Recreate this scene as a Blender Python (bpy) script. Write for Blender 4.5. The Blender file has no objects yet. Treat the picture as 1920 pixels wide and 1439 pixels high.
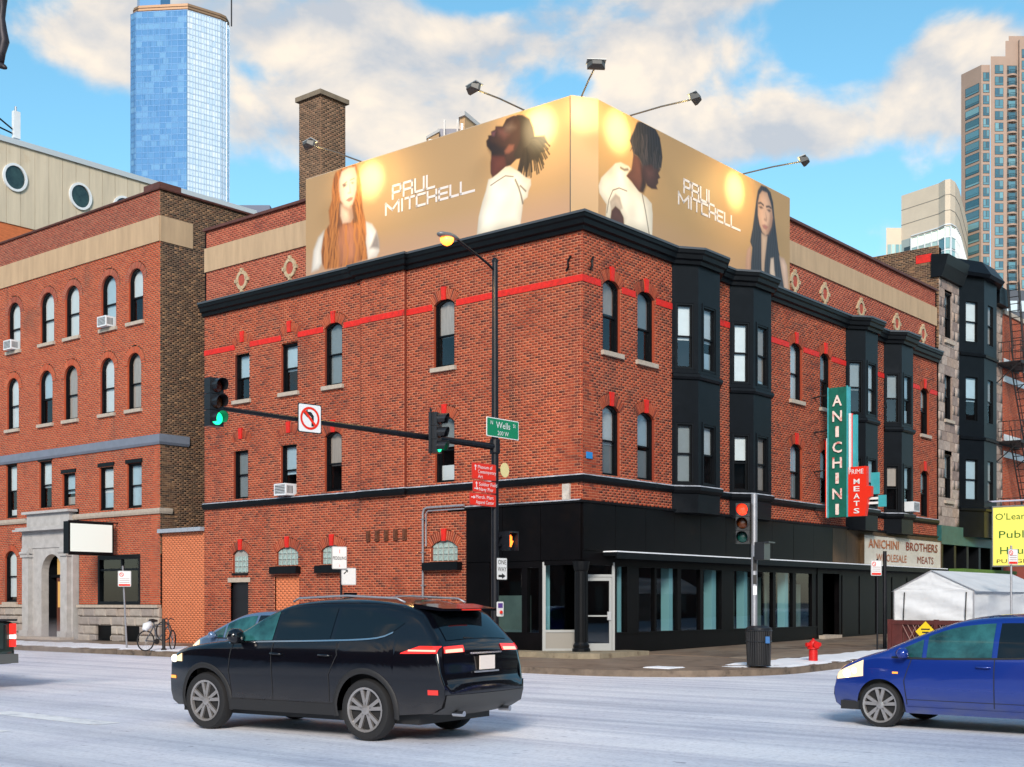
import bpy, bmesh, math, random
import numpy as np
from mathutils import Vector, Matrix
R = math.radians
random.seed(7)
rng = np.random.default_rng(7)
sc = bpy.context.scene
col = sc.collection

# ------------------------------------------------------------------ camera
cam = bpy.data.cameras.new('camera')
cam.sensor_width = 36.0
cam.lens = 45.0
cam.shift_y = 410.5 / 1920
cam.clip_start = 0.1
cam.clip_end = 8000
camo = bpy.data.objects.new('camera', cam)
camo.location = (0, 0, 1.7)
camo.rotation_euler = (R(90), 0, 0)
col.objects.link(camo)
sc.camera = camo

# ------------------------------------------------------------------ sky, sun, exposure
SUN_EL, SUN_ROT = R(27), R(184)
world = bpy.data.worlds.new('World')
sc.world = world
world.use_nodes = True
wn, wl = world.node_tree.nodes, world.node_tree.links
wn.clear()
def wnode(t, **k):
    n = wn.new(t)
    for a, b in k.items():
        setattr(n, a, b)
    return n
def wmath(op, a, b=None, c=None):
    n = wnode('ShaderNodeMath', operation=op)
    for i, x in enumerate((a, b, c)):
        if x is None:
            continue
        if isinstance(x, (int, float)):
            n.inputs[i].default_value = x
        else:
            wl.new(x, n.inputs[i])
    return n.outputs[0]
def build_sky():
    sky = wnode('ShaderNodeTexSky', sky_type='NISHITA', sun_disc=False, sun_elevation=SUN_EL, sun_rotation=SUN_ROT,
                altitude=200, air_density=1.0, dust_density=0.6, ozone_density=2.5)
    hs = wnode('ShaderNodeHueSaturation')
    hs.inputs['Hue'].default_value = 0.474
    hs.inputs['Saturation'].default_value = 1.12
    hs.inputs['Value'].default_value = 1.0
    wl.new(sky.outputs[0], hs.inputs['Color'])
    bg = wnode('ShaderNodeBackground')
    bg.inputs['Strength'].default_value = 0.12
    wl.new(hs.outputs[0], bg.inputs['Color'])
    tc = wnode('ShaderNodeTexCoord')
    sep = wnode('ShaderNodeSeparateXYZ')
    wl.new(tc.outputs['Generated'], sep.inputs[0])
    x, y, z = sep.outputs
    az = wmath('ARCTAN2', x, y)
    el = wmath('ARCSINE', z)
    # billowy noise on the dome, sampled a second time a little higher up so that cloud tops catch the light
    def puff(de):
        comb = wnode('ShaderNodeCombineXYZ')
        wl.new(wmath('MULTIPLY', az, 9.5), comb.inputs[0])
        wl.new(wmath('MULTIPLY_ADD', el, 14.0, de * 14.0), comb.inputs[1])
        comb.inputs[2].default_value = 3.7
        nz = wnode('ShaderNodeTexNoise')
        nz.inputs['Scale'].default_value = 1.0
        nz.inputs['Detail'].default_value = 7
        nz.inputs['Roughness'].default_value = 0.52
        nz.inputs['Distortion'].default_value = 0.25
        wl.new(comb.outputs[0], nz.inputs['Vector'])
        return nz.outputs[0]
    n0, n1 = puff(0.0), puff(0.022)
    # cloud banks: (azimuth, elevation, half width, half height, amount), all round the sky
    banks = [(-17.6, 22.9, 4.0, 1.9, .34), (-7.6, 23.9, 5.6, 1.9, .36), (-5.0, 21.0, 5.5, 1.8, .26), (-10.5, 19.6, 4.5, 1.7, .20), (5.7, 23.2, 6.2, 2.3, .34), (10.0, 25.6, 4.4, .9, .32),
             (18.6, 21.2, 3.6, 2.3, .42), (11.8, 19.4, 5.2, 1.5, .32), (3.0, 19.5, 5.0, 1.4, .16), (-19.5, 19.0, 5.0, 1.5, -.22), (2.7, 21.9, 1.8, .6, -.16), (14.6, 23.6, 2.6, 1.3, -.26), (-1.0, 25.3, 2.0, .8, -.2),
             (18.0, 25.6, 4.0, 1.2, -.3), (-12.5, 27.2, 5.0, .8, .2),
             (60, 24, 22, 6, .2), (-55, 20, 20, 6, .2), (110, 30, 25, 8, .2), (-115, 28, 28, 8, .2), (165, 34, 25, 7, .15), (30, 14, 8, 3, .12), (-32, 22, 7, 3, .25)]
    tot = None
    for a0, e0, wa, we, amt in banks:
        da = wmath('DIVIDE', wmath('SUBTRACT', az, R(a0)), R(wa))
        de = wmath('DIVIDE', wmath('SUBTRACT', el, R(e0)), R(we))
        q = wmath('ADD', wmath('MULTIPLY', da, da), wmath('MULTIPLY', de, de))
        g = wmath('MULTIPLY', wmath('EXPONENT', wmath('MULTIPLY', q, -1.0)), amt)
        tot = g if tot is None else wmath('ADD', tot, g)
    dens = wmath('ADD', wmath('MULTIPLY', n0, 0.85), tot)
    mr = wnode('ShaderNodeMapRange', interpolation_type='SMOOTHSTEP')
    mr.inputs['From Min'].default_value = 0.475
    mr.inputs['From Max'].default_value = 0.64
    wl.new(dens, mr.inputs['Value'])
    mask = wmath('MULTIPLY', mr.outputs[0], 0.95)
    lit = wmath('MULTIPLY_ADD', wmath('SUBTRACT', n0, n1), 2.6, 0.52)
    ramp = wnode('ShaderNodeValToRGB')
    ramp.color_ramp.elements[0].position = 0.20
    ramp.color_ramp.elements[0].color = (0.54, 0.57, 0.62, 1)
    ramp.color_ramp.elements[1].position = 0.85
    ramp.color_ramp.elements[1].color = (1.0, 0.87, 0.72, 1)
    wl.new(lit, ramp.inputs[0])
    cb = wnode('ShaderNodeBackground')
    cb.inputs['Strength'].default_value = 0.63
    wl.new(ramp.outputs[0], cb.inputs['Color'])
    mix = wnode('ShaderNodeMixShader')
    wl.new(mask, mix.inputs[0])
    wl.new(bg.outputs[0], mix.inputs[1])
    wl.new(cb.outputs[0], mix.inputs[2])
    out = wnode('ShaderNodeOutputWorld')
    wl.new(mix.outputs[0], out.inputs[0])
build_sky()
sun = bpy.data.lights.new('sun', 'SUN')
sun.energy = 2.2
sun.angle = R(15)
sun.color = (1.0, 0.88, 0.76)
suno = bpy.data.objects.new('sun', sun)
sd = Vector((math.sin(SUN_ROT) * math.cos(SUN_EL), math.cos(SUN_ROT) * math.cos(SUN_EL), math.sin(SUN_EL)))
suno.rotation_euler = sd.to_track_quat('Z', 'Y').to_euler()
suno.location = (0, -20, 40)
col.objects.link(suno)
sc.view_settings.view_transform = 'Standard'
sc.view_settings.look = 'None'
sc.view_settings.exposure = 0.80
sc.view_settings.gamma = 1.0
sc.view_settings.use_curve_mapping = False
sc.cycles.max_bounces = 6
sc.cycles.diffuse_bounces = 3
sc.cycles.glossy_bounces = 3
sc.cycles.transparent_max_bounces = 8
sc.cycles.use_denoising = True
sc.cycles.caustics_reflective = False
sc.cycles.caustics_refractive = False

# ------------------------------------------------------------------ street frame: v runs right along the side street, u runs left along the avenue
CA = R(50.3)
CX, CY = 1.925, 35.0
vx, vy = math.cos(CA), math.sin(CA)
def W(v, u, z=0.0):
    return (CX + v * vx - u * vy, CY + v * vy + u * vx, z)
def pave(v):
    return 0.22 + 0.012 * max(v, 0)

class Fr:
    """wall frame: a runs right as seen from outside, n outward, z up"""
    def __init__(s, o, d):
        l = math.hypot(*d)
        s.o, s.d = o, (d[0] / l, d[1] / l)
        s.n = (s.d[1], -s.d[0])
    def p(s, a, n, z):
        return (s.o[0] + a * s.d[0] + n * s.n[0], s.o[1] + a * s.d[1] + n * s.n[1], s.o[2] + z)
XY = Fr((0, 0, 0), (1, 0))          # a = x, n = -y
FRt = Fr((0, 0, 0), (1, 0))         # right facade: a = v
FLt = Fr((0, 0, 0), (0, -1))        # left facade: a = -u

class MB:
    def __init__(s):
        s.v, s.f, s.m = [], [], []
    def add(s, vs, fs, m=0):
        b = len(s.v)
        s.v.extend(vs)
        for f in fs:
            s.f.append(tuple(i + b for i in f))
            s.m.append(m)
        return s
    def box(s, fr, a0, a1, n0, n1, z0, z1, m=0):
        P = [fr.p(a, n, z) for z in (z0, z1) for n in (n0, n1) for a in (a0, a1)]
        return s.add(P, [(0, 1, 3, 2), (4, 6, 7, 5), (2, 3, 7, 6), (0, 4, 5, 1), (1, 5, 7, 3), (0, 2, 6, 4)], m)
    def b(s, x0, x1, y0, y1, z0, z1, m=0):
        return s.box(XY, x0, x1, -y1, -y0, z0, z1, m)
    def prism(s, fr, pts, n0, n1, m=0):
        k = len(pts)
        P = [fr.p(a, n0, z) for a, z in pts] + [fr.p(a, n1, z) for a, z in pts]
        return s.add(P, [tuple(range(k))[::-1], tuple(range(k, 2 * k))] + [(i, (i + 1) % k, k + (i + 1) % k, k + i) for i in range(k)], m)
    def hprism(s, pts, z0, z1, m=0):
        k = len(pts)
        P = [(x, y, z0) for x, y in pts] + [(x, y, z1) for x, y in pts]
        return s.add(P, [tuple(range(k))[::-1], tuple(range(k, 2 * k))] + [(i, (i + 1) % k, k + (i + 1) % k, k + i) for i in range(k)], m)
    def quad(s, a, b, c, d, m=0):
        return s.add([a, b, c, d], [(0, 1, 2, 3)], m)
    def tube(s, pts, r, seg=8, m=0, cap=True):
        pts = [Vector(p) for p in pts]
        rs = r if isinstance(r, (list, tuple)) else [r] * len(pts)
        V, Fc = [], []
        ref = None
        for i, p in enumerate(pts):
            t = (pts[min(i + 1, len(pts) - 1)] - pts[max(i - 1, 0)]).normalized()
            if ref is None:
                ref = Vector((0, 0, 1)) if abs(t.z) < .9 else Vector((1, 0, 0))
            x = t.cross(ref).normalized()
            y = x.cross(t).normalized()
            ref = y
            for j in range(seg):
                a = 2 * math.pi * j / seg
                V.append(tuple(p + (x * math.cos(a) + y * math.sin(a)) * rs[i]))
        for i in range(len(pts) - 1):
            for j in range(seg):
                k = (j + 1) % seg
                Fc.append((i * seg + j, i * seg + k, (i + 1) * seg + k, (i + 1) * seg + j))
        if cap:
            Fc.append(tuple(range(seg))[::-1])
            Fc.append(tuple((len(pts) - 1) * seg + j for j in range(seg)))
        return s.add(V, Fc, m)
    def lathe(s, c, prof, seg=16, m=0, axis='z'):
        V, Fc = [], []
        for r, h in prof:
            for j in range(seg):
                a = 2 * math.pi * j / seg
                d = (r * math.cos(a), r * math.sin(a), h)
                if axis == 'y':
                    d = (d[0], d[2], d[1])
                elif axis == 'x':
                    d = (d[2], d[0], d[1])
                V.append((c[0] + d[0], c[1] + d[1], c[2] + d[2]))
        n = len(prof)
        for i in range(n - 1):
            for j in range(seg):
                k = (j + 1) % seg
                Fc.append((i * seg + j, i * seg + k, (i + 1) * seg + k, (i + 1) * seg + j))
        Fc.append(tuple(range(seg))[::-1])
        Fc.append(tuple((n - 1) * seg + j for j in range(seg)))
        return s.add(V, Fc, m)
    def sweep(s, path, prof, m=0, closed=False):
        """path [(x,y)], outward on the right hand; prof [(n,z)] closed outline"""
        n = len(path)
        V, Fc = [], []
        for i, p in enumerate(path):
            def nrm(a, b):
                dx, dy = b[0] - a[0], b[1] - a[1]
                l = math.hypot(dx, dy)
                return (dy / l, -dx / l)
            n1 = nrm(path[i - 1], p) if (i > 0 or closed) else None
            n2 = nrm(p, path[(i + 1) % n]) if (i < n - 1 or closed) else None
            n1 = n1 or n2
            n2 = n2 or n1
            k = 1 + n1[0] * n2[0] + n1[1] * n2[1]
            mx, my = (n1[0] + n2[0]) / k, (n1[1] + n2[1]) / k
            for a, z in prof:
                V.append((p[0] + mx * a, p[1] + my * a, z))
        q = len(prof)
        for i in range(n - 1 if not closed else n):
            i2 = (i + 1) % n
            for j in range(q):
                k = (j + 1) % q
                Fc.append((i * q + j, i2 * q + j, i2 * q + k, i * q + k))
        if not closed:
            Fc.append(tuple(range(q)))
            Fc.append(tuple((n - 1) * q + j for j in range(q))[::-1])
        return s.add(V, Fc, m)
    def build(s, name, mats, root=None, parent=None, smooth=False, off=None, fix=True):
        me = bpy.data.meshes.new(name)
        o_ = off if off is not None else (OFF.get(root.name, (0, 0, 0)) if root is not None else (0, 0, 0))
        V = np.array(s.v, dtype=float) - np.array(o_, dtype=float) if s.v else np.zeros((0, 3))
        me.from_pydata(V.tolist(), [], s.f)
        if not isinstance(mats, (list, tuple)):
            mats = [mats]
        for m in mats:
            me.materials.append(m)
        if len(mats) > 1:
            me.polygons.foreach_set('material_index', s.m)
        if fix:
            bm = bmesh.new()
            bm.from_mesh(me)
            bmesh.ops.recalc_face_normals(bm, faces=bm.faces)
            bm.to_mesh(me)
            bm.free()
        if smooth:
            me.polygons.foreach_set('use_smooth', [True] * len(me.polygons))
            if isinstance(smooth, float):
                me.set_sharp_from_angle(angle=R(smooth))
        me.update()
        ob = bpy.data.objects.new(name, me)
        col.objects.link(ob)
        pr = parent if parent is not None else root
        if pr is not None:
            ob.parent = pr
        return ob
OFF = {}
def tag(o, label, cat, group=None):
    o['label'] = label
    o['category'] = cat
    if group:
        o['group'] = group
    return o
def thing(name, label, cat, v=0, u=0, z=0, rot=None, group=None, street=True):
    """an Empty at the base of a thing; its parts are given in the street frame and made local here"""
    o = bpy.data.objects.new(name, None)
    o.empty_display_size = 0.3
    col.objects.link(o)
    if street:
        o.location = W(v, u, z)
        o.rotation_euler = (0, 0, CA if rot is None else rot)
        OFF[o.name] = (v, u, z) if rot is None else (0, 0, 0)
    else:
        o.location = (v, u, z)
        o.rotation_euler = (0, 0, rot or 0)
        OFF[o.name] = (0, 0, 0)
    return tag(o, label, cat, group)
def structure(o):
    o['kind'] = 'structure'
    return o
def stuff(o):
    o['kind'] = 'stuff'
    return o
def copy_tree(o, parent=None):
    c = o.copy()
    col.objects.link(c)
    c.parent = parent
    for ch in list(o.children):
        copy_tree(ch, c)
    return c

# ------------------------------------------------------------------ materials
def rgb(r, g, b):
    """0-255 display colour to linear"""
    return tuple(((c / 255) / 12.92 if c / 255 <= .04045 else ((c / 255 + .055) / 1.055) ** 2.4) for c in (r, g, b))
MATS = {}
def mat(name, c, rough=.6, metal=0.0, spec=.5, var=0.0, vs=3.0, bump=0.0, bs=40.0, emit=None, es=0.0, isl=None, stain=None, coat=0.0, alpha=None, streak=None, soot=None, grime=None):
    if name in MATS:
        return MATS[name]
    m = bpy.data.materials.new(name)
    m.use_nodes = True
    nt = m.node_tree
    N, L = nt.nodes, nt.links
    p = N['Principled BSDF']
    p.inputs['Base Color'].default_value = (*c, 1)
    p.inputs['Roughness'].default_value = rough
    p.inputs['Metallic'].default_value = metal
    p.inputs['Specular IOR Level'].default_value = spec
    if coat:
        p.inputs['Coat Weight'].default_value = coat
        p.inputs['Coat Roughness'].default_value = .04
    if emit:
        p.inputs['Emission Color'].default_value = (*emit, 1)
        p.inputs['Emission Strength'].default_value = es
    tc = N.new('ShaderNodeTexCoord')
    src = None
    def mixc(fac, a, b, mode='MIX'):
        x = N.new('ShaderNodeMix')
        x.data_type = 'RGBA'
        x.blend_type = mode
        for s_, val in ((0, fac), (6, a), (7, b)):
            if isinstance(val, (int, float)):
                x.inputs[s_].default_value = val
            elif isinstance(val, tuple):
                x.inputs[s_].default_value = (*val, 1)
            else:
                L.new(val, x.inputs[s_])
        return x.outputs[2]
    if isl:                                     # one colour per brick or stone
        g = N.new('ShaderNodeNewGeometry')
        oi = N.new('ShaderNodeObjectInfo')
        ad = N.new('ShaderNodeMath')
        L.new(g.outputs['Random Per Island'], ad.inputs[0])
        L.new(oi.outputs['Random'], ad.inputs[1])
        fr = N.new('ShaderNodeMath')
        fr.operation = 'FRACT'
        L.new(ad.outputs[0], fr.inputs[0])
        rp = N.new('ShaderNodeValToRGB')
        rp.color_ramp.interpolation = 'LINEAR'
        els = rp.color_ramp.elements
        while len(els) < len(isl):
            els.new(.5)
        for i, cc in enumerate(isl):
            els[i].position = i / (len(isl) - 1)
            els[i].color = (*cc, 1)
        L.new(fr.outputs[0], rp.inputs[0])
        src = rp.outputs[0]
    if var:
        nz = N.new('ShaderNodeTexNoise')
        nz.inputs['Scale'].default_value = vs
        nz.inputs['Detail'].default_value = 5
        nz.inputs['Roughness'].default_value = .65
        if streak:
            mp = N.new('ShaderNodeMapping')
            mp.inputs['Scale'].default_value = streak
            L.new(tc.outputs['Object'], mp.inputs[0])
            L.new(mp.outputs[0], nz.inputs['Vector'])
        else:
            L.new(tc.outputs['Object'], nz.inputs['Vector'])
        mr = N.new('ShaderNodeMapRange')
        mr.inputs['From Min'].default_value = .28
        mr.inputs['From Max'].default_value = .72
        mr.inputs['To Min'].default_value = 1 - var
        mr.inputs['To Max'].default_value = 1 + var
        L.new(nz.outputs[0], mr.inputs[0])
        cmb = N.new('ShaderNodeCombineColor')
        for i in range(3):
            L.new(mr.outputs[0], cmb.inputs[i])
        src = mixc(1.0, src if src is not None else tuple(c), cmb.outputs[0], 'MULTIPLY')
    if stain:                                   # stain = (colour, scale, amount, threshold)
        nz = N.new('ShaderNodeTexNoise')
        nz.inputs['Scale'].default_value = stain[1]
        nz.inputs['Detail'].default_value = 6
        nz.inputs['Roughness'].default_value = .7
        gp = N.new('ShaderNodeNewGeometry')
        L.new(gp.outputs['Position'], nz.inputs['Vector'])
        mr = N.new('ShaderNodeMapRange')
        mr.interpolation_type = 'SMOOTHSTEP'
        mr.inputs['From Min'].default_value = stain[3]
        mr.inputs['From Max'].default_value = stain[3] + .16
        mr.inputs['To Max'].default_value = stain[2]
        L.new(nz.outputs[0], mr.inputs[0])
        src = mixc(mr.outputs[0], src if src is not None else tuple(c), tuple(stain[0]))
    if soot:                                    # rain-washed dirt in upright runs: (colour, amount, threshold)
        nz = N.new('ShaderNodeTexNoise')
        nz.inputs['Scale'].default_value = 1.0
        nz.inputs['Detail'].default_value = 5
        nz.inputs['Roughness'].default_value = .6
        gp = N.new('ShaderNodeNewGeometry')
        mp = N.new('ShaderNodeMapping')
        mp.inputs['Scale'].default_value = (1.3, 1.3, .16)
        L.new(gp.outputs['Position'], mp.inputs[0])
        L.new(mp.outputs[0], nz.inputs['Vector'])
        mr = N.new('ShaderNodeMapRange')
        mr.interpolation_type = 'SMOOTHSTEP'
        mr.inputs['From Min'].default_value = soot[2]
        mr.inputs['From Max'].default_value = soot[2] + .14
        mr.inputs['To Max'].default_value = soot[1]
        L.new(nz.outputs[0], mr.inputs[0])
        src = mixc(mr.outputs[0], src if src is not None else tuple(c), tuple(soot[0]))
    if grime:                                   # dried road salt on the lower flanks: (colour, full below, none above)
        sx = N.new('ShaderNodeSeparateXYZ')
        L.new(tc.outputs['Object'], sx.inputs[0])
        nz = N.new('ShaderNodeTexNoise')
        nz.inputs['Scale'].default_value = 7
        nz.inputs['Detail'].default_value = 6
        mp = N.new('ShaderNodeMapping')
        mp.inputs['Scale'].default_value = (.45, 1, 1)
        L.new(tc.outputs['Object'], mp.inputs[0])
        L.new(mp.outputs[0], nz.inputs['Vector'])
        mr = N.new('ShaderNodeMapRange')
        mr.inputs['From Min'].default_value = grime[2]
        mr.inputs['From Max'].default_value = grime[1]
        L.new(sx.outputs[2], mr.inputs[0])
        ml = N.new('ShaderNodeMath')
        ml.operation = 'MULTIPLY'
        L.new(mr.outputs[0], ml.inputs[0])
        L.new(nz.outputs[0], ml.inputs[1])
        src = mixc(ml.outputs[0], src if src is not None else tuple(c), tuple(grime[0]))
        rr = N.new('ShaderNodeMapRange')
        rr.inputs['To Min'].default_value = rough
        rr.inputs['To Max'].default_value = .7
        L.new(ml.outputs[0], rr.inputs[0])
        L.new(rr.outputs[0], p.inputs['Roughness'])
    if src is not None:
        L.new(src, p.inputs['Base Color'])
    if bump:
        nz = N.new('ShaderNodeTexNoise')
        nz.inputs['Scale'].default_value = bs
        nz.inputs['Detail'].default_value = 4
        L.new(tc.outputs['Object'], nz.inputs['Vector'])
        bp = N.new('ShaderNodeBump')
        bp.inputs['Strength'].default_value = bump
        bp.inputs['Distance'].default_value = .02
        L.new(nz.outputs[0], bp.inputs['Height'])
        L.new(bp.outputs[0], p.inputs['Normal'])
    MATS[name] = m
    return m
def glassmat(name, tint, refl=.35, rough=.03, bump=0.0):
    """thin pane: see-through tint plus sky reflection"""
    if name in MATS:
        return MATS[name]
    m = bpy.data.materials.new(name)
    m.use_nodes = True
    N, L = m.node_tree.nodes, m.node_tree.links
    N.remove(N['Principled BSDF'])
    t = N.new('ShaderNodeBsdfTransparent')
    t.inputs[0].default_value = (*tint, 1)
    g = N.new('ShaderNodeBsdfGlossy')
    g.inputs['Roughness'].default_value = rough
    g.inputs['Color'].default_value = (.9, .95, 1, 1)
    fz = N.new('ShaderNodeLayerWeight')
    fz.inputs['Blend'].default_value = .25
    mr = N.new('ShaderNodeMapRange')
    mr.inputs['To Min'].default_value = refl
    mr.inputs['To Max'].default_value = min(1, refl + .38)
    L.new(fz.outputs['Fresnel'], mr.inputs[0])
    x = N.new('ShaderNodeMixShader')
    L.new(mr.outputs[0], x.inputs[0])
    L.new(t.outputs[0], x.inputs[1])
    L.new(g.outputs[0], x.inputs[2])
    if bump:
        tc = N.new('ShaderNodeTexCoord')
        nz = N.new('ShaderNodeTexNoise')
        nz.inputs['Scale'].default_value = 1.6
        L.new(tc.outputs['Object'], nz.inputs['Vector'])
        bp = N.new('ShaderNodeBump')
        bp.inputs['Strength'].default_value = bump
        bp.inputs['Distance'].default_value = .05
        L.new(nz.outputs[0], bp.inputs['Height'])
        L.new(bp.outputs[0], g.inputs['Normal'])
    L.new(x.outputs[0], N['Material Output'].inputs[0])
    MATS[name] = m
    return m
BRICK = mat('red_brick', (.4, .1, .05), .85, isl=[(.29, .042, .014), (.34, .056, .018), (.23, .031, .011), (.37, .070, .024), (.28, .039, .014), (.10, .018, .010), (.32, .049, .016)],
            var=.16, vs=18, stain=((.09, .030, .022), .45, .66, .54), soot=((.055, .022, .018), .6, .55))
BRICK2 = mat('orange_brick', (.4, .1, .05), .85, isl=[(.42, .070, .025), (.48, .088, .031), (.38, .058, .022), (.50, .102, .038), (.31, .047, .019)],
             var=.14, vs=18, stain=((.12, .042, .032), .35, .6, .54), soot=((.08, .03, .024), .5, .57))
BRICKC = mat('common_brick', (.2, .12, .07), .9, isl=[(.085, .042, .024), (.04, .024, .018), (.17, .088, .045), (.022, .015, .012), (.24, .13, .066), (.055, .032, .02), (.13, .055, .03)],
             var=.2, vs=14, stain=((.38, .24, .13), .45, .55, .58))
BRICKP = mat('parapet_brick', (.3, .07, .04), .88, isl=[(.30, .058, .034), (.36, .075, .042), (.22, .042, .028), (.38, .095, .055), (.26, .05, .032)], var=.15, vs=16)
BRICKO = mat('painted_brick', rgb(205, 120, 80), .8, var=.08, vs=3, stain=((.16, .10, .075), .5, .35, .60))
BRICKD = mat('dark_chimney_brick', (.15, .09, .06), .9, isl=[(.12, .07, .045), (.19, .11, .065), (.07, .045, .03), (.24, .14, .085), (.15, .075, .045)], var=.2, vs=12)
MORTAR = mat('mortar', rgb(206, 138, 106), .95, var=.14, vs=5, stain=((.20, .11, .08), .6, .75, .50))
MORTARD = mat('dirty_mortar', rgb(156, 130, 106), .95, var=.2, vs=5)
REDP = mat('red_paint', rgb(205, 30, 16), .6, var=.25, vs=9, stain=((.16, .02, .012), 2.5, .7, .55))
BLACKW = mat('black_painted_wood', (.0035, .0045, .006), .45, spec=.2, var=.3, vs=6)
BLACKS = mat('black_slate_paint', (.0042, .0055, .0075), .42, spec=.14, var=.25, vs=2.5, stain=((.014, .016, .019), .8, .5, .56))
BLACKF = mat('black_fascia', (.003, .0025, .003), .4, spec=.12, var=.35, vs=2.0, stain=((.010, .006, .004), .7, .5, .56))
BROWNW = mat('brown_weathered_panel', (.085, .048, .020), .6, var=.35, vs=3, streak=(6, 6, .6))
STONE = mat('sill_limestone', rgb(172, 160, 146), .85, var=.18, vs=8)
BEIGE = mat('beige_render', rgb(176, 150, 120), .9, var=.16, vs=1.2, streak=(2.5, 2.5, .35))
STONEG = mat('grey_limestone', rgb(158, 152, 146), .85, var=.2, vs=5, isl=[rgb(150, 140, 132), rgb(168, 160, 150), rgb(140, 132, 128), rgb(160, 146, 134)], stain=((.16, .10, .06), 1.2, .5, .6))
SNOW = mat('snow', (.82, .86, .92), .7, var=.06, vs=5, bump=.5, bs=9)
INTER = mat('dark_interior', (.005, .0055, .007), .95, spec=.05)
BLIND = [mat('blind_sky_white', rgb(216, 222, 222), .8, var=.06, vs=3), mat('blind_grey', rgb(132, 140, 142), .8, var=.08, vs=3), mat('curtain', rgb(172, 160, 150), .85, var=.25, vs=5, streak=(9, 9, .4)), mat('blind_cool', rgb(178, 200, 210), .8, var=.05)]  # pale blind tones also stand in for sky reflected in the upper sashes
PANE = glassmat('window_pane', (.88, .92, .94), .06, .02, .03)
PANE2 = glassmat('shop_pane', (.84, .92, .93), .07, .02)
STEELG = mat('galvanised_steel', (.36, .37, .40), .45, .6, var=.15, vs=8)
POLEB = mat('black_pole_paint', (.007, .008, .012), .4, spec=.3, var=.3, vs=10)
ALU = mat('aluminium', (.55, .57, .58), .35, .7)
WHITEP = mat('white_paint', rgb(214, 220, 224), .5, var=.06, vs=5)
# ------------------------------------------------------------------ ground, road, pavement
def road_mat():
    m = bpy.data.materials.new('salted_asphalt')
    m.use_nodes = True
    N, L = m.node_tree.nodes, m.node_tree.links
    p = N['Principled BSDF']
    p.inputs['Roughness'].default_value = .62
    tc = N.new('ShaderNodeTexCoord')
    def noise(scale, vec, detail=6, rough=.6):
        n = N.new('ShaderNodeTexNoise')
        n.inputs['Scale'].default_value = scale
        n.inputs['Detail'].default_value = detail
        n.inputs['Roughness'].default_value = rough
        L.new(vec, n.inputs['Vector'])
        return n.outputs[0]
    def mapped(s):
        mp = N.new('ShaderNodeMapping')
        mp.inputs['Scale'].default_value = s
        L.new(tc.outputs['Object'], mp.inputs[0])
        return mp.outputs[0]
    def ramp(f, pts):
        r = N.new('ShaderNodeValToRGB')
        e = r.color_ramp.elements
        while len(e) < len(pts):
            e.new(.5)
        for i, (a, c) in enumerate(pts):
            e[i].position = a
            e[i].color = (*c, 1)
        L.new(f, r.inputs[0])
        return r.outputs[0]
    def mix(a, b, mode, fac=1.0):
        x = N.new('ShaderNodeMix')
        x.data_type = 'RGBA'
        x.blend_type = mode
        x.inputs[0].default_value = fac
        L.new(a, x.inputs[6])
        L.new(b, x.inputs[7])
        return x.outputs[2]
    track = ramp(noise(1.0, mapped((.75, .045, 1)), 5, .6), [(.26, (.53, .56, .64)), (.42, (.69, .72, .80)), (.56, (.80, .82, .89)), (.74, (.90, .91, .96))])
    blot = ramp(noise(.35, tc.outputs['Object'], 6, .65), [(.30, (.80, .81, .86)), (.55, (1, 1, 1)), (.8, (1.08, 1.06, 1.04))])
    grit = ramp(noise(14, tc.outputs['Object'], 5, .75), [(.30, (.72, .72, .74)), (.5, (1, 1, 1)), (.75, (1.12, 1.12, 1.12))])
    spec = ramp(noise(6.0, mapped((1, .45, 1)), 4, .6), [(.0, (1, 1, 1)), (.645, (1, 1, 1)), (.70, (.55, .55, .60))])
    tyre = ramp(noise(1.0, mapped((2.6, .03, 1)), 4, .55), [(.34, (.80, .81, .85)), (.50, (1, 1, 1)), (.68, (1.05, 1.05, 1.05))])
    c = mix(mix(mix(mix(track, blot, 'MULTIPLY'), grit, 'MULTIPLY'), spec, 'MULTIPLY'), tyre, 'MULTIPLY')
    L.new(c, p.inputs['Base Color'])
    bp = N.new('ShaderNodeBump')
    bp.inputs['Strength'].default_value = .35
    bp.inputs['Distance'].default_value = .015
    L.new(noise(30, tc.outputs['Object'], 4, .7), bp.inputs['Height'])
    L.new(bp.outputs[0], p.inputs['Normal'])
    return m
ROAD = road_mat()
CONC = mat('wet_concrete', rgb(128, 112, 98), .55, var=.28, vs=1.1, stain=((.05, .028, .02), .9, .7, .52), bump=.15, bs=20)
KERB = mat('kerb_stone', rgb(112, 98, 84), .7, var=.35, vs=3, stain=((.03, .022, .016), 2.2, .7, .52))

g = MB().quad((-3500, -3500, 0), (3500, -3500, 0), (3500, 3500, 0), (-3500, 3500, 0)).build('ground', mat('city_ground', (.16, .16, .17), .9, var=.2, vs=.02))
g.location = (0, 0, -.06)
structure(g)
rd = MB()
rv = [-70, -30, -4.5, 0, 10, 20, 40, 90]
ru = [-70, -30, -6.8, 0, 30, 90]
for i in range(len(rv) - 1):
    for j in range(len(ru) - 1):
        q = [(rv[i], ru[j]), (rv[i + 1], ru[j]), (rv[i + 1], ru[j + 1]), (rv[i], ru[j + 1])]
        rd.quad(*[(a, b, .012 * max(a, 0)) for a, b in q])
ro = rd.build('road', ROAD, fix=False)
ro.location = W(0, 0, 0)
ro.rotation_euler = (0, 0, CA)
structure(ro)
def kz(v):
    return .15 + .012 * max(v, 0)
KP = [(-4.3, 80.0)] + [(-4.3, float(u)) for u in range(40, -2, -3)]
for i in range(0, 11):
    a = math.pi + math.pi / 2 * i / 10
    KP.append((-.3 + 4.0 * math.cos(a), -2.6 + 4.0 * math.sin(a)))
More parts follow.
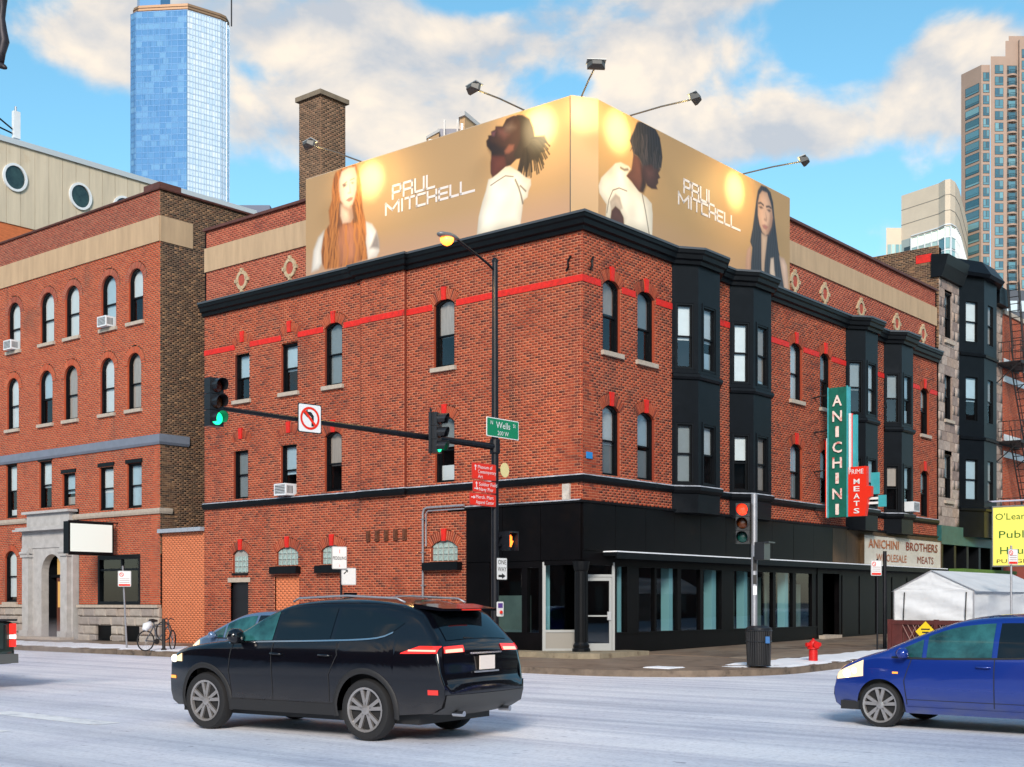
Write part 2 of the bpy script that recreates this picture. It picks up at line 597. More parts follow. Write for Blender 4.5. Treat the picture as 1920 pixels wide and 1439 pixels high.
KP += [(float(v), -6.6) for v in range(2, 45, 4)] + [(80.0, -6.6)]
def inner(p):
    v, u = p
    if u > -2.6 and v < -.3:
        return (.4, max(u, .4))
    return (max(v, .4), .4)
sw = MB()
kb = MB()
def kick(p, w):
    """point w metres inside the kerb line"""
    v, u = p
    if v < -.3 and u < -2.6:
        dx, dy = -.3 - v, -2.6 - u
        l = math.hypot(dx, dy)
        return (v + dx / l * w, u + dy / l * w)
    if v <= -.3:
        return (v + w, u)
    return (v, u + w)
KI = [kick(p, .17) for p in KP]
for i in range(len(KP) - 1):
    k0, k1 = KI[i], KI[i + 1]
    i0, i1 = inner(KP[i]), inner(KP[i + 1])
    m0, m1 = [((a[0] + b[0]) / 2, (a[1] + b[1]) / 2) for a, b in ((k0, i0), (k1, i1))]
    zk = lambda p: kz(p[0]) - .004
    zi = lambda p: pave(p[0])
    sw.quad((*k0, zk(k0)), (*k1, zk(k1)), (*m1, (zk(k1) + zi(i1)) / 2), (*m0, (zk(k0) + zi(i0)) / 2))
    if math.hypot(i0[0] - i1[0], i0[1] - i1[1]) > 1e-6:
        sw.quad((*m0, (zk(k0) + zi(i0)) / 2), (*m1, (zk(k1) + zi(i1)) / 2), (*i1, zi(i1)), (*i0, zi(i0)))
    else:
        sw.add([(*m0, (zk(k0) + zi(i0)) / 2), (*m1, (zk(k1) + zi(i1)) / 2), (*i1, zi(i1))], [(0, 1, 2)])
    p0, p1 = KP[i], KP[i + 1]
    kb.quad((*p0, -.05), (*p1, -.05 + .012 * max(p1[0], 0)), (*p1, kz(p1[0])), (*p0, kz(p0[0])))
    kb.quad((*p0, kz(p0[0])), (*p1, kz(p1[0])), (*k1, kz(k1[0])), (*k0, kz(k0[0])))
so = sw.build('pavement', CONC)
ko = kb.build('kerb', KERB)
for o in (so, ko):
    o.location = W(0, 0, 0)
    o.rotation_euler = (0, 0, CA)
    structure(o)

# street wall on the camera's side of both streets, unseen, added so glass and car paint reflect buildings
OPB = mat('opposite_brick', (.12, .06, .045), .9, var=.3, vs=.6)
for v0, v1, u0, u1, h in ((-52, -33, -8, 22, 11.0), (-52, -33, 23, 70, 13.5), (-55, -34, -62, -31, 12.0), (-13, 12, -46, -27, 12.0), (13, 60, -46, -27, 14.0)):
    q = MB().b(v0, v1, u0, u1, 0, h)
    o = q.build('unseen_block', OPB)
    o.location = W(0, 0, 0)
    o.rotation_euler = (0, 0, CA)
    structure(o)
    q = MB()
    for z in (1.0, 4.6, 8.0):
        if v1 < -20:
            k = int((u1 - u0) / 2.6)
            for i in range(k):
                q.b(v1 - .02, v1 + .03, u0 + .8 + i * 2.6, u0 + 2.0 + i * 2.6, z, z + 2.0)
        else:
            k = int((v1 - v0) / 2.6)
            for i in range(k):
                q.b(v0 + .8 + i * 2.6, v0 + 2.0 + i * 2.6, u1 - .02, u1 + .03, z, z + 2.0)
    w = q.build('window_row', mat('opposite_window', (.05, .06, .07), .2), None, o)
    stuff(w)

# concrete flags laid on the pavement, one object each
SLAB = mat('paving_flag', rgb(134, 118, 102), .55, isl=[rgb(136, 120, 104), rgb(122, 106, 92), rgb(146, 132, 116), rgb(110, 94, 82), rgb(140, 120, 100)], var=.22, vs=1.4, stain=((.05, .028, .02), .8, .75, .52), bump=.12, bs=18)
def pz(v, u):
    if v < 0 and u > -2.0:
        return .15 + (v + 4.3) / 4.7 * .07
    return kz(v) + (u + 6.6) / 7.0 * .07
def flag(v0, v1, u0, u1):
    g_ = .012
    c = [(v0 + g_, u0 + g_), (v1 - g_, u0 + g_), (v1 - g_, u1 - g_), (v0 + g_, u1 - g_)]
    e = random.uniform(.006, .011)
    q = MB()
    q.add([(a, b_, pz(a, b_) - .03) for a, b_ in c] + [(a, b_, pz(a, b_) + e) for a, b_ in c], [(4, 5, 6, 7), (0, 1, 5, 4), (1, 2, 6, 5), (2, 3, 7, 6), (3, 0, 4, 7)])
    q.build('paving_flag', SLAB, None, so)
for k in range(19):
    for a, b_ in ((-4.10, -2.75), (-2.75, -1.40), (-1.40, -.02)):
        flag(a, b_, 2.3 + k * 1.5, 3.8 + k * 1.5)
for k in range(15):
    for a, b_ in ((-6.40, -4.85), (-4.85, -3.30), (-3.30, -1.70), (-1.70, -.02)):
        flag(2.2 + k * 1.5, 3.7 + k * 1.5, a, b_)
# worn stripes of the crossing in the left foreground
STR = mat('worn_stripe', (.86, .88, .90), .7, var=.1, vs=6, stain=((.55, .57, .62), 1.4, .9, .47))
for v_, u_, lu in ((-19.6, -3.4, 1.6), (-21.2, -3.2, 1.6), (-18.0, -3.6, 1.5)):
    o = MB().quad((v_ - .22, u_ - lu, .004), (v_ + .22, u_ - lu, .004), (v_ + .22, u_ + lu, .004), (v_ - .22, u_ + lu, .004)).build('crossing_stripe', STR, None, ro, fix=False)

def snow_patch(name, label, cv, cu, lv, lu, z, seed, thick=.035, nu=60, nv=16, thr=.30):
    """an uneven thin drift; cv,cu centre, lv,lu half sizes in the street frame"""
    r = random.Random(seed)
    ph = [(r.uniform(.5, 3.2), r.uniform(0, 6.28), r.uniform(.5, 3.2), r.uniform(0, 6.28)) for _ in range(9)]
    def h(a, b):
        q = sum(math.sin(f1 * a * 2.2 + p1) * math.sin(f2 * b * 2.2 + p2) for f1, p1, f2, p2 in ph) / 4.0
        ea = 1 - abs(a / lv) ** 3
        eb = 1 - abs(b / lu) ** 4
        return min(ea, eb) * .9 + q * .45 - thr
    mb = MB()
    pts, H = {}, {}
    for i in range(nv + 1):
        for j in range(nu + 1):
            a, b = (i / nv * 2 - 1) * lv, (j / nu * 2 - 1) * lu
            H[i, j] = h(a, b)
            pts[i, j] = len(mb.v)
            mb.v.append((cv + a, cu + b, z(cv + a, cu + b) + max(-.02, min(thick, H[i, j] * .12)) + .004))
    for i in range(nv):
        for j in range(nu):
            if max(H[i, j], H[i + 1, j], H[i, j + 1], H[i + 1, j + 1]) > 0:
                mb.f.append((pts[i, j], pts[i + 1, j], pts[i + 1, j + 1], pts[i, j + 1]))
                mb.m.append(0)
    o = mb.build(name, SNOW, smooth=True, fix=False)
    o.location = W(0, 0, 0)
    o.rotation_euler = (0, 0, CA)
    o['label'] = label
    o['category'] = 'snow'
    return stuff(o)
snow_patch('snow_drift', 'white strip of snow along the kerb below the bicycle', -3.0, 16.5, 1.15, 13.5, pz, 3, nu=150, nv=14)
snow_patch('snow_drift', 'patchy snow on the pavement edge around the red hydrant', 6.0, -5.6, 7.5, .85, pz, 5, nu=12, nv=90)
snow_patch('snow_drift', 'small heap of slush at the kerb ramp before the entrance', -2.6, -4.3, .45, .45, lambda v, u: .14, 9, nu=18, nv=18, thr=.35)

# ------------------------------------------------------------------ brickwork
CO, BL, JT = .0762, .213, .018
def spans(a0, a1, z, ops):
    out = [(a0, a1)]
    for op in ops:
        iv = op(z)
        if iv is None:
            continue
        l, r_ = iv
        nx = []
        for s, e in out:
            if r_ <= s or l >= e:
                nx.append((s, e))
            else:
                if l > s:
                    nx.append((s, l))
                if r_ < e:
                    nx.append((r_, e))
        out = nx
    return out
def rect_op(a0, a1, z0, z1):
    return lambda z: (a0, a1) if z0 < z < z1 else None
def arch_op(ac, hw, z0, zs, rise, ring):
    """opening with a curved head; the brick ring above it is left out too"""
    rad = (hw * hw + rise * rise) / (2 * rise)
    zc = zs + rise - rad
    ro_ = rad + ring
    def f(z):
        if z <= z0:
            return None
        if z <= zs:
            return (ac - hw, ac + hw)
        if z < zc + ro_:
            w = math.sqrt(max(0, ro_ * ro_ - (z - zc) ** 2))
            w = min(w, hw + (z - zs) * hw / max(rad - rise, .05) if rad > hw * 1.02 else w)
            return (ac - w, ac + w)
        return None
    return f
def brick_list(a0, a1, z0, z1, ops, co=CO, bl=BL, jt=JT):
    rows = int(round((z1 - z0) / co))
    co = (z1 - z0) / rows
    B, S = [], []
    for r in range(rows):
        zl = z0 + r * co
        zm = zl + co / 2
        sp = spans(a0, a1, zm, ops)
        sh = (bl / 2 if r % 2 else 0) + a0
        for s, e in sp:
            S.append((s, e, zl, zl + co))
            k = math.floor((s - sh) / bl)
            x = sh + k * bl
            while x < e:
                l, q = max(x + jt / 2, s + .002), min(x + bl - jt / 2, e - .002)
                if q - l > .025:
                    B.append((l, q, zl + jt / 2, zl + co - jt / 2))
                x += bl
    return B, S
class Wall:
    """collects brickwork of one building: mortar sheet plus bricks"""
    def __init__(s):
        s.sets = []
        s.mort = MB()
    def add(s, fr, a0, a1, z0, z1, ops=(), n=0.0, key=0, co=CO, bl=BL):
        B, S = brick_list(a0, a1, z0, z1, ops, co, bl)
        s.sets.append((fr, n, B, key, bl - JT))
        for (l, r, zl, zh) in S:
            s.mort.quad(fr.p(l, n - .007, zl), fr.p(r, n - .007, zl), fr.p(r, n - .007, zh), fr.p(l, n - .007, zh))
        return s
    def finish(s, root, mats, mortar, pick=None, npick=300, parent=None, names=('wall', 'brick', 'brickwork')):
        w = s.mort.build(names[0], mortar, root, parent, fix=False)
        allb = []
        fullen = []
        for fr, n, B, key, fl_ in s.sets:
            for b in B:
                allb.append((fr, n, b, key))
                fullen.append(fl_)
        chosen = set()
        if pick:
            full = [i for i, (fr, n, b, k) in enumerate(allb) if abs(b[1] - b[0] - fullen[i]) < .004]
            full.sort(key=lambda i: pick(allb[i][0].p((allb[i][2][0] + allb[i][2][1]) / 2, 0, allb[i][2][2])))
            chosen = set(full[:npick])
        proto = {}
        par = parent or root
        lim = 3 if parent is None else 3
        V = [[] for _ in mats]
        for i, (fr, n, b, key) in enumerate(allb):
            j = float(rng.normal(0, .0016))
            if i in chosen:
                kk = (id(fr), key)
                if kk not in proto:
                    pb = MB()
                    h = b[3] - b[2]
                    l = (b[1] - b[0]) / 2
                    f0 = Fr((0, 0, 0), fr.d)
                    P = [f0.p(a, nn, z) for a, z in ((-l, -h / 2), (l, -h / 2), (l, h / 2), (-l, h / 2)) for nn in (-.03, .002)]
                    pb.add(P, [(1, 3, 5, 7), (0, 1, 7, 6), (2, 4, 5, 3), (6, 7, 5, 4), (0, 2, 3, 1)])
                    ob = pb.build(names[1], mats[key], root, w if parent is None else parent, off=(0, 0, 0))
                    proto[kk] = ob
                    o = ob
                else:
                    o = proto[kk].copy()
                    col.objects.link(o)
                c = fr.p((b[0] + b[1]) / 2, n + j, (b[2] + b[3]) / 2)
                of = OFF[root.name]
                o.location = (c[0] - of[0], c[1] - of[1], c[2] - of[2])
                continue
            V[key].append((fr, n + j, b))
        for key, lst in enumerate(V):
            if not lst:
                continue
            k = len(lst)
            A = np.array([b for _, _, b in lst])
            nn = np.array([n for _, n, _ in lst])
            O = np.array([f.o for f, _, _ in lst])
            D = np.array([f.d for f, _, _ in lst])
            Nn = np.array([f.n for f, _, _ in lst])
            vs = np.zeros((k, 8, 3))
            c = 0
            for ai, zi in ((0, 2), (1, 2), (1, 3), (0, 3)):
                for dn in (-.03, 0.0):
                    xy = O[:, :2] + D * A[:, ai:ai + 1] + Nn * (nn + dn)[:, None]
                    vs[:, c, :2] = xy
                    vs[:, c, 2] = O[:, 2] + A[:, zi]
                    c += 1
            vs -= np.array(OFF[root.name])
            me = bpy.data.meshes.new(names[2])
            me.vertices.add(k * 8)
            me.vertices.foreach_set('co', vs.reshape(-1))
            fq = np.array([(1, 3, 5, 7), (0, 1, 7, 6), (2, 4, 5, 3), (6, 7, 5, 4), (0, 2, 3, 1)])
            idx = (np.arange(k)[:, None, None] * 8 + fq[None]).reshape(-1)
            me.loops.add(len(idx))
            me.loops.foreach_set('vertex_index', idx)
            nf = k * 5
            me.polygons.add(nf)
            me.polygons.foreach_set('loop_start', np.arange(nf) * 4)
            me.polygons.foreach_set('loop_total', np.full(nf, 4))
            me.update(calc_edges=True)
            me.materials.append(mats[key])
            ob = bpy.data.objects.new(names[2], me)
            col.objects.link(ob)
            ob.parent = w if parent is None else parent
            stuff(ob)
        return w

def arc_pts(ac, zs, hw, rise, n=10, extra=0.0):
    rad = (hw * hw + rise * rise) / (2 * rise)
    zc = zs + rise - rad
    th = math.asin(min(1, hw / rad))
    if rise > hw:
        th = math.pi - th
    return [(ac + (rad + extra) * math.sin(-th + 2 * th * i / n), zc + (rad + extra) * math.cos(-th + 2 * th * i / n)) for i in range(n + 1)]
def brick_arch(fr, root, par, ac, zs, hw, rise, ring, mats, key=None, n=17, nout=.012, keymat=None):
    """a ring of bricks on edge round a curved head, with a painted keystone"""
    inn, out = arc_pts(ac, zs, hw, rise, n), arc_pts(ac, zs, hw, rise, n, ring)
    mb = MB()
    mb.add([fr.p(a, nout - .010, z) for a, z in inn + out], [(i, i + 1, n + 2 + i, n + 1 + i) for i in range(n)], 1)
    mb.add([fr.p(a, nn, z) for nn in (nout - .01, -.2) for a, z in inn], [(i, i + 1, n + 2 + i, n + 1 + i) for i in range(n)], 0)
    for i in range(n):
        g_ = .14
        def lerp(p, q, t):
            return (p[0] + (q[0] - p[0]) * t, p[1] + (q[1] - p[1]) * t)
        a, b, c, d = lerp(inn[i], inn[i + 1], g_), lerp(inn[i], inn[i + 1], 1 - g_), lerp(out[i], out[i + 1], 1 - g_), lerp(out[i], out[i + 1], g_)
        mb.prism(fr, [a, b, c, d], nout - .02, nout + random.uniform(-.003, .003), 0)
    o = mb.build('arch', mats, root, par)
    if keymat:
        zt = zs + rise
        kb_ = MB().prism(fr, [(ac - .075, zt - .03), (ac + .075, zt - .03), (ac + .10, zt + ring + .06), (ac - .10, zt + ring + .06)], nout - .02, nout + .035)
        kb_.build('keystone', keymat, root, par)
    return o

def sash_window(fr, root, ac, hw, z0, zs, rise=0.0, blind=.6, bmat=0, sill=True, depth=.13, name='window', frame=BLACKW, lower=None, label=None, reveal=BRICK, par=None, meet=.5, pane=PANE, silln=.10):
    """double-hung window: frame (the part), sashes, two panes, blind, sill"""
    zt = zs + rise
    n = -depth
    t = .055
    top = arc_pts(ac, zs, hw, rise, 10) if rise else [(ac - hw, zs), (ac + hw, zs)]
    w = MB()
    w.box(fr, ac - hw, ac - hw + t, n - .07, n + .05, z0, zs)
    w.box(fr, ac + hw - t, ac + hw, n - .07, n + .05, z0, zs)
    w.box(fr, ac - hw, ac + hw, n - .07, n + .06, z0, z0 + .05)
    if rise:
        ti = [(ac + (a - ac) * (1 - t / hw), z - t * .9) for a, z in top]
        for i in range(10):
            w.prism(fr, [ti[i], ti[i + 1], top[i + 1], top[i]], n - .07, n + .05)
    else:
        w.box(fr, ac - hw + t, ac + hw - t, n - .07, n + .05, zs - t, zs)
    # brick reveals
    for s in (-1, 1):
        x = ac + s * hw
        w.quad(fr.p(x, 0, z0), fr.p(x, n - .1, z0), fr.p(x, n - .1, zs), fr.p(x, 0, zs), 1)
    if not rise:
        w.quad(fr.p(ac - hw, 0, zs), fr.p(ac + hw, 0, zs), fr.p(ac + hw, n - .1, zs), fr.p(ac - hw, n - .1, zs), 1)
    # room behind
    w.quad(fr.p(ac - hw - .3, n - .9, z0 - .1), fr.p(ac + hw + .3, n - .9, z0 - .1), fr.p(ac + hw + .3, n - .9, zt + .1), fr.p(ac - hw - .3, n - .9, zt + .1), 2)
    for s in (-1, 1):
        x = ac + s * (hw + .02)
        w.quad(fr.p(x, n - .08, z0), fr.p(x, n - .9, z0), fr.p(x, n - .9, zt), fr.p(x, n - .08, zt), 2)
    w.quad(fr.p(ac - hw, n - .08, z0), fr.p(ac + hw, n - .08, z0), fr.p(ac + hw, n - .9, z0), fr.p(ac - hw, n - .9, z0), 2)
    w.quad(fr.p(ac - hw, n - .08, zt), fr.p(ac + hw, n - .08, zt), fr.p(ac + hw, n - .9, zt), fr.p(ac - hw, n - .9, zt), 2)
    win = w.build(name, [frame, reveal, INTER], root, par, fix=False)
    if label:
        win['label'] = label
    zm = z0 + (zt - z0) * meet
    hi = hw - t
    s2 = .045
    # lower sash, set back; upper sash in front
    for nm, a, b_, nn in (('sash', z0 + .05, zm + .02, n - .04), ('sash', zm - .02, zs - (t if not rise else 0), n - .005)):
        q = MB()
        q.box(fr, ac - hi, ac - hi + s2, nn - .035, nn, a, b_)
        q.box(fr, ac + hi - s2, ac + hi, nn - .035, nn, a, b_)
        q.box(fr, ac - hi + s2, ac + hi - s2, nn - .035, nn, a, a + s2)
        if not (rise and nn > n - .03):
            q.box(fr, ac - hi + s2, ac + hi - s2, nn - .035, nn, b_ - s2, b_)
        q.build(nm, frame, root, win)
    MB().quad(fr.p(ac - hi, n - .055, z0 + .06), fr.p(ac + hi, n - .055, z0 + .06), fr.p(ac + hi, n - .055, zm), fr.p(ac - hi, n - .055, zm)).build('pane', pane, root, win, fix=False)
    up = [(ac - hi, zm), (ac + hi, zm)] + ([(ac + (a - ac) * (1 - t / hw), z - t * .9) for a, z in top][::-1] if rise else [(ac + hi, zs - t), (ac - hi, zs - t)])
    MB().add([fr.p(a, n - .02, z) for a, z in up], [tuple(range(len(up)))]).build('pane', pane, root, win, fix=False)
    if blind > 0:  # a blind whose paleness also imitates the reflected sky
        zb = zt - (zt - z0) * blind
        MB().quad(fr.p(ac - hi, n - .10, zb), fr.p(ac + hi, n - .10, zb), fr.p(ac + hi, n - .10, zt), fr.p(ac - hi, n - .10, zt)).build('blind', BLIND[bmat], root, win, fix=False)
    if lower is not None:
        zb = z0 + (zm - z0) * lower[0]
        MB().quad(fr.p(ac - hi, n - .11, z0), fr.p(ac + hi, n - .11, z0), fr.p(ac + hi, n - .11, zb), fr.p(ac - hi, n - .11, zb)).build('curtain', BLIND[lower[1]], root, win, fix=False)
    if sill:
        MB().box(fr, ac - hw - .09, ac + hw + .09, -.12, silln, z0 - .13, z0 - .002).build('sill', STONE, root, win)
    return win
# ------------------------------------------------------------------ the corner building
CB = thing('corner_building', 'three-storey red brick corner building with black shopfront, bay windows and chimney', 'building', 0, 0, 0)
FL, FR_ = FLt, FRt
DSNOW = mat('thin_dirty_snow', (.34, .37, .42), .8, var=.6, vs=2.5)
UL, VR = 16.79, 25.3
ZC0, ZC1 = 11.88, 12.33
# window table: (facade, centre, half width, sill z, spring z, rise, blind, blind material, lower curtain, blank arch above)
WT = [
    (FL, -14.65, .39, 8.72, 10.35, 0, .52, 3, None, 1), (FL, -12.17, .41, 8.73, 10.36, 0, .55, 3, None, 1), (FL, -10.01, .41, 8.72, 10.60, .16, .95, 1, None, 0), (FL, -5.14, .41, 8.74, 10.62, .16, .55, 2, None, 0),
    (FL, -14.73, .39, 5.28, 7.00, 0, .95, 1, (.9, 3), 1), (FL, -12.21, .40, 5.28, 7.00, 0, .58, 3, None, 1), (FL, -10.02, .40, 5.28, 7.08, .16, .56, 2, None, 0), (FL, -5.12, .39, 5.28, 7.10, .17, .45, 1, (.55, 0), 0),
    (FR_, 1.375, .42, 8.74, 10.60, .18, .45, 2, None, 0), (FR_, 3.11, .44, 8.72, 10.60, .18, .50, 1, None, 0),
    (FR_, 1.36, .42, 5.26, 7.08, .18, .55, 0, (.9, 1), 0), (FR_, 3.11, .44, 5.26, 7.08, .18, .48, 3, (.9, 1), 0),
    (FR_, 12.50, .44, 8.74, 10.57, .18, .95, 0, (.8, 0), 0), (FR_, 14.75, .41, 8.72, 10.55, .18, .45, 1, None, 0),
    (FR_, 12.50, .44, 5.27, 7.06, .18, .5, 3, (.95, 1), 0), (FR_, 14.75, .41, 5.27, 7.06, .18, .55, 1, None, 0),
    (FR_, 23.97, .44, 8.70, 10.48, .18, .4, 2, None, 0), (FR_, 23.97, .44, 5.27, 7.04, .18, .4, 1, None, 0),
]
BAYS = [(4.52, 5.20, 6.47, 7.17), (7.92, 8.58, 9.76, 10.44), (16.44, 17.06, 18.15, 18.80), (19.86, 20.40, 21.52, 22.10)]
BP = .5
SMALL = [(-14.75, .42, 2.72, 3.36, .19), (-12.28, .55, 2.92, 3.36, .21), (-10.08, .52, 2.92, 3.36, .21), (-5.14, .54, 2.92, 3.36, .21)]
opsL, opsR = [], []
for fr, ac, hw, z0, zs, rise, *_ in WT:
    L_ = opsL if fr is FL else opsR
    L_.append(arch_op(ac, hw, z0, zs, rise, .30) if rise else rect_op(ac - hw, ac + hw, z0, zs))
for ac, hw, z0, zs, rise in SMALL:
    opsL.append(arch_op(ac, hw, z0, zs, rise, .28))
opsL += [rect_op(-15.31, -14.34, 0, 2.40), rect_op(-12.93, -11.68, 0, 2.59), rect_op(-4.24, 1, 0, 4.51)]
bump_op = rect_op(-8.65, -6.71, 5.2, 12)
for v0, v1, v2, v3 in BAYS:
    opsR.append(rect_op(v0, v3, 4.3, 12))
wall = Wall()
wall.add(FL, -UL, 0, .2, ZC0 + .03, opsL + [bump_op])
wall.add(FL, -8.65, -6.71, 5.23, ZC0 + .03, [], n=.10)
wall.add(FR_, 0, VR, 4.51, ZC0 + .03, opsR)
FBl = Fr((0, 8.65, 0), (-1, 0))
# parapet brick courses, left of and right of the billboard
wall.add(FL, -UL, -10.6, ZC1 - .05, 13.48, [], n=-.05, key=1)
wall.add(FL, -UL, -10.6, 14.33, 14.93, [], n=-.05, key=1)
wall.add(FR_, 11.3, VR, ZC1 - .05, 13.46, [], n=-.05, key=1)
wall.add(FR_, 11.3, VR, 14.24, 14.92, [], n=-.05, key=1)
wall.finish(CB, [BRICK, BRICKP], MORTAR, pick=lambda p: (W(p[0], p[1])[0]) ** 2 + (W(p[0], p[1])[1]) ** 2 + (p[2] - 1.7) ** 2 * 1.0)
for a in (-8.65, -6.71):
    MB().box(FL, a - .004, a + .004, -.02, .098, 5.23, ZC0).build('pier_return', BRICK, CB)
# building mass behind the facades
b = MB()
b.b(1.25, VR - .05, 1.25, UL - .05, 4.7, 12.2)
b.b(.10, VR, .10, UL, 12.2, 12.34)
b.b(1.0, VR, .09, .4, 12.34, 14.9)
b.b(.09, .4, .9, UL, 12.34, 14.9)
b.b(.02, VR - .02, .9, UL - .02, 4.52, 4.68)
b.b(.03, VR, UL - .05, UL, .2, 14.9)
b.b(VR - .06, VR, .03, UL, .2, 14.9)
b.b(.1, 5.0, 5.0, 5.15, .2, 4.6)
b.b(6.0, VR, 5.0, 5.15, .2, 4.6)
b.b(.15, .3, 5.2, UL, .2, 2.2)
b.b(.15, .3, 5.2, UL, 3.7, 4.6)
b.b(.1, VR, .1, 5.1, .2, .30)
b.b(-.0, VR - .02, -.0 + .03, 5.0, 4.40, 4.50)
b.build('inner_structure', INTER, CB)
roof = MB().b(.4, VR - .1, .4, UL - .1, 12.34, 12.40).build('roof', mat('tar_roof', (.05, .05, .055), .9), CB)
# beige band of the parapet, coping
b = MB()
b.box(FL, -UL, -10.6, -.1, .0, 13.482, 14.326)
b.build('parapet_band', BEIGE, CB)
b = MB()
b.box(FR_, 11.3, VR, -.1, .0, 13.462, 14.236)
b.build('parapet_band', BEIGE, CB)
COPE = mat('coping_tile', (.09, .03, .022), .6, var=.3, vs=4)
MB().box(FL, -UL, -10.9, -.42, .06, 14.932, 15.02).build('coping', COPE, CB)
MB().box(FR_, 11.6, VR, -.42, .06, 14.922, 15.01).build('coping', COPE, CB)
for fr, ac in ((FL, -14.69), (FL, -12.16), (FR_, 12.42), (FR_, 14.73), (FR_, 17.79), (FR_, 21.12), (FR_, 23.8)):
    b = MB()
    def circ(r, n=24, ac=ac):
        return [(ac + r * math.cos(2 * math.pi * i / n), 12.88 + r * math.sin(2 * math.pi * i / n) * 1.12) for i in range(n)]
    o_, i_ = circ(.30), circ(.19)
    for k in range(24):
        b.prism(fr, [i_[k], i_[(k + 1) % 24], o_[(k + 1) % 24], o_[k]], -.05, .0 + (.012 if k % 6 else .03))
    for k in range(4):
        a = k * math.pi / 2
        c, s = math.cos(a), math.sin(a)
        cz = 12.88 + s * .31 * 1.12
        b.box(fr, ac + c * .31 - .06, ac + c * .31 + .06, -.05, .03, cz - .06, cz + .06)
    med = b.build('medallion', mat('cream_terracotta', rgb(178, 158, 128), .75, var=.25, vs=7), CB)
    MB().prism(fr, circ(.19), -.05, -.02).build('disc', mat('red_terracotta', rgb(165, 74, 58), .7, var=.2, vs=9), CB, med)
# red painted course
red = [(FL, -UL, -15.06), (FL, -14.24, -12.6), (FL, -11.74, -10.50), (FL, -9.52, -8.66), (FL, -6.70, -5.63), (FL, -4.65, 0.012), (FR_, 0.0, .86), (FR_, 1.89, 2.57), (FR_, 3.65, 4.52),
       (FR_, 7.17, 7.92), (FR_, 10.44, 11.96), (FR_, 13.04, 14.24), (FR_, 15.26, 16.44), (FR_, 18.80, 19.86), (FR_, 22.10, 23.43), (FR_, 24.51, VR)]
for fr, a0, a1 in red:
    MB().box(fr, a0, a1, -.02, .012, 10.50, 10.685).build('painted_course', REDP, CB)
MB().box(FL, -8.65, -6.71, .05, .112, 10.50, 10.685).build('painted_course', REDP, CB)
# windows
for i, (fr, ac, hw, z0, zs, rise, bl, bm, lo, blank) in enumerate(WT):
    w = sash_window(fr, CB, ac, hw, z0, zs, rise, blind=bl, bmat=bm, lower=lo, sill=z0 > 8, meet=.5 if i % 3 else .47)
    if rise:
        brick_arch(fr, CB, w, ac, zs, hw, rise, .30, [BRICK, MORTAR], keymat=REDP)
    else:
        brick_arch(fr, CB, w, ac, zs + .25, hw + .02, .15, .28, [BRICK, MORTAR], keymat=REDP, nout=.012)
# ground floor glass-block lights
GBM = mat('glass_block', (.30, .40, .38), .12, spec=.8, var=.35, vs=9, bump=.8, bs=14)
blockmesh = None
for ac, hw, z0, zs, rise in SMALL:
    b = MB()
    top = arc_pts(ac, zs, hw, rise, 10)
    b.add([FL.p(a, -.09, z) for a, z in [(ac - hw, z0), (ac + hw, z0)] + top[::-1]], [tuple(range(13))], 0)
    for s in (-1, 1):
        x = ac + s * hw
        b.quad(FL.p(x, 0, z0), FL.p(x, -.1, z0), FL.p(x, -.1, zs), FL.p(x, 0, zs), 1)
    b.box(FL, ac - hw, ac + hw, -.12, .05, z0 - .07, z0, 2)
    w = b.build('window', [mat('block_mortar', rgb(150, 152, 148), .9), BRICK, BLACKW], CB, fix=False)
    brick_arch(FL, CB, w, ac, zs, hw, rise, .28, [BRICK, MORTAR], keymat=REDP)
    nb = 5 if hw > .5 else 4
    bs_ = 2 * hw / nb
    for r in range(3):
        for c in range(nb):
            x, z = ac - hw + (c + .5) * bs_, z0 + (r + .5) * .195 + .01
            if blockmesh is None:
                q = MB()
                h = .088
                f0 = Fr((0, 0, 0), FL.d)
                P = [f0.p(a, n, zz) for n, k in ((0, 1), (.03, .72)) for a, zz in ((-h * k, -h * k), (h * k, -h * k), (h * k, h * k), (-h * k, h * k))]
                q.add(P, [(4, 5, 6, 7), (0, 1, 5, 4), (1, 2, 6, 5), (2, 3, 7, 6), (3, 0, 4, 7)])
                ob = q.build('glass_block', GBM, CB, w, off=(0, 0, 0))
                blockmesh = ob
            else:
                ob = blockmesh.copy()
                col.objects.link(ob)
                ob.parent = w
            if z + .09 > zs + rise * .75 and abs(x - ac) > hw * .55:
                ob.scale = (1, 1, .62)
                z -= .04
            ob.location = FL.p(x, -.085, z)
for ac, hw in ((-12.28, .68), (-10.08, .62), (-5.14, .72)):
    b = MB().box(FL, ac - hw, ac + hw, .0, .22, 2.66, 2.885)
    b.box(FL, ac - hw + .02, ac + hw - .02, .02, .20, 2.885, 2.90)
    b.build('window_box', BLACKW, CB)
# side door, filled opening, rusted anchors, conduit
b = MB().box(FL, -15.31, -14.34, -.3, -.12, .2, 2.40)
for k in range(4):
    b.box(FL, -15.22, -14.43, -.12, -.105, .35 + k * .5, .75 + k * .5)
d = b.build('door', mat('door_black', (.008, .008, .01), .4), CB)
MB().box(FL, -15.43, -14.22, -.2, .02, 2.402, 2.56).build('lintel', STONE, CB, d)
fil = Wall().add(FL, -12.93, -11.68, .2, 2.59, [], n=-.05)
fil.finish(CB, [BRICKO], BRICKO, pick=None, names=('filled_opening', 'brick', 'brickwork'))
RUST = mat('rust', (.10, .032, .014), .9, var=.5, vs=9)
for k in range(5):
    a = -8.45 + k * .4
    b = MB().box(FL, a, a + .16, -.02, .05, 3.62, 3.96)
    b.box(FL, a + .03, a + .13, .05, .075, 3.68, 3.90)
    b.build('anchor_plate', RUST, CB)
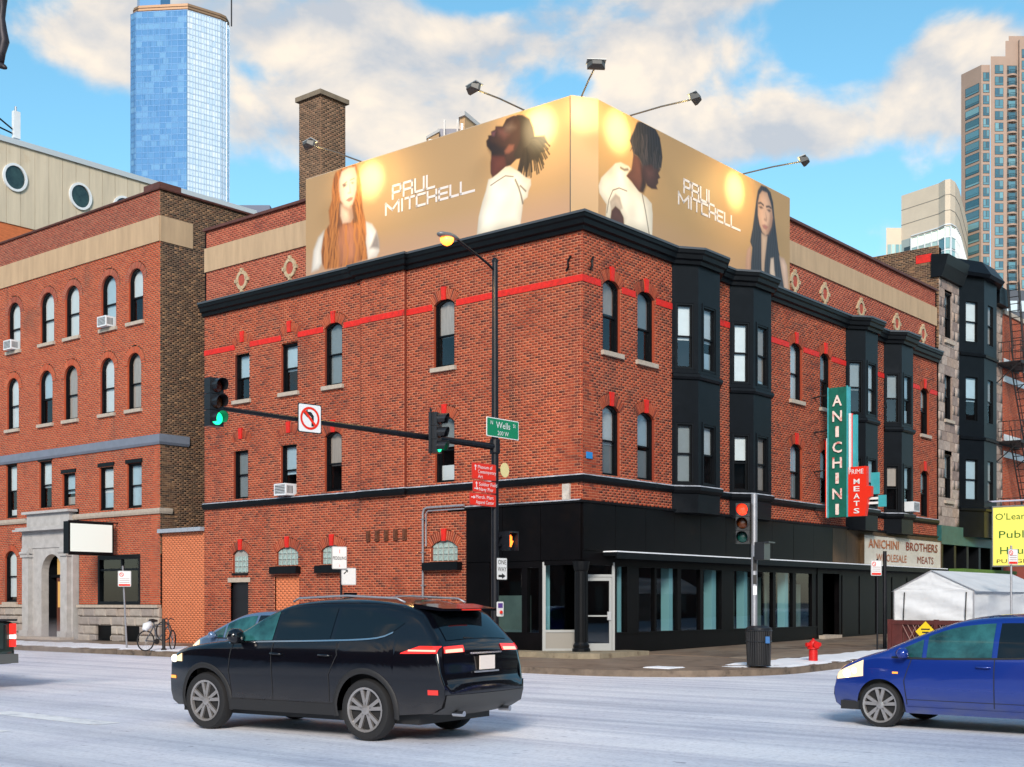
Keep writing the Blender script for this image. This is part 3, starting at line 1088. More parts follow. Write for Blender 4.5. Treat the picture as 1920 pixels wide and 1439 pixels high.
b = MB().tube([FL.p(-4.26, .09, 4.56), FL.p(-5.75, .09, 4.56), FL.p(-5.88, .09, 4.52), FL.p(-5.93, .09, 4.40), FL.p(-5.93, .09, .25)], .035, 8)
b.tube([FL.p(-4.26, .09, 4.46), FL.p(-5.72, .09, 4.46), FL.p(-5.80, .09, 4.38), FL.p(-5.80, .09, 3.4)], .022, 6)
for z in (1.0, 2.2, 3.2, 4.2):
    b.box(FL, -5.99, -5.87, 0, .13, z, z + .03)
b.build('conduit', STEELG, CB, smooth=40.0)
for fr, a in ((FL, -.45), (FR_, .38)):
    b = MB()
    b.tube([fr.p(a - .07, .03, 10.86), fr.p(a, .05, 10.95), fr.p(a - .01, .05, 11.12), fr.p(a + .08, .03, 11.24)], .03, 6)
    b.build('wall_anchor', BLACKW, CB)
MB().box(FR_, .17, .43, -.01, .03, 5.66, 5.84).build('plaque', mat('blue_enamel', rgb(40, 130, 200), .4), CB)
MB().box(FL, -.64, -.40, -.01, .08, 4.53, 4.97).build('junction_box', mat('rusty_white', rgb(190, 182, 172), .6, var=.25, vs=6, stain=((.25, .09, .03), 4, .9, .55)), CB)
# bays
PATH_L = [(0, UL), (0, 8.65), (-.1, 8.65), (-.1, 6.71), (0, 6.71), (0, 0)]
PATH_R = []
for v0, v1, v2, v3 in BAYS:
    PATH_R += [(v0, 0), (v1, -BP), (v2, -BP), (v3, 0)]
PATH = PATH_L + PATH_R + [(VR, 0)]
b = MB()
b.sweep(PATH, [(0, ZC0), (.10, ZC0), (.12, ZC0 + .10), (.20, ZC0 + .14), (.22, ZC0 + .26), (.27, ZC0 + .30), (.29, ZC1), (-.3, ZC1), (-.3, ZC0)])
b.build('cornice', BLACKS, CB)
b = MB().sweep(PATH_L[:-1] + [(0, 0)] + PATH_R + [(VR, 0)], [(.295, ZC1 - .05), (.31, ZC1 - .05), (.31, ZC1 + .015), (-.28, ZC1 + .02), (-.28, ZC1 + .002), (.295, ZC1 + .002)])
b.build('gutter_edge', mat('pale_flashing', (.05, .058, .07), .45), CB)
b = MB().sweep(PATH, [(-.02, 5.0), (.05, 5.0), (.11, 5.08), (.11, 5.19), (-.02, 5.225)])
b.build('belt_course', BLACKS, CB)
b = MB().sweep(PATH, [(.02, 5.222), (.105, 5.192), (.10, 5.204), (.03, 5.234)])
b.build('snow_line', DSNOW, CB)
for bi, (v0, v1, v2, v3) in enumerate(BAYS):
    pts = [(v0, 0), (v1, -BP), (v2, -BP), (v3, 0)]
    b = MB()
    wins = []
    for k in range(3):
        p, q = pts[k], pts[k + 1]
        ln = math.hypot(q[0] - p[0], q[1] - p[1])
        f = Fr((p[0], p[1], 0), (q[0] - p[0], q[1] - p[1]))
        hw = .29 if k != 1 else .36
        c = ln / 2 + (-.02 if k == 0 else 0)
        t = -.10
        b.box(f, 0, c - hw, t, 0, 4.43, ZC0 + .02)
        b.box(f, c + hw, ln, t, 0, 4.43, ZC0 + .02)
        b.box(f, c - hw, c + hw, t, 0, 4.43, 5.27)
        b.box(f, c - hw, c + hw, t, 0, 7.12, 8.74)
        b.box(f, c - hw, c + hw, t, 0, 10.72, ZC0 + .02)
        for zlo, zhi in ((5.27, 7.12), (8.74, 10.72)):
            for x in (c - hw - .05, c + hw):
                b.box(f, x, x + .05, 0, .018, zlo - .02, zhi + .06)
            b.box(f, c - hw, c + hw, 0, .018, zhi, zhi + .06)
            wins.append((f, c, hw, zlo, zhi, k))
    b.hprism([(v0, .1), (v0, 0), (v1, -BP), (v2, -BP), (v3, 0), (v3, .1)], 4.41, 4.43)
    bay = b.build('bay_window', BLACKS, CB)
    m = MB().sweep(pts, [(0, 8.42), (.06, 8.43), (.10, 8.50), (.09, 8.58), (0, 8.62)])
    m.build('moulding', BLACKS, CB, bay)
    for j, (f, c, hw, zlo, zhi, k) in enumerate(wins):
        r = random.Random(bi * 10 + j)
        sash_window(f, CB, c, hw, zlo, zhi, 0, blind=r.choice([.5, .55, .9, .95, .45]), bmat=r.choice([0, 3, 2, 1, 0]), sill=False, depth=.05, reveal=BLACKS, lower=r.choice([None, (.6, 3), (.9, 1), None]))
# anchors ------------------------------------------------ shop front
b = MB()
b.box(FR_, 0.0, 15.3, -.06, -.02, 2.86, 4.5)
b.box(FL, -4.24, 0.0, -.06, -.02, 2.86, 4.5)
b.box(FR_, 15.3, VR, -.06, -.02, 2.86, 4.5)
b.build('fascia_backing', BLACKF, CB)
def panels(fr, a0, a1, z0, z1, w, m, nm='fascia_panel'):
    k = max(1, round((a1 - a0) / w))
    for i in range(k):
        x0, x1 = a0 + (a1 - a0) * i / k, a0 + (a1 - a0) * (i + 1) / k
        q = MB().box(fr, x0 + .008, x1 - .008, -.02, .03 + random.uniform(-.004, .004), z0, z1)
        q.build(nm, m, CB)
panels(FL, -4.24, -.03, 2.88, 4.44, 1.5, BLACKF)
panels(FR_, .0, 15.3, 3.14, 4.44, 1.53, BLACKF)
panels(FR_, 15.3, 25.3, 3.14, 4.44, 1.1, BROWNW)
b = MB().sweep([(0, 4.24), (0, 0), (VR, 0)], [(-.02, 4.445), (.07, 4.445), (.09, 4.50), (-.02, 4.53)])
b.build('fascia_cap', BLACKW, CB)
MB().sweep([(0, 4.24), (0, .05)], [(.0, 4.532), (.088, 4.503), (.085, 4.52), (0, 4.545)]).build('snow_line', DSNOW, CB)
led = MB()
led.box(FR_, .95, VR, -.02, .48, 3.00, 3.10)
led.box(FR_, .95, VR, .44, .49, 2.92, 3.00)
le = led.build('ledge', BLACKS, CB)
MB().box(FR_, .96, VR, .0, .47, 3.101, 3.135).build('snow_cover', SNOW, CB, le)
# bulkheads, piers
b = MB()
b.box(FR_, 1.55, 14.1, -.25, .0, .2, .80)
b.box(FR_, 1.55, 14.1, -.25, .03, .80, .85)
for a0, a1 in ((1.52, 1.65), (2.12, 2.72), (3.59, 3.70), (4.84, 5.04), (6.15, 6.32), (7.39, 8.16), (9.50, 9.60), (10.84, 11.03), (12.26, 12.50), (13.72, 14.1)):
    b.box(FR_, a0, a1, -.16, .02 if a1 - a0 > .4 else -.01, .85, 2.72)
b.box(FR_, 1.5, 14.1, -.16, .0, 2.72, 3.0)
b.box(FL, -4.24, -3.33, -.2, .02, .2, 2.86)
b.box(FL, -3.33, -1.42, -.2, .0, .2, .85)
b.box(FL, -2.15, -1.95, -.16, -.01, .85, 2.68)
b.box(FL, -1.53, -1.40, -.16, .0, .85, 2.68)
b.box(FL, -3.33, -1.40, -.16, .0, 2.68, 2.86)
b.hprism([(.02, .02), (1.55, .02), (1.55, .3), (.3, 1.45), (.02, 1.45)], 2.83, 2.86)
b.box(FR_, .0, 1.52, -.12, .0, 2.74, 3.14)
b.box(FL, -1.4, 0, -.12, .0, 2.74, 2.88)
b.build('shopfront_frame', BLACKF, CB)
for a0, a1 in ((1.65, 2.12), (2.72, 3.59), (3.70, 4.84), (5.04, 6.15), (6.32, 7.39), (8.16, 9.50), (9.60, 10.84), (11.03, 12.26), (12.50, 13.72)):
    MB().quad(FR_.p(a0, -.08, .85), FR_.p(a1, -.08, .85), FR_.p(a1, -.08, 2.72), FR_.p(a0, -.08, 2.72)).build('shop_pane', PANE2, CB, fix=False)
for a0, a1 in ((-3.33, -2.15), (-1.95, -1.53)):
    MB().quad(FL.p(a0, -.08, .85), FL.p(a1, -.08, .85), FL.p(a1, -.08, 2.68), FL.p(a0, -.08, 2.68)).build('shop_pane', PANE2, CB, fix=False)
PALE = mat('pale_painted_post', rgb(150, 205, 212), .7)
PANELG = mat('pale_green_panel', rgb(96, 116, 110), .8, var=.2, vs=2)
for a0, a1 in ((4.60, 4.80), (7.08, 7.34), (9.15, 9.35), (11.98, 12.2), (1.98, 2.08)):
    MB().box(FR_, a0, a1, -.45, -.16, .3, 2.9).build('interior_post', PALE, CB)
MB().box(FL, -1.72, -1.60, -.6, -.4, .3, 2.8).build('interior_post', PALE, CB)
MB().box(FL, -3.4, -2.2, -.5, -.42, .3, 1.9).build('interior_panel', PANELG, CB)
for a0, a1, z1 in ((8.2, 9.0, 2.7), (9.62, 10.8, 2.55), (11.05, 11.8, 2.6), (12.52, 13.7, 2.35)):  # pale panels stand in for a tent-like reflection in the glass
    q = MB()
    n = 8
    for i in range(n):
        x0, x1 = a0 + (a1 - a0) * i / n, a0 + (a1 - a0) * (i + 1) / n
        q.quad(FR_.p(x0, -.45 - .05 * (i % 2), .6), FR_.p(x1, -.5 + .05 * (i % 2), .6), FR_.p(x1, -.5 + .05 * (i % 2), z1), FR_.p(x0, -.45 - .05 * (i % 2), z1))
    q.build('interior_panel', PANELG, CB, fix=False)
# dark doorway and closed front beyond the shop windows
b = MB()
b.box(FR_, 14.1, 25.3, -1.3, -1.25, .2, 3.0)
b.box(FR_, 15.9, 25.3, -.2, .0, .2, 3.0)
b.box(FR_, 14.1, 14.5, -.2, .02, .2, 3.0)
b.box(FR_, 14.1, 15.95, -1.25, .0, 2.75, 2.99)
for k in range(6):
    b.box(FR_, 16.1 + k * 1.5, 17.45 + k * 1.5, .0, .025, .5, 2.7)
b.build('closed_front', BLACKF, CB)
MB().box(FR_, 14.2, 15.6, -.4, .25, .2, .52).build('door_step', STONE, CB)
b = MB().box(FR_, 14.75, 15.05, -.3, -.25, 2.45, 2.65)
b.build('notice', mat('orange_notice', rgb(200, 90, 40), .6), CB)
# entrance on the chamfered corner
FD = Fr((0, 1.40, 0), (1.52, -1.40))
LD = math.hypot(1.52, 1.40)
FRAME = mat('pale_aluminium_frame', rgb(168, 172, 172), .4, .3)
zb = .345
b = MB()
b.box(FD, 0, .09, -.05, .05, zb, 2.83)
b.box(FD, .95, 1.05, -.05, .05, zb, 2.83)
b.box(FD, 1.99, LD, -.05, .05, zb, 2.83)
b.box(FD, .09, .95, -.04, .04, zb, zb + .06)
b.box(FD, .09, .95, -.04, .04, .86, .93)
b.box(FD, 1.05, 1.99, -.05, .05, 2.42, 2.49)
ent = b.build('entrance_frame', FRAME, CB)
MB().box(FD, .09, .95, -.02, .02, zb + .06, .86).build('kick_panel', mat('grey_panel', rgb(140, 138, 132), .6), CB, ent)
MB().quad(FD.p(.09, 0, .93), FD.p(.95, 0, .93), FD.p(.95, 0, 2.83), FD.p(.09, 0, 2.83)).build('pane', PANE2, CB, ent, fix=False)
MB().quad(FD.p(1.05, 0, 2.49), FD.p(1.99, 0, 2.49), FD.p(1.99, 0, 2.83), FD.p(1.05, 0, 2.83)).build('pane', PANE2, CB, ent, fix=False)
b = MB()
b.box(FD, 1.055, 1.13, -.025, .025, zb, 2.41)
b.box(FD, 1.91, 1.985, -.025, .025, zb, 2.41)
b.box(FD, 1.13, 1.91, -.025, .025, zb, zb + .2)
b.box(FD, 1.13, 1.91, -.025, .025, 2.31, 2.41)
b.box(FD, 1.13, 1.91, -.035, .035, 1.30, 1.34)
dr = b.build('door', FRAME, CB)
MB().quad(FD.p(1.13, 0, zb + .2), FD.p(1.91, 0, zb + .2), FD.p(1.91, 0, 2.31), FD.p(1.13, 0, 2.31)).build('pane', PANE2, CB, dr, fix=False)
MB().box(FD, 1.85, 1.96, .025, .07, 1.20, 1.44).build('handle', ALU, CB, dr)
prof = [(.25, .345), (.25, .42), (.22, .45), (.23, .52), (.20, .56), (.18, .60), (.175, 2.55), (.20, 2.60), (.22, 2.70), (.24, 2.83)]
b = MB().lathe((.16, .16, 0), prof, 20)
for k in range(16):
    a = 2 * math.pi * k / 16
    b.tube([(.16 + .176 * math.cos(a), .16 + .176 * math.sin(a), .62), (.16 + .172 * math.cos(a), .16 + .172 * math.sin(a), 2.53)], .016, 5)
b.build('column', BLACKW, CB)
MB().hprism([(0, 2.2), (-.85, 2.0), (-.95, -.55), (-.55, -.98), (1.85, -.95), (2.0, 0), (1.5, .05), (.1, 1.5)], .1, .345).build('entrance_slab', mat('worn_slab', rgb(142, 132, 112), .75, var=.3, vs=2.5, stain=((.09, .05, .025), 1.6, .7, .52)), CB)
# chimney
cw = Wall()
for f_, a0, a1 in ((Fr((2.84, 14.97, 0), (0, -1)), 0, 1.17), (Fr((2.84, 13.80, 0), (1, 0)), 0, 1.21)):
    cw.add(f_, a0, a1, 12.3, 19.95)
chm = MB().b(2.86, 4.04, 13.82, 14.96, 12.3, 19.95).build('chimney', MORTARD, CB)
cw.finish(CB, [BRICKD], MORTARD, parent=chm, names=('chimney_mortar', 'brick', 'brickwork'))
MB().b(2.74, 4.15, 13.70, 15.07, 19.95, 20.12).build('chimney_cap', mat('cap_concrete', rgb(120, 108, 92), .9, var=.2), CB, chm)
# ------------------------------------------------------------------ billboard wrapped round the corner
PRT = {
'w1_hair': [(1.32,2.93),(1.43,3.14),(1.76,3.2),(2.1,3.22),(2.38,3.22),(2.5,2.94),(2.61,2.49),(2.65,2.06),(2.69,1.66),(2.81,1.3),(2.85,0.9),(2.79,0.63),(2.87,0.34),(2.91,0.1),(2.5,0.09),(1.93,0.04),(1.39,0.05),(0.92,0.1),(0.79,0.32),(0.75,0.71),(0.84,1.1),(0.96,1.36),(1.16,1.53),(1.11,1.97),(1.26,2.28),(1.26,2.63)],
'w1_face': [(1.72,3.1),(2.01,3.16),(2.34,3.11),(2.42,2.81),(2.4,2.39),(2.32,2.13),(2.22,1.95),(2.03,1.89),(1.85,1.97),(1.66,2.2),(1.6,2.5),(1.6,2.85)],
'w1_neck': [(1.64,2.09),(2.18,1.9),(2.26,1.52),(2.14,1.4),(1.76,1.43),(1.64,1.69)],
'w1_top': [(1.68,1.43),(2.14,1.4),(2.42,1.12),(2.5,0.09),(1.6,0.07),(1.47,0.87)],
'w1_sl': [(0.62,1.19),(0.88,1.35),(0.79,0.32),(0.62,0.15),(0.28,0.12),(0.34,0.54),(0.38,0.8)],
'w1_sr': [(2.81,1.3),(3.11,1.16),(3.31,0.9),(3.41,0.58),(3.44,0.24),(3.31,0.09),(2.91,0.08),(2.83,0.62)],
'w1_srd': [(3.31,0.87),(3.41,0.63),(3.43,0.35),(3.03,0.42)],
'w1_neckshade': [(1.64,2.07),(2.05,1.87),(2.26,1.91),(2.3,1.45),(2.1,1.44),(2.01,1.76)],
'w1_hairdark': [(1.56,2.22),(1.66,2.09),(1.64,1.69),(1.68,1.4),(1.39,1.17),(1.26,1.48),(1.39,1.91)],
'w1_hairdark2': [(2.26,1.91),(2.5,2.15),(2.65,1.67),(2.46,1.31),(2.3,1.4)],
'w1_eye1': [(1.77,2.67),(1.88,2.68),(1.96,2.63),(1.87,2.58),(1.8,2.58)],
'w1_eye2': [(2.14,2.66),(2.22,2.66),(2.29,2.62),(2.22,2.6)],
'w1_lip': [(1.91,2.14),(2.03,2.19),(2.14,2.2),(2.24,2.17),(2.21,2.1),(2.06,2.06)],
'w1_nose': [(2.08,2.63),(2.13,2.45),(2.16,2.33),(2.05,2.32),(2.0,2.36),(2.1,2.37)],
'm1_head': [(8.86,3.16),(8.6,3.13),(8.5,3.0),(8.46,2.95),(8.2,3.01),(8.18,2.92),(8.03,2.9),(8.04,2.8),(7.91,2.81),(7.92,2.73),(7.84,2.67),(7.86,2.51),(8.03,2.32),(8.04,2.11),(8.01,2.01),(8.01,1.7),(8.08,1.57),(8.23,1.63),(8.56,1.76),(8.76,1.77),(8.99,1.9),(9.12,1.89),(9.25,2.09),(9.25,2.6),(9.19,3.08)],
'm1_hair': [(8.99,1.9),(9.12,1.89),(9.04,1.53),(9.16,1.48),(9.25,1.64),(9.3,1.46),(9.38,1.46),(9.45,1.67),(9.51,1.73),(9.64,1.75),(9.74,1.63),(9.77,1.63),(9.83,1.89),(9.96,1.88),(9.94,2.11),(10.1,2.1),(9.99,2.32),(9.64,2.38),(9.58,2.65),(9.45,2.93),(9.19,3.09),(8.99,3.14),(9.12,2.88),(9.12,2.42),(8.99,2.2),(8.86,2.03)],
'm1_ear': [(8.53,2.23),(8.7,2.37),(8.89,2.32),(8.86,2.18),(8.7,2.12),(8.56,2.14)],
'm1_neck': [(8.04,2.21),(8.53,2.1),(8.6,1.78),(8.23,1.63),(8.08,1.57),(8.01,1.75),(8.0,2.01)],
'm1_cheek': [(8.23,2.96),(8.53,2.87),(8.7,2.65),(8.53,2.56),(8.3,2.74)],
'm1_brow': [(8.56,2.94),(8.8,2.96),(8.93,2.8),(8.73,2.74),(8.56,2.78)],
'm1_lips': [(8.04,2.88),(8.2,2.87),(8.16,2.74),(8.06,2.76)],
'm1_beard': [(7.89,2.66),(8.13,2.55),(8.53,2.31),(8.56,2.07),(8.06,2.21),(7.92,2.42)],
'm1_hood': [(7.92,1.54),(8.08,1.56),(8.26,1.62),(8.56,1.76),(8.73,1.75),(9.09,1.5),(9.32,1.3),(9.5,1.21),(9.51,1.05),(9.42,0.9),(9.38,0.73),(9.25,0.68),(9.21,0.59),(9.19,0.39),(9.12,0.02),(7.48,0.02),(7.55,0.53),(7.69,0.94),(7.82,1.22)],
'm1_l1': [(8.93,1.32),(9.06,1.07),(9.14,0.85),(9.21,0.59)],
'm1_l2': [(9.12,1.11),(9.32,0.91)],
'm1_l3': [(8.01,1.35),(8.23,1.42),(8.56,1.51),(8.86,1.42)],
'm2_hair': [(1.96,3.16),(2.24,3.25),(2.89,3.22),(3.13,3.02),(3.22,2.73),(3.27,2.48),(3.2,2.14),(2.89,2.04),(2.7,2.12),(2.24,1.97),(2.01,2.14),(1.76,2.18),(1.69,2.29),(1.58,2.2),(1.67,2.36),(1.56,2.5),(1.62,2.62),(1.74,2.78),(1.87,3.03)],
'm2_face': [(2.19,2.04),(2.79,2.27),(3.08,2.11),(3.17,2.09),(3.05,1.95),(3.15,1.84),(3.03,1.76),(3.05,1.66),(2.94,1.55),(3.01,1.46),(2.7,1.4),(2.47,1.43),(2.37,1.54),(2.24,1.69)],
'm2_neck': [(1.76,2.18),(2.05,2.15),(2.28,1.9),(2.42,1.5),(2.24,1.17),(1.96,1.15),(1.65,1.36),(1.38,1.44),(1.65,1.69)],
'm2_neckd': [(2.14,1.97),(2.37,1.54),(2.42,1.42),(2.28,1.18),(2.1,1.19),(2.19,1.52)],
'm2_hood': [(0.04,0.83),(0.17,1.08),(0.46,1.33),(0.85,1.66),(1.11,1.76),(1.51,1.75),(1.6,1.7),(1.38,1.44),(1.69,1.32),(2.05,1.15),(2.24,1.12),(2.42,1.09),(2.7,0.97),(2.75,0.67),(2.72,0.02),(1.29,0.0),(1.27,0.2),(1.07,0.4),(0.85,0.46),(0.66,0.3),(0.61,0.0),(0.38,0.02),(0.42,0.4),(0.25,0.51),(0.08,0.64)],
'm2_arm': [(0.66,0.28),(0.85,0.46),(1.07,0.4),(1.25,0.24),(1.27,0.02),(0.61,0.01)],
'm2_sl': [(0.57,0.51),(0.85,0.8),(1.07,0.76),(1.2,0.48),(1.07,0.4),(0.85,0.46),(0.66,0.3)],
'm2_l1': [(2.21,1.11),(2.37,0.69),(2.57,0.03)],
'm2_l2': [(0.44,0.18),(0.53,0.55),(0.72,0.87),(1.03,1.01),(1.42,1.02)],
'm2_l3': [(1.11,1.6),(1.29,1.59),(1.47,1.65)],
'm2_cheek': [(2.42,1.89),(2.79,2.01),(2.84,1.79),(2.51,1.65)],
'w2_hair': [(9.25,3.15),(9.02,2.92),(8.91,2.56),(8.79,2.05),(8.68,1.61),(8.51,1.12),(8.65,0.95),(8.57,0.46),(8.54,-0.02),(9.31,0.0),(9.89,0.02),(10.86,0.03),(10.73,0.47),(10.61,0.88),(10.43,1.28),(10.31,1.74),(10.16,2.29),(10.07,2.78),(9.89,3.08),(9.6,3.18)],
'w2_face': [(9.31,2.98),(9.66,3.0),(9.86,2.76),(9.98,2.53),(10.04,2.26),(9.95,1.95),(9.72,1.64),(9.54,1.54),(9.31,1.61),(9.13,1.82),(9.02,2.11),(9.02,2.53),(9.13,2.81)],
'w2_neck': [(9.25,1.56),(9.66,1.54),(9.57,1.09),(9.48,0.65),(9.42,0.01),(9.28,0.01),(9.25,0.74),(9.25,1.17)],
'w2_sr': [(10.49,1.06),(10.86,1.05),(11.07,0.86),(11.13,0.55),(11.16,0.0),(10.86,0.03),(10.67,0.52)],
'w2_sl': [(8.57,1.02),(8.34,0.83),(8.23,0.53),(8.2,0.0),(8.54,-0.02),(8.59,0.61)],
'w2_gap': [(9.89,0.85),(10.1,0.92),(10.16,0.5),(10.31,0.02),(9.89,0.02),(9.83,0.43)],
'w2_e1': [(9.08,2.4),(9.25,2.46),(9.38,2.42),(9.22,2.36)],
'w2_e2': [(9.63,2.43),(9.78,2.48),(9.92,2.45),(9.78,2.38)],
'w2_b1': [(9.07,2.51),(9.22,2.56),(9.39,2.52)],
'w2_b2': [(9.6,2.52),(9.78,2.57),(9.92,2.55)],
'w2_lip': [(9.3,1.83),(9.48,1.9),(9.72,1.87),(9.57,1.74),(9.39,1.75)],
'w2_nose': [(9.54,2.31),(9.63,2.11),(9.59,2.02),(9.42,2.04),(9.45,2.09),(9.57,2.11)],
'w2_shade': [(9.89,2.45),(10.04,2.26),(9.95,1.95),(9.72,1.64),(9.6,1.7),(9.83,2.04)],
}
def poly_alpha(poly, S, T, soft):
    P = np.array(poly)
    Q = np.roll(P, -1, 0)
    d2 = np.full(S.shape, 1e9)
    ins = np.zeros(S.shape, bool)
    for (x0, y0), (x1, y1) in zip(P, Q):
        ex, ey = x1 - x0, y1 - y0
        l = ex * ex + ey * ey + 1e-12
        t = np.clip(((S - x0) * ex + (T - y0) * ey) / l, 0, 1)
        d2 = np.minimum(d2, (S - x0 - t * ex) ** 2 + (T - y0 - t * ey) ** 2)
        c = ((y0 > T) != (y1 > T)) & (S < ex * (T - y0) / (ey if abs(ey) > 1e-9 else 1e-9) + x0)
        ins ^= c
    sd = np.where(ins, np.sqrt(d2), -np.sqrt(d2))
    x = np.clip(sd / soft * .5 + .5, 0, 1)
    return x * x * (3 - 2 * x)
def line_alpha(pl, S, T, w):
    a = np.zeros(S.shape)
    for (x0, y0), (x1, y1) in zip(pl[:-1], pl[1:]):
        ex, ey = x1 - x0, y1 - y0
        t = np.clip(((S - x0) * ex + (T - y0) * ey) / (ex * ex + ey * ey), 0, 1)
        d = np.sqrt((S - x0 - t * ex) ** 2 + (T - y0 - t * ey) ** 2)
        a = np.maximum(a, np.clip(1.3 - d / w, 0, 1))
    return a
def hairtex(S, T, f, amp, seed):
    w = .35 * np.sin(T * 4.1 + seed) + .18 * np.sin(T * 9.3 + seed * 2)
    return 1 + amp * (np.sin((S + .10 * w) * f) * .6 + np.sin((S + .14 * w) * f * 2.3 + 1.3) * .4)
def fold_noise(S, T):
    r = np.random.default_rng(5)
    g = np.zeros(S.shape)
    for k in range(9):
        f, a, p = r.uniform(2, 11), r.uniform(0, 3.1), r.uniform(0, 6.28)
        g += np.sin(f * (S * np.cos(a) + T * np.sin(a)) + p + 1.2 * np.sin(2.2 * T + p)) / (1 + f * .12)
    return g / 4.0
def print_left(S, T):
    C = np.zeros(S.shape + (3,)) + np.array((.40, .250, .120))
    C *= (1 - .05 * np.sin(S * .6))[..., None]
    C += (np.clip(.9 - T, 0, 1) * .10)[..., None] * np.array((.4, .2, .6))
    grain = fold_noise(S, T)
    def put(key, c, soft=.04, k=1.0):
        nonlocal C
        a = (poly_alpha(PRT[key], S, T, soft) * k)[..., None]
        e = poly_alpha(PRT[key], S, T, .55) * 2 - 1            # rounding towards the rim of the shape
        sh = .70 + .34 * np.clip(e * 1.4, 0, 1)
        big = key[3:] in ('sl', 'sr', 'hood', 'top')
        sh = sh * (1 + (.20 if big else .06) * grain)
        C = C * (1 - a) + np.array(c) * sh[..., None] * a
    cr = lambda a, b, t: np.array(a) * (1 - t[..., None]) + np.array(b) * t[..., None]
    put('w1_sl', (.74, .68, .60), .08)
    put('w1_sr', (.72, .66, .60), .05)
    put('w1_srd', (.30, .25, .23), .09)
    hb = cr((.10, .028, .008), (.45, .16, .038), np.clip(hairtex(S, T, 21, .55, 1) - .35, 0, 1))
    a = poly_alpha(PRT['w1_hair'], S, T, .05)[..., None]
    C = C * (1 - a) + hb * a
    put('w1_top', (.40, .16, .085), .12, .75)
    a = (poly_alpha(PRT['w1_hair'], S, T, .05) * np.clip((hairtex(S, T, 14, .9, 3) - .9), 0, 1) * (T < 1.35))[..., None]
    C = C * (1 - a) + np.array((.46, .17, .04)) * a
    put('w1_neck', (.66, .48, .36), .05)
    put('w1_neckshade', (.28, .15, .09), .14, .7)
    put('w1_hairdark', (.07, .035, .025), .12, .8)
    put('w1_hairdark2', (.09, .05, .02), .12, .75)
    put('w1_face', (.74, .57, .44), .05)
    sh = np.clip((S - 2.05) * 1.6, 0, 1) * poly_alpha(PRT['w1_face'], S, T, .05)
    C *= (1 - .25 * sh)[..., None]
    put('w1_nose', (.42, .24, .16), .05, .7)
    put('w1_eye1', (.07, .05, .045), .045, .85)
    put('w1_eye2', (.10, .07, .05), .045, .8)
    put('w1_lip', (.48, .16, .12), .035, .9)
    r = np.random.default_rng(8)
    hp = np.array(PRT['w1_hair'])
    for k in range(60):                                  # long loose strands
        sd_ = 1 if k % 2 else -1
        x0 = 1.98 + sd_ * r.uniform(.36, .62)
        z0 = r.uniform(1.6, 3.0)
        p = [(x0 + sd_ * .10 * q * .5 + .05 * math.sin(q * 1.5 + k), z0 - .30 * q) for q in range(6)]
        a = (line_alpha(p, S, T, .020) * .55 * poly_alpha(PRT['w1_hair'], S, T, .12) * (1 - poly_alpha(PRT['w1_face'], S, T, .03)))[..., None]
        C = C * (1 - a) + np.array((.45, .17, .04) if k % 3 else (.13, .04, .012)) * a
    for p in ([(1.78, 2.66), (1.95, 2.72)], [(2.12, 2.74), (2.30, 2.76)]):
        a = (line_alpha(p, S, T, .028) * .6)[..., None]
        C = C * (1 - a) + np.array((.22, .10, .05)) * a
    # man looking up
    put('m1_hair', (.030, .020, .016), .035)
    put('m1_head', (.040, .018, .013), .03)
    put('m1_neck', (.105, .030, .022), .06)
    put('m1_beard', (.014, .009, .011), .1, .8)
    put('m1_cheek', (.15, .060, .050), .12, .8)
    put('m1_brow', (.17, .12, .10), .14, .7)
    put('m1_lips', (.15, .06, .075), .05)
    put('m1_ear', (.20, .075, .05), .05)
    put('m1_hair', (.028, .020, .014), .05, .85)
    r = np.random.default_rng(3)
    hx = np.array(PRT['m1_hair'])
    cx_, cz_ = hx[:, 0].mean() - .15, hx[:, 1].mean() + .25
    for k in range(26):                                  # dreadlocks swinging back
        an = -1.75 + 1.95 * k / 25 + r.uniform(-.05, .05)
        ln = r.uniform(.55, .88)
        p = [(cx_ + .25 * math.cos(an), cz_ + .2 * math.sin(an))]
        for q in range(1, 5):
            p.append((cx_ + (.25 + ln * q / 4 * .8) * math.cos(an - .05 * q), cz_ + (.2 + ln * q / 4 * .8) * math.sin(an - .05 * q) - .018 * q * q))
        a = (line_alpha(p, S, T, .030) * .95)[..., None]
        C = C * (1 - a) + np.array((.018, .012, .008)) * r.uniform(.5, 1.6) * a
    put('m1_hood', (.76, .70, .58), .03)
    sh = np.clip((S - 9.15) * 2, 0, 1) * poly_alpha(PRT['m1_hood'], S, T, .04)
    C *= (1 - .22 * sh)[..., None]
    for k, w in (('m1_l1', .035), ('m1_l2', .03), ('m1_l3', .022)):
        a = (line_alpha(PRT[k], S, T, w) * .85)[..., None]
        C = C * (1 - a) + np.array((.10, .075, .05)) * a
    return C
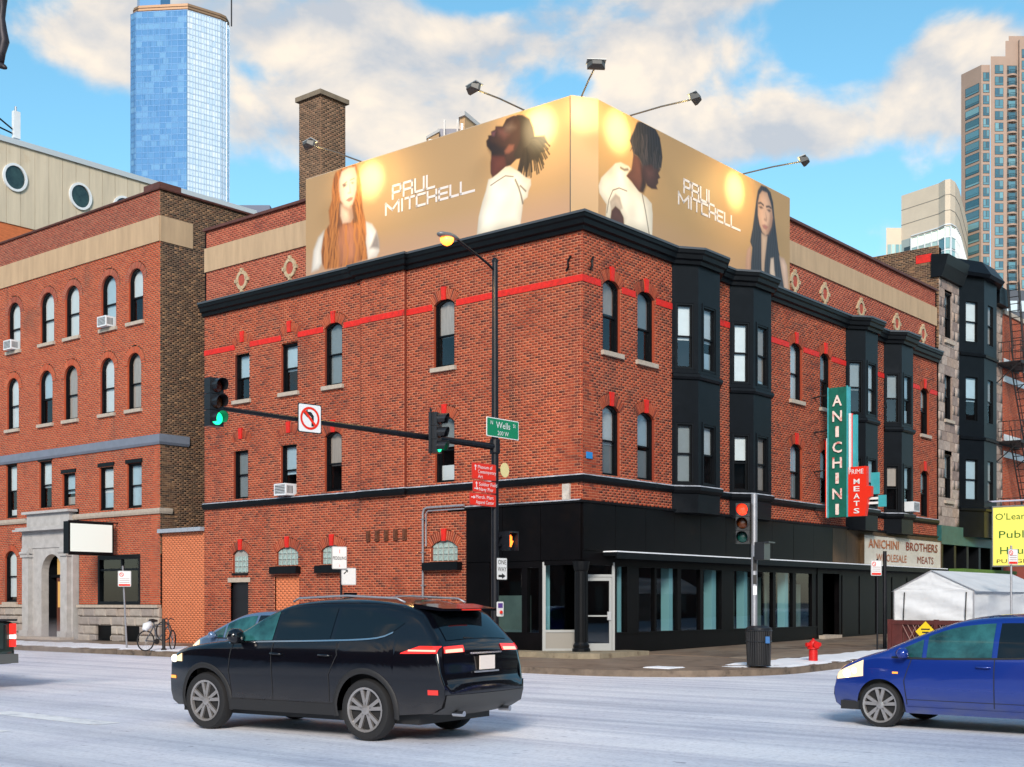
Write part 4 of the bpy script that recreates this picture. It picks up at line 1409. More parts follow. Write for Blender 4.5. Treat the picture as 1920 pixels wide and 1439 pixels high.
def print_right(S, T):
    C = np.zeros(S.shape + (3,)) + np.array((.40, .245, .105))
    C += (np.clip(.8 - T, 0, 1) * .08)[..., None] * np.array((.3, .2, .5))
    grain = fold_noise(S, T)
    def put(key, c, soft=.04, k=1.0):
        nonlocal C
        a = (poly_alpha(PRT[key], S, T, soft) * k)[..., None]
        e = poly_alpha(PRT[key], S, T, .55) * 2 - 1            # rounding towards the rim of the shape
        sh = .70 + .34 * np.clip(e * 1.4, 0, 1)
        big = key[3:] in ('sl', 'sr', 'hood', 'top')
        sh = sh * (1 + (.20 if big else .06) * grain)
        C = C * (1 - a) + np.array(c) * sh[..., None] * a
    put('m2_neck', (.115, .042, .026), .04)
    put('m2_neckd', (.022, .013, .012), .08, .9)
    put('m2_face', (.050, .021, .020), .035)
    put('m2_cheek', (.10, .042, .036), .12, .8)
    hb = np.array((.016, .014, .017)) * hairtex(S, T, 44, .7, 2)[..., None]
    a = poly_alpha(PRT['m2_hair'], S, T, .04)[..., None]
    C = C * (1 - a) + hb * a
    r = np.random.default_rng(4)
    hp = np.array(PRT['m2_hair'])
    for k in range(46):                                  # hanging locks
        x0 = hp[:, 0].min() + .12 + (hp[:, 0].max() - hp[:, 0].min() - .2) * r.random()
        z0 = 3.0 - .9 * r.random()
        ln = r.uniform(.3, .75)
        p = [(x0 + .04 * math.sin(q * 1.3 + k), z0 - ln * q / 4) for q in range(5)]
        a = (line_alpha(p, S, T, .026) * .8 * poly_alpha(PRT['m2_hair'], S, T, .16))[..., None]
        C = C * (1 - a) + np.array((.020, .016, .017)) * r.uniform(.3, 3.2) * a
    put('m2_hood', (.78, .71, .58), .03)
    put('m2_sl', (.58, .47, .37), .05)
    put('m2_arm', (.09, .038, .032), .035)
    for k, w in (('m2_l1', .032), ('m2_l2', .022), ('m2_l3', .05)):
        a = (line_alpha(PRT[k], S, T, w) * .85)[..., None]
        C = C * (1 - a) + np.array((.12, .085, .055)) * a
    # dark-haired woman
    put('w2_sl', (.52, .30, .20), .06)
    hb = np.array((.030, .033, .042)) * hairtex(S, T, 40, .45, 5)[..., None]
    a = poly_alpha(PRT['w2_hair'], S, T, .04)[..., None]
    C = C * (1 - a) + hb * a
    put('w2_gap', (.66, .50, .38), .05)
    put('w2_neck', (.56, .38, .26), .05)
    put('w2_sr', (.60, .40, .29), .05)
    put('w2_face', (.60, .36, .235), .045)
    put('w2_shade', (.40, .19, .12), .14, .7)
    put('w2_nose', (.34, .17, .11), .05, .7)
    for k in ('w2_e1', 'w2_e2'):
        put(k, (.045, .03, .028), .05, .9)
    for k in ('w2_b1', 'w2_b2'):
        a = (line_alpha(PRT[k], S, T, .045) * .9)[..., None]
        C = C * (1 - a) + np.array((.04, .03, .028)) * a
    put('w2_lip', (.42, .15, .12), .045, .85)
    return C
def vcol_mat():
    m = bpy.data.materials.new('printed_vinyl')
    m.use_nodes = True
    N, L = m.node_tree.nodes, m.node_tree.links
    a = N.new('ShaderNodeAttribute')
    a.attribute_name = 'print'
    p = N['Principled BSDF']
    p.inputs['Roughness'].default_value = .55
    L.new(a.outputs['Color'], p.inputs['Base Color'])
    return m
VIN = vcol_mat()
BBR = thing('billboard', 'wide tan advertising billboard wrapped round the roof corner with four portraits', 'billboard', 0, 0, 12.36)
BBZ0, BBH = 12.40, 3.20
LETT = mat('print_white', rgb(216, 208, 204), .5)
GL = {'P': [[(0, 0), (0, 1), (1, 1), (1, .45), (0, .45)]], 'A': [[(0, 0), (0, 1), (1, 1), (1, 0)], [(0, .45), (1, .45)]], 'U': [[(0, 1), (0, 0), (1, 0), (1, 1)]],
      'L': [[(0, 1), (0, 0), (1, 0)]], 'M': [[(0, 0), (0, 1), (.5, .3), (1, 1), (1, 0)]], 'I': [[(.5, 0), (.5, 1)]], 'T': [[(0, 1), (1, 1)], [(.5, 1), (.5, 0)]],
      'C': [[(1, 1), (0, 1), (0, 0), (1, 0)]], 'H': [[(0, 0), (0, 1)], [(1, 0), (1, 1)], [(0, .5), (1, .5)]], 'E': [[(1, 1), (0, 1), (0, 0), (1, 0)], [(0, .5), (.9, .5)]],
      'N': [[(0, 0), (0, 1), (1, 0), (1, 1)]], 'O': [[(0, 0), (0, 1), (1, 1), (1, 0), (0, 0)]], 'R': [[(0, 0), (0, 1), (1, 1), (1, .5), (0, .5)], [(.45, .5), (1, 0)]],
      'S': [[(1, 1), (0, 1), (0, .5), (1, .5), (1, 0), (0, 0)]], 'B': [[(0, 0), (0, 1), (.85, 1), (.85, .5), (0, .5)], [(.85, .5), (1, .5), (1, 0), (0, 0)]], 'W': [[(0, 1), (.25, 0), (.5, .7), (.75, 0), (1, 1)]],
      'Y': [[(0, 1), (.5, .5), (1, 1)], [(.5, .5), (.5, 0)]]}
def strokes(mb, fr, ch, a, z, w, h, t, n0, n1):
    for pl in GL[ch]:
        for (x0, y0), (x1, y1) in zip(pl[:-1], pl[1:]):
            p, q = Vector((a + x0 * w, z + y0 * h)), Vector((a + x1 * w, z + y1 * h))
            d = (q - p).normalized() * t / 2
            e = Vector((-d.y, d.x))
            p, q = p - d, q + d
            mb.prism(fr, [tuple(p - e), tuple(q - e), tuple(q + e), tuple(p + e)], n0, n1)
def bb_panel(fr, a0, ln, fn):
    ns, nt_ = int(ln / .018) + 1, int(BBH / .018) + 1
    s = np.linspace(0, ln, ns)
    t = np.linspace(0, BBH, nt_)
    S, T = np.meshgrid(s, t)
    C = fn(S, T) if fn else np.zeros(S.shape + (3,)) + np.array((.46, .30, .16))
    vs = np.zeros((nt_, ns, 3))
    for k in range(3):
        vs[..., k] = fr.o[k] + (fr.d[k] * (a0 + S) if k < 2 else BBZ0 + T) + (fr.n[k] * (.10 + .006 * np.sin(S * 2.1) * np.sin(T * 1.1)) if k < 2 else 0)
    vs -= np.array(OFF[BBR.name])
    idx = np.arange(nt_ * ns).reshape(nt_, ns)
    F_ = np.stack([idx[:-1, :-1], idx[:-1, 1:], idx[1:, 1:], idx[1:, :-1]], -1).reshape(-1, 4)
    me = bpy.data.meshes.new('panel')
    me.from_pydata(vs.reshape(-1, 3).tolist(), [], F_.tolist())
    at = me.attributes.new('print', 'FLOAT_COLOR', 'POINT')
    at.data.foreach_set('color', np.concatenate([C, np.ones(S.shape + (1,))], -1).reshape(-1).astype(np.float32))
    me.materials.append(VIN)
    me.polygons.foreach_set('use_smooth', [True] * len(me.polygons))
    o = bpy.data.objects.new('panel', me)
    col.objects.link(o)
    o.parent = BBR
    b = MB()
    b.box(fr, a0, a0 + ln, -.02, .085, BBZ0, BBZ0 + BBH - .01)
    b.build('backing', mat('steel_back', (.14, .13, .12), .6), BBR, o)
    b = MB()
    b.tube([fr.p(a0, .06, BBZ0 + BBH + .0), fr.p(a0 + ln, .06, BBZ0 + BBH + .0)], .035, 6)
    b.build('top_rail', mat('vinyl_hem', (.42, .32, .22), .6), BBR, o)
    return o
def words_on(fr, par, items):
    b = MB()
    for txt, a, z, h, t, ws, gap in items:
        for ch, w in zip(txt, ws):
            strokes(b, fr, ch, a, z, w, h, t, .104, .1085)
            a += w + gap
    b.build('lettering', LETT, BBR, par)
pl = bb_panel(FL, -11.23, 10.87, print_left)
words_on(FL, pl, [('PAUL', -7.20, 14.17, .38, .074, (.34, .36, .36, .30), .13), ('MITCHELL', -7.50, 13.73, .33, .072, (.56, .06, .36, .34, .36, .34, .30, .52), .115)])
pr_ = bb_panel(FR_, .57, 11.26, print_right)
words_on(FR_, pr_, [('PAUL', 5.02, 14.14, .38, .074, (.34, .36, .36, .30), .13), ('MITCHELL', 4.72, 13.73, .33, .072, (.56, .06, .36, .34, .36, .34, .30, .55), .115)])
FCH = Fr((-.0, .36, 0), (.57, -.36))
bb_panel(FCH, -.07, math.hypot(.57, .36) + .14, None)
b = MB().sweep([(0, 11.23), (0, .36), (.57, 0), (11.83, 0)], [(-.05, 12.345), (.20, 12.345), (.20, 12.385), (-.05, 12.395)])
b.build('bottom_ledge', mat('white_trim', rgb(190, 190, 186), .5), BBR)
b = MB()
for fr, a0, a1 in ((FL, -11.1, -.5), (FR_, .7, 11.7)):
    k = 6
    for i in range(k):
        a = a0 + (a1 - a0) * i / (k - 1)
        b.tube([fr.p(a, -.04, 15.4), fr.p(a, -1.6, 12.42)], .04, 5)
stuff(b.build('braces', STEELG, BBR))

HEADM = mat('lamp_housing', (.10, .10, .095), .5, .3)
ARMM = mat('lamp_arm_grey', (.10, .105, .11), .5, .2)
HEADT = mat('lamp_housing_top', (.46, .47, .46), .45, .3)
LENS = mat('flood_lens', (.9, .8, .5), .2, emit=(1.0, .78, .36), es=12)
def floodlight(label, p0, p1, aim, energy):
    """arm from p0 on the billboard's top out to p1; the lamp looks back at aim (street frame points)"""
    t = thing('floodlight', label, 'floodlight', *p0, group='floodlights on the billboard')
    o = Vector(p0)
    a, c, g_ = Vector(p0), Vector(p1), Vector(aim)
    MB().tube([a - Vector((0, 0, .25)), a, a + (c - a) * .5 + Vector((0, 0, .03)), c], .024, 7).build('arm', ARMM, t)
    d = (g_ - c).normalized()
    x = d.cross(Vector((0, 0, 1))).normalized()
    y = x.cross(d)
    def P(i, j, k):
        return tuple(c + x * i + y * j + d * k)
    b = MB()
    pts = [P(i * s, j * q, k) for k, s, q in ((-.13, .12, .05), (.03, .23, .085), (.10, .23, .085)) for i, j in ((-1, -1), (1, -1), (1, 1), (-1, 1))]
    b.add(pts, [(0, 3, 2, 1)] + [(r * 4 + i, r * 4 + (i + 1) % 4, r * 4 + 4 + (i + 1) % 4, r * 4 + 4 + i) for r in range(2) for i in range(4)], 0)
    hd = b.build('housing', HEADM, t)
    b = MB().add([P(i, j, k) for k in (-.10, .16) for i, j in ((-.25, .09), (.25, .09), (.25, .115), (-.25, .115))], [(0, 1, 2, 3), (4, 5, 6, 7), (0, 1, 5, 4), (1, 2, 6, 5), (2, 3, 7, 6), (3, 0, 4, 7)])
    b.build('visor', HEADT, t, hd)
    MB().add([P(-.21, -.07, .095), P(.21, -.07, .095), P(.21, .07, .095), P(-.21, .07, .095)], [(0, 1, 2, 3)]).build('lens', LENS, t, hd)
    for nm, en, size, lc in (('flood_lamp', energy, 38, (1.0, .84, .50)), ('flood_spill', energy * .36, 122, (1.0, .64, .20))):
        l = bpy.data.lights.new(nm, 'SPOT')
        l.energy = en
        l.color = lc
        l.spot_size = R(size)
        l.spot_blend = 1.0
        l.shadow_soft_size = .10
        lo = bpy.data.objects.new(nm, l)
        col.objects.link(lo)
        lo.parent = t
        lo.location = c + d * .14 - o
        lo.rotation_euler = (-d).to_track_quat('Z', 'Y').to_euler()
    return t
FE = 680
floodlight('floodlight on a long arm over the red-haired woman, leftmost', (0, 8.65, 15.64), (-2.25, 8.65, 15.58), (0, 8.2, 14.95), FE)
floodlight('floodlight on a long arm over the man looking up', (0, 2.01, 15.64), (-2.25, 2.01, 15.58), (0, 1.45, 15.0), FE)
floodlight('floodlight on a short upright-looking arm at the billboard corner', (.22, .20, 15.64), (-1.35, -1.45, 15.58), (.3, .2, 15.2), FE * .6)
floodlight('floodlight on a long arm over the man looking down', (2.2, 0, 15.64), (2.2, -2.25, 15.58), (1.55, 0, 15.0), FE)
floodlight('floodlight on a long arm beside the dark-haired woman, rightmost', (8.68, 0, 15.64), (8.68, -2.25, 15.58), (8.1, 0, 14.95), FE)
# ------------------------------------------------------------------ row building on the left, beyond a gap
RB = thing('row_building', 'orange-red brick row building with arched windows, stone doorway and grey belt on the left', 'building', 0, 19.45, 0)
UA, UB = 19.45, 33.2
AW = [(29.83, .50), (27.23, .52), (25.37, .51), (22.80, .50), (21.00, .47)]
opsB = []
for u, hw in AW:
    opsB += [arch_op(-u, hw, 12.32, 13.88, hw * .98, .26), arch_op(-u - .10, hw - .02, 9.02, 10.70, hw * .98, .26)]
CWn = [(30.05, .45, 5.30, 7.55), (27.37, .48, 5.55, 7.50), (25.62, .47, 5.55, 6.90), (22.96, .49, 5.30, 6.98), (21.10, .48, 5.30, 6.99)]
for u, hw, z0, z1 in CWn:
    opsB.append(rect_op(-u - hw, -u + hw, z0, z1))
opsB += [arch_op(-30.1, .48, 1.7, 3.60, .29, .24), rect_op(-28.74, -24.88, 0, 5.40), rect_op(-23.56, -20.71, 1.6, 3.52)]
rw = Wall()
rw.add(FL, -UB, -UA, 1.62, 15.1, opsB)
rw.add(FL, -UB, -UA, 16.04, 17.0, [], n=.02, key=1)
FS = Fr((0, UA, 0), (1, 0))
rw.add(FS, 0, 3.4, 3.5, 15.0, [], key=2)
rw.add(FS, 0, 9.0, 15.0, 17.0, [], key=2)
rw.finish(RB, [BRICK2, BRICKP, BRICKC], MORTARD, pick=lambda p: (W(p[0], p[1])[0]) ** 2 + (W(p[0], p[1])[1]) ** 2 + (p[2] - 1.7) ** 2)
b = MB()
b.b(1.3, 14, 20.7, UB, .2, 16.6)
b.b(.05, 14, UA + .08, UB, 16.4, 16.6)
b.b(.03, .3, UA + .03, UB, 15.0, 17.0)
b.b(.05, 14, UA + .05, UA + .2, .2, 16.9)
b.b(.02, 1.3, UB - .1, UB, .2, 16.9)
b.b(.05, 1.3, UA + .1, UB, 4.4, 4.6)
b.build('inner_structure', INTER, RB)
b = MB().sweep([(0, UB), (0, UA), (9, UA)], [(-.3, 17.0), (.08, 17.0), (.10, 17.05), (.06, 17.09), (-.3, 17.09)])
b.b(-.06, .9, UA - .05, UA + .95, 17.0, 17.28)
b.build('coping', mat('coping_tile', (.09, .03, .022), .6), RB)
MB().box(FL, -UB, -UA, -.1, .05, 15.1, 16.04).build('parapet_band', BEIGE, RB)
MB().box(FS, -.0, 1.45, -.05, .03, 15.1, 16.04).build('parapet_band', BEIGE, RB)
GREYB = mat('grey_painted_belt', rgb(112, 120, 134), .6, var=.12, vs=3)
MB().sweep([(0, UB), (0, UA), (1.25, UA)], [(-.03, 7.57), (.05, 7.57), (.10, 7.66), (.10, 7.94), (-.03, 7.97)]).build('belt_course', GREYB, RB)
b = MB().sweep([(0, UB), (0, UA), (.5, UA)], [(-.03, 5.0), (.07, 5.0), (.10, 5.08), (.10, 5.2), (-.03, 5.22)])
b.build('stone_course', STONE, RB)
for i, (u, hw) in enumerate(AW):
    for k, (du, dh, z0, zs) in enumerate(((0, 0, 12.32, 13.88), (.10, .02, 9.02, 10.70))):
        r = random.Random(100 + i * 2 + k)
        h_ = hw - dh
        w = sash_window(FL, RB, -u - du, h_, z0, zs, hw * .98, blind=(.95, .95, .95, .95, .5)[i] if k == 0 else (.95, .5, .95, .95, .95)[i], bmat=r.choice([0, 0, 2, 3]), lower=(.95, r.choice([0, 2])) if r.random() < .6 else None, reveal=BRICK2, meet=.46)
        brick_arch(FL, RB, w, -u - du, zs, h_, hw * .98, .24, [BRICK2 if k else BRICKP, MORTARD], n=21, nout=.01)
for i, (u, hw, z0, z1) in enumerate(CWn):
    w = sash_window(FL, RB, -u, hw, z0, z1, 0, blind=(.5, .55, .6, .6, .95)[i], bmat=(0, 0, 3, 0, 3)[i], lower=((.3, 0), None, (.6, 2), (.9, 3), (.9, 0))[i], reveal=BRICK2, sill=False)
    MB().box(FL, -u - hw - .06, -u + hw + .06, -.05, .04, z1, z1 + .14).build('lintel', BLACKW, RB, w)
w = sash_window(FL, RB, -30.1, .48, 1.72, 3.60, .29, blind=.9, bmat=0, reveal=BRICK2)
brick_arch(FL, RB, w, -30.1, 3.60, .48, .29, .24, [BRICK2, MORTARD], n=15)
# wide ground-floor window
b = MB()
b.box(FL, -23.56, -23.44, -.2, 0, 1.62, 3.52)
b.box(FL, -20.83, -20.71, -.2, 0, 1.62, 3.52)
b.box(FL, -23.44, -20.83, -.2, 0, 3.36, 3.52)
b.box(FL, -23.44, -20.83, -.2, 0, 1.62, 1.74)
b.box(FL, -23.44, -20.83, -.15, -.04, 2.92, 3.0)
b.box(FL, -22.05, -21.97, -.15, -.05, 3.0, 3.36)
b.box(FL, -23.6, -20.7, -1.3, -1.25, 1.5, 3.6, 1)
w = b.build('shop_window', [BLACKW, INTER], RB)
MB().quad(FL.p(-23.44, -.1, 1.74), FL.p(-20.83, -.1, 1.74), FL.p(-20.83, -.1, 3.36), FL.p(-23.44, -.1, 3.36)).build('pane', PANE2, RB, w, fix=False)
# rusticated base, one object per block
def stone_base(a0, a1, ops):
    B, S = brick_list(a0, a1, .1, 1.5, ops, .35, .78, .02)
    for (l, r_, zl, zh) in B:
        e = random.uniform(.0, .03)
        q = MB()
        P = [FL.p(a, n, z) for n, k in ((-.1, 0), (.03, 0), (.06 + e, .05)) for a, z in ((l + k, zl + k), (r_ - k, zl + k), (r_ - k, zh - k), (l + k, zh - k))]
        q.add(P, [(8, 9, 10, 11)] + [(s * 4 + i, s * 4 + (i + 1) % 4, s * 4 + 4 + (i + 1) % 4, s * 4 + 4 + i) for s in range(2) for i in range(4)])
        q.build('stone_block', STONEG, RB)
cell = [rect_op(-23.6, -22.57, 0, .86), rect_op(-21.75, -20.72, 0, .86)]
stone_base(-24.86, -UA, cell)
stone_base(-UB, -28.76, [])
for a0, a1 in ((-24.86, -UA), (-UB, -28.76)):
    MB().box(FL, a0, a1, -.3, -.08, .1, 1.5).build('base_core', INTER, RB)
    MB().box(FL, a0, a1, -.05, .14, 1.5, 1.61).build('water_table', STONE, RB)
for a0, a1 in ((-23.6, -22.57), (-21.75, -20.72)):
    b = MB().box(FL, a0, a1, -.15, -.05, .1, .86)
    b.box(FL, a0 - .1, a1 + .05, .0, .16, .1, .24)
    b.build('cellar_window', BLACKF, RB)
# stone doorway
LIME = mat('doorway_limestone', rgb(170, 168, 166), .8, var=.18, vs=3, stain=((.20, .11, .05), 1.3, .5, .62))
pc = -26.53
b = MB()
b.box(FL, -28.6, pc - .76, -.1, .22, .1, 3.92)
b.box(FL, pc + .76, -24.95, -.1, .22, .1, 3.92)
ar = arc_pts(pc, 2.90, .76, .755, 14)
for i in range(14):
    b.prism(FL, [ar[i], ar[i + 1], (ar[i + 1][0], 3.92), (ar[i][0], 3.92)], -.1, .22)
b.box(FL, -28.74, -24.88, -.1, .26, 3.92, 4.62)
b.box(FL, -28.4, -25.2, -.1, .24, 4.78, 5.32)
por = b.build('stone_doorway', LIME, RB)
b = MB()
b.box(FL, -29.0, -24.65, -.05, .55, 4.62, 4.70)
b.box(FL, -28.9, -24.75, -.05, .48, 4.70, 4.78)
b.box(FL, -28.55, -25.05, -.05, .40, 5.32, 5.42)
b.build('cornice', LIME, RB, por)
for a0 in (-28.45, -25.55):
    b = MB()
    b.box(FL, a0, a0 + .48, .22, .42, .55, 3.55)
    b.box(FL, a0 - .08, a0 + .56, .22, .52, .1, .55)
    b.box(FL, a0 - .05, a0 + .53, .22, .48, 3.55, 3.66)
    b.box(FL, a0 - .02, a0 + .50, .22, .45, 3.70, 3.92)
    b.tube([FL.p(a0 - .06, .46, 3.72), FL.p(a0 + .54, .46, 3.72)], .07, 8)
    b.build('pilaster', LIME, RB, por)
b = MB()
b.box(FL, pc - .8, pc + .8, -.75, -.7, .1, 3.7)
b.box(FL, pc - .8, pc - .76, -.75, -.1, .1, 3.7)
b.box(FL, pc + .76, pc + .8, -.75, -.1, .1, 3.7)
b.box(FL, pc - .8, pc + .8, -.3, -.2, 2.72, 2.84)
b.build('door_recess', INTER, RB, por)
b = MB().box(FL, pc - .34, pc + .75, -.30, -.22, .3, 2.7)
b.box(FL, pc - .24, pc + .64, -.22, -.205, 1.5, 2.55, 1)
b.box(FL, pc - .24, pc + .64, -.22, -.205, .45, 1.3, 0)
d_ = b.build('door', [mat('brown_door', (.10, .028, .012), .5), mat('warm_door_glass', (.30, .17, .05), .3, emit=(1, .55, .15), es=.25)], RB)
MB().quad(FL.p(pc - .34, -.24, 2.84), FL.p(pc + .72, -.24, 2.84), FL.p(pc + .5, -.24, 3.45), FL.p(pc - .34, -.24, 3.50)).build('fanlight', mat('warm_fanlight', (.28, .17, .05), .3, emit=(1, .6, .2), es=.22), RB, d_, fix=False)
MB().box(FL, -28.2, -24.9, .2, .85, .1, .32).build('door_step', STONE, RB)
# gap wall between the two
GW = thing('gap_wall', 'low orange painted brick wall filling the gap between the two brick buildings', 'wall', 0, 16.81, 0)
gw = Wall().add(FL, -19.42, -16.81, .15, 4.26, [], n=-.06)
gw.finish(GW, [BRICKO], mat('orange_mortar', rgb(186, 112, 78), .9))
MB().box(FL, -19.42, -16.81, -.4, -.08, .15, 4.26).build('backing', INTER, GW)
for k in range(7):
    a = -19.42 + k * 2.61 / 7
    MB().b(-.16, .22, -(a + .365), -(a + .008), 4.26, 4.40).build('coping_tile', mat('pale_coping', rgb(150, 160, 170), .6), GW)
# ------------------------------------------------------------------ hall with round windows behind the row
PH = thing('porthole_building', 'cream metal-clad hall with round porthole windows rising behind the row building', 'building', .5, 34, 0)
FP = Fr((0, 34, 0), (1, 0))
CRM = mat('cream_cladding', rgb(196, 184, 162), .7, var=.14, vs=1.0, streak=(3, 3, .25), stain=((.42, .26, .10), .6, .4, .58))
b = MB().b(.5, 16, 34, 50, 0, 18.95)
b.build('wall', mat('orange_wall', rgb(190, 105, 62), .85, var=.3, vs=3, streak=(1, 1, 8)), PH)
pans = 22
for i in range(pans):
    a0, a1 = .5 + 15.5 * i / pans, .5 + 15.5 * (i + 1) / pans
    MB().box(FP, a0 + .01, a1 - .01, -.3, .05, 18.95, 22.6).build('cladding_panel', CRM, PH)
MB().b(.5, 16, 34.1, 50, 18.95, 22.55).build('hall_core', CRM, PH)
b = MB().box(FP, .3, 16.2, -.5, .15, 22.6, 22.85)
b.box(FP, .3, 16.2, -6, -.5, 22.7, 22.9)
b.build('roof_edge', mat('pale_flashing_white', rgb(180, 190, 196), .5), PH)
for v, z in ((2.31, 21.1), (5.64, 21.05), (8.0, 21.0), (11.5, 21.0)):
    ring = [(v + .60 * math.cos(2 * math.pi * i / 28), z + .64 * math.sin(2 * math.pi * i / 28)) for i in range(28)]
    inn = [(v + .49 * math.cos(2 * math.pi * i / 28), z + .53 * math.sin(2 * math.pi * i / 28)) for i in range(28)]
    b = MB()
    for i in range(28):
        j = (i + 1) % 28
        b.prism(FP, [inn[i], inn[j], ring[j], ring[i]], .0, .14)
    w = b.build('porthole', WHITEP, PH)
    MB().add([FP.p(a, .07, zz) for a, zz in inn], [tuple(range(28))]).build('pane', mat('porthole_glass', (.02, .04, .035), .06, spec=.8, var=.6, vs=2.5), PH, w)
# antennas on the hall roof
for k, (v, z0) in enumerate(((1.35, 22.85), (2.75, 22.85))):
    t = thing('cell_antenna', ('white panel antenna on a lattice frame at the left end of the hall roof', 'white panel antenna standing apart from the lattice on the hall roof')[k], 'antenna', v, 34.6, z0, group='antennas on the hall roof')
    MB().b(v - .16, v + .16, 34.5, 34.7, z0 + .3, z0 + 1.9 - .35 * k).build('panel', WHITEP, t)
    MB().tube([(v, 34.65, z0), (v, 34.65, z0 + 2.1 - .3 * k)], .05, 6).build('mast', STEELG, t)
    if k == 0:
        b = MB()
        for p, q in (((-1.6, 1.9), (0, 1.3)), ((-1.6, .6), (0, 1.3)), ((-1.6, .5), (0, .5)), ((0, 1.3), (1.2, .7)), ((0, .7), (1.2, .5)), ((.0, 2.3), (.0, 1.2))):
            b.tube([(v + p[0], 34.6, z0 + p[1]), (v + q[0], 34.6, z0 + q[1])], .04, 5)
        b.build('lattice', BLACKW, t)
# ------------------------------------------------------------------ stone-fronted building on the right
SB = thing('stone_building', 'narrow rough stone-fronted building with tall black bay beyond the corner building', 'building', 25.5, 0, 0)
sw_ = Wall()
opsS = [rect_op(26.6 - .43, 26.6 + .43, z0, z1) for z0, z1 in ((13.02, 15.1), (9.6, 11.65), (6.1, 8.1))]
sw_.add(FR_, 25.52, 27.85, 5.0, 15.6, opsS, co=.40, bl=.62)
sw_.add(FR_, 32.0, 33.4, 5.0, 15.6, [], co=.40, bl=.62)
ROCK = mat('rough_stone', rgb(150, 136, 128), .9, isl=[rgb(150, 136, 128), rgb(170, 155, 144), rgb(128, 112, 106), rgb(160, 140, 126)], var=.3, vs=6, bump=.8, bs=8)
sw_.finish(SB, [ROCK], mat('stone_mortar', rgb(120, 106, 98), .95), pick=lambda p: p[0], names=('stone_front', 'stone_block', 'stone_pieces'))
b = MB()
FSB = Fr((25.5, 13, 0), (0, -1))
sd_ = Wall().add(FSB, 0, 13, 12.6, 16.95)
sd_.finish(SB, [BRICKC], MORTARD, pick=lambda p: p[1] + abs(p[2] - 16), npick=120, names=('side_wall', 'brick', 'brickwork'))
b.b(25.56, 33.4, 1.2, 13, .2, 16.6)
b.b(25.56, 33.4, .1, 1.2, 15.7, 16.3)
b.b(25.56, 25.9, .05, 13, .2, 16.9)
b.build('inner_structure', INTER, SB)
for k, (z0, z1) in enumerate(((13.02, 15.1), (9.6, 11.65), (6.1, 8.1))):
    sash_window(FR_, SB, 26.6, .43, z0, z1, 0, blind=(.2, .3, .5)[k], bmat=1, reveal=ROCK)
b = MB().sweep([(25.4, 0), (27.9, 0)], [(-.3, 15.6), (.15, 15.6), (.35, 16.1), (.45, 16.5), (-.3, 16.6)])
b.build('cornice', BLACKS, SB)
MB().box(FR_, 32.0, 33.4, -.3, .35, 15.6, 16.4).build('cornice', BLACKS, SB)
MB().box(FSB, 12.0, 12.7, .0, .02, 16.3, 16.65).build('red_patch', REDP, SB)
sp = [(27.85, 0), (29.2, -.62), (30.8, -.62), (32.0, 0)]
b = MB()
wins = []
for k in range(3):
    p, q = sp[k], sp[k + 1]
    ln = math.hypot(q[0] - p[0], q[1] - p[1])
    f = Fr((p[0], p[1], 0), (q[0] - p[0], q[1] - p[1]))
    hw = .40
    c = ln / 2
    zz = [4.6, 6.2, 8.1, 9.7, 11.75, 13.2, 15.1, 16.1]
    b.box(f, 0, c - hw, -.1, 0, 4.6, 16.1)
    b.box(f, c + hw, ln, -.1, 0, 4.6, 16.1)
    for a, e in ((4.6, 6.2), (8.1, 9.7), (11.75, 13.2), (15.1, 16.1)):
        b.box(f, c - hw, c + hw, -.1, 0, a, e)
    for a, e in ((6.2, 8.1), (9.7, 11.75), (13.2, 15.1)):
        wins.append((f, c, hw, a, e, k))
b.build('bay_window', BLACKS, SB)
for j, (f, c, hw, a, e, k) in enumerate(wins):
    sash_window(f, SB, c, hw, a, e, 0, blind=(.95, .55, .9)[j % 3], bmat=(3, 3, 0)[j % 3] if k == 0 else 2, sill=False, depth=.05, reveal=BLACKS, lower=(.95, 0) if j == 2 else None)
for z in (5.75, 8.9, 12.6):
    MB().sweep(sp, [(0, z), (.08, z + .02), (.10, z + .12), (0, z + .18)]).build('bay_trim', BLACKS, SB)
b = MB()
b.sweep(sp, [(0, 16.1), (.25, 16.12), (.35, 16.25), (-.1, 16.9), (-.3, 16.9), (-.3, 16.1)])
b.hprism([(27.9, .2), (29.25, -.5), (30.7, -.5), (31.9, .2)], 16.5, 16.88)
b.build('bay_roof', BLACKS, SB)
TEAL = mat('teal_fascia', rgb(40, 92, 92), .5, var=.2)
b = MB().box(FR_, 25.55, 33.3, -.1, .1, 4.2, 5.0)
b.build('shop_fascia', TEAL, SB)
b = MB().box(FR_, 25.55, 33.3, -.6, -.5, .2, 4.2)
for k in range(6):
    a = 25.6 + k * 1.5
    b.box(FR_, a, a + .25, -.5, .05, .4, 4.2, 1)
b.build('shopfront', [mat('dim_shop', (.03, .05, .05), .3, var=.6, vs=2), BLACKW], SB)
MB().box(FR_, 26.5, 33.3, .05, .7, 3.0, 3.16).build('green_awning', mat('green_canvas', rgb(84, 120, 52), .8, var=.2), SB)
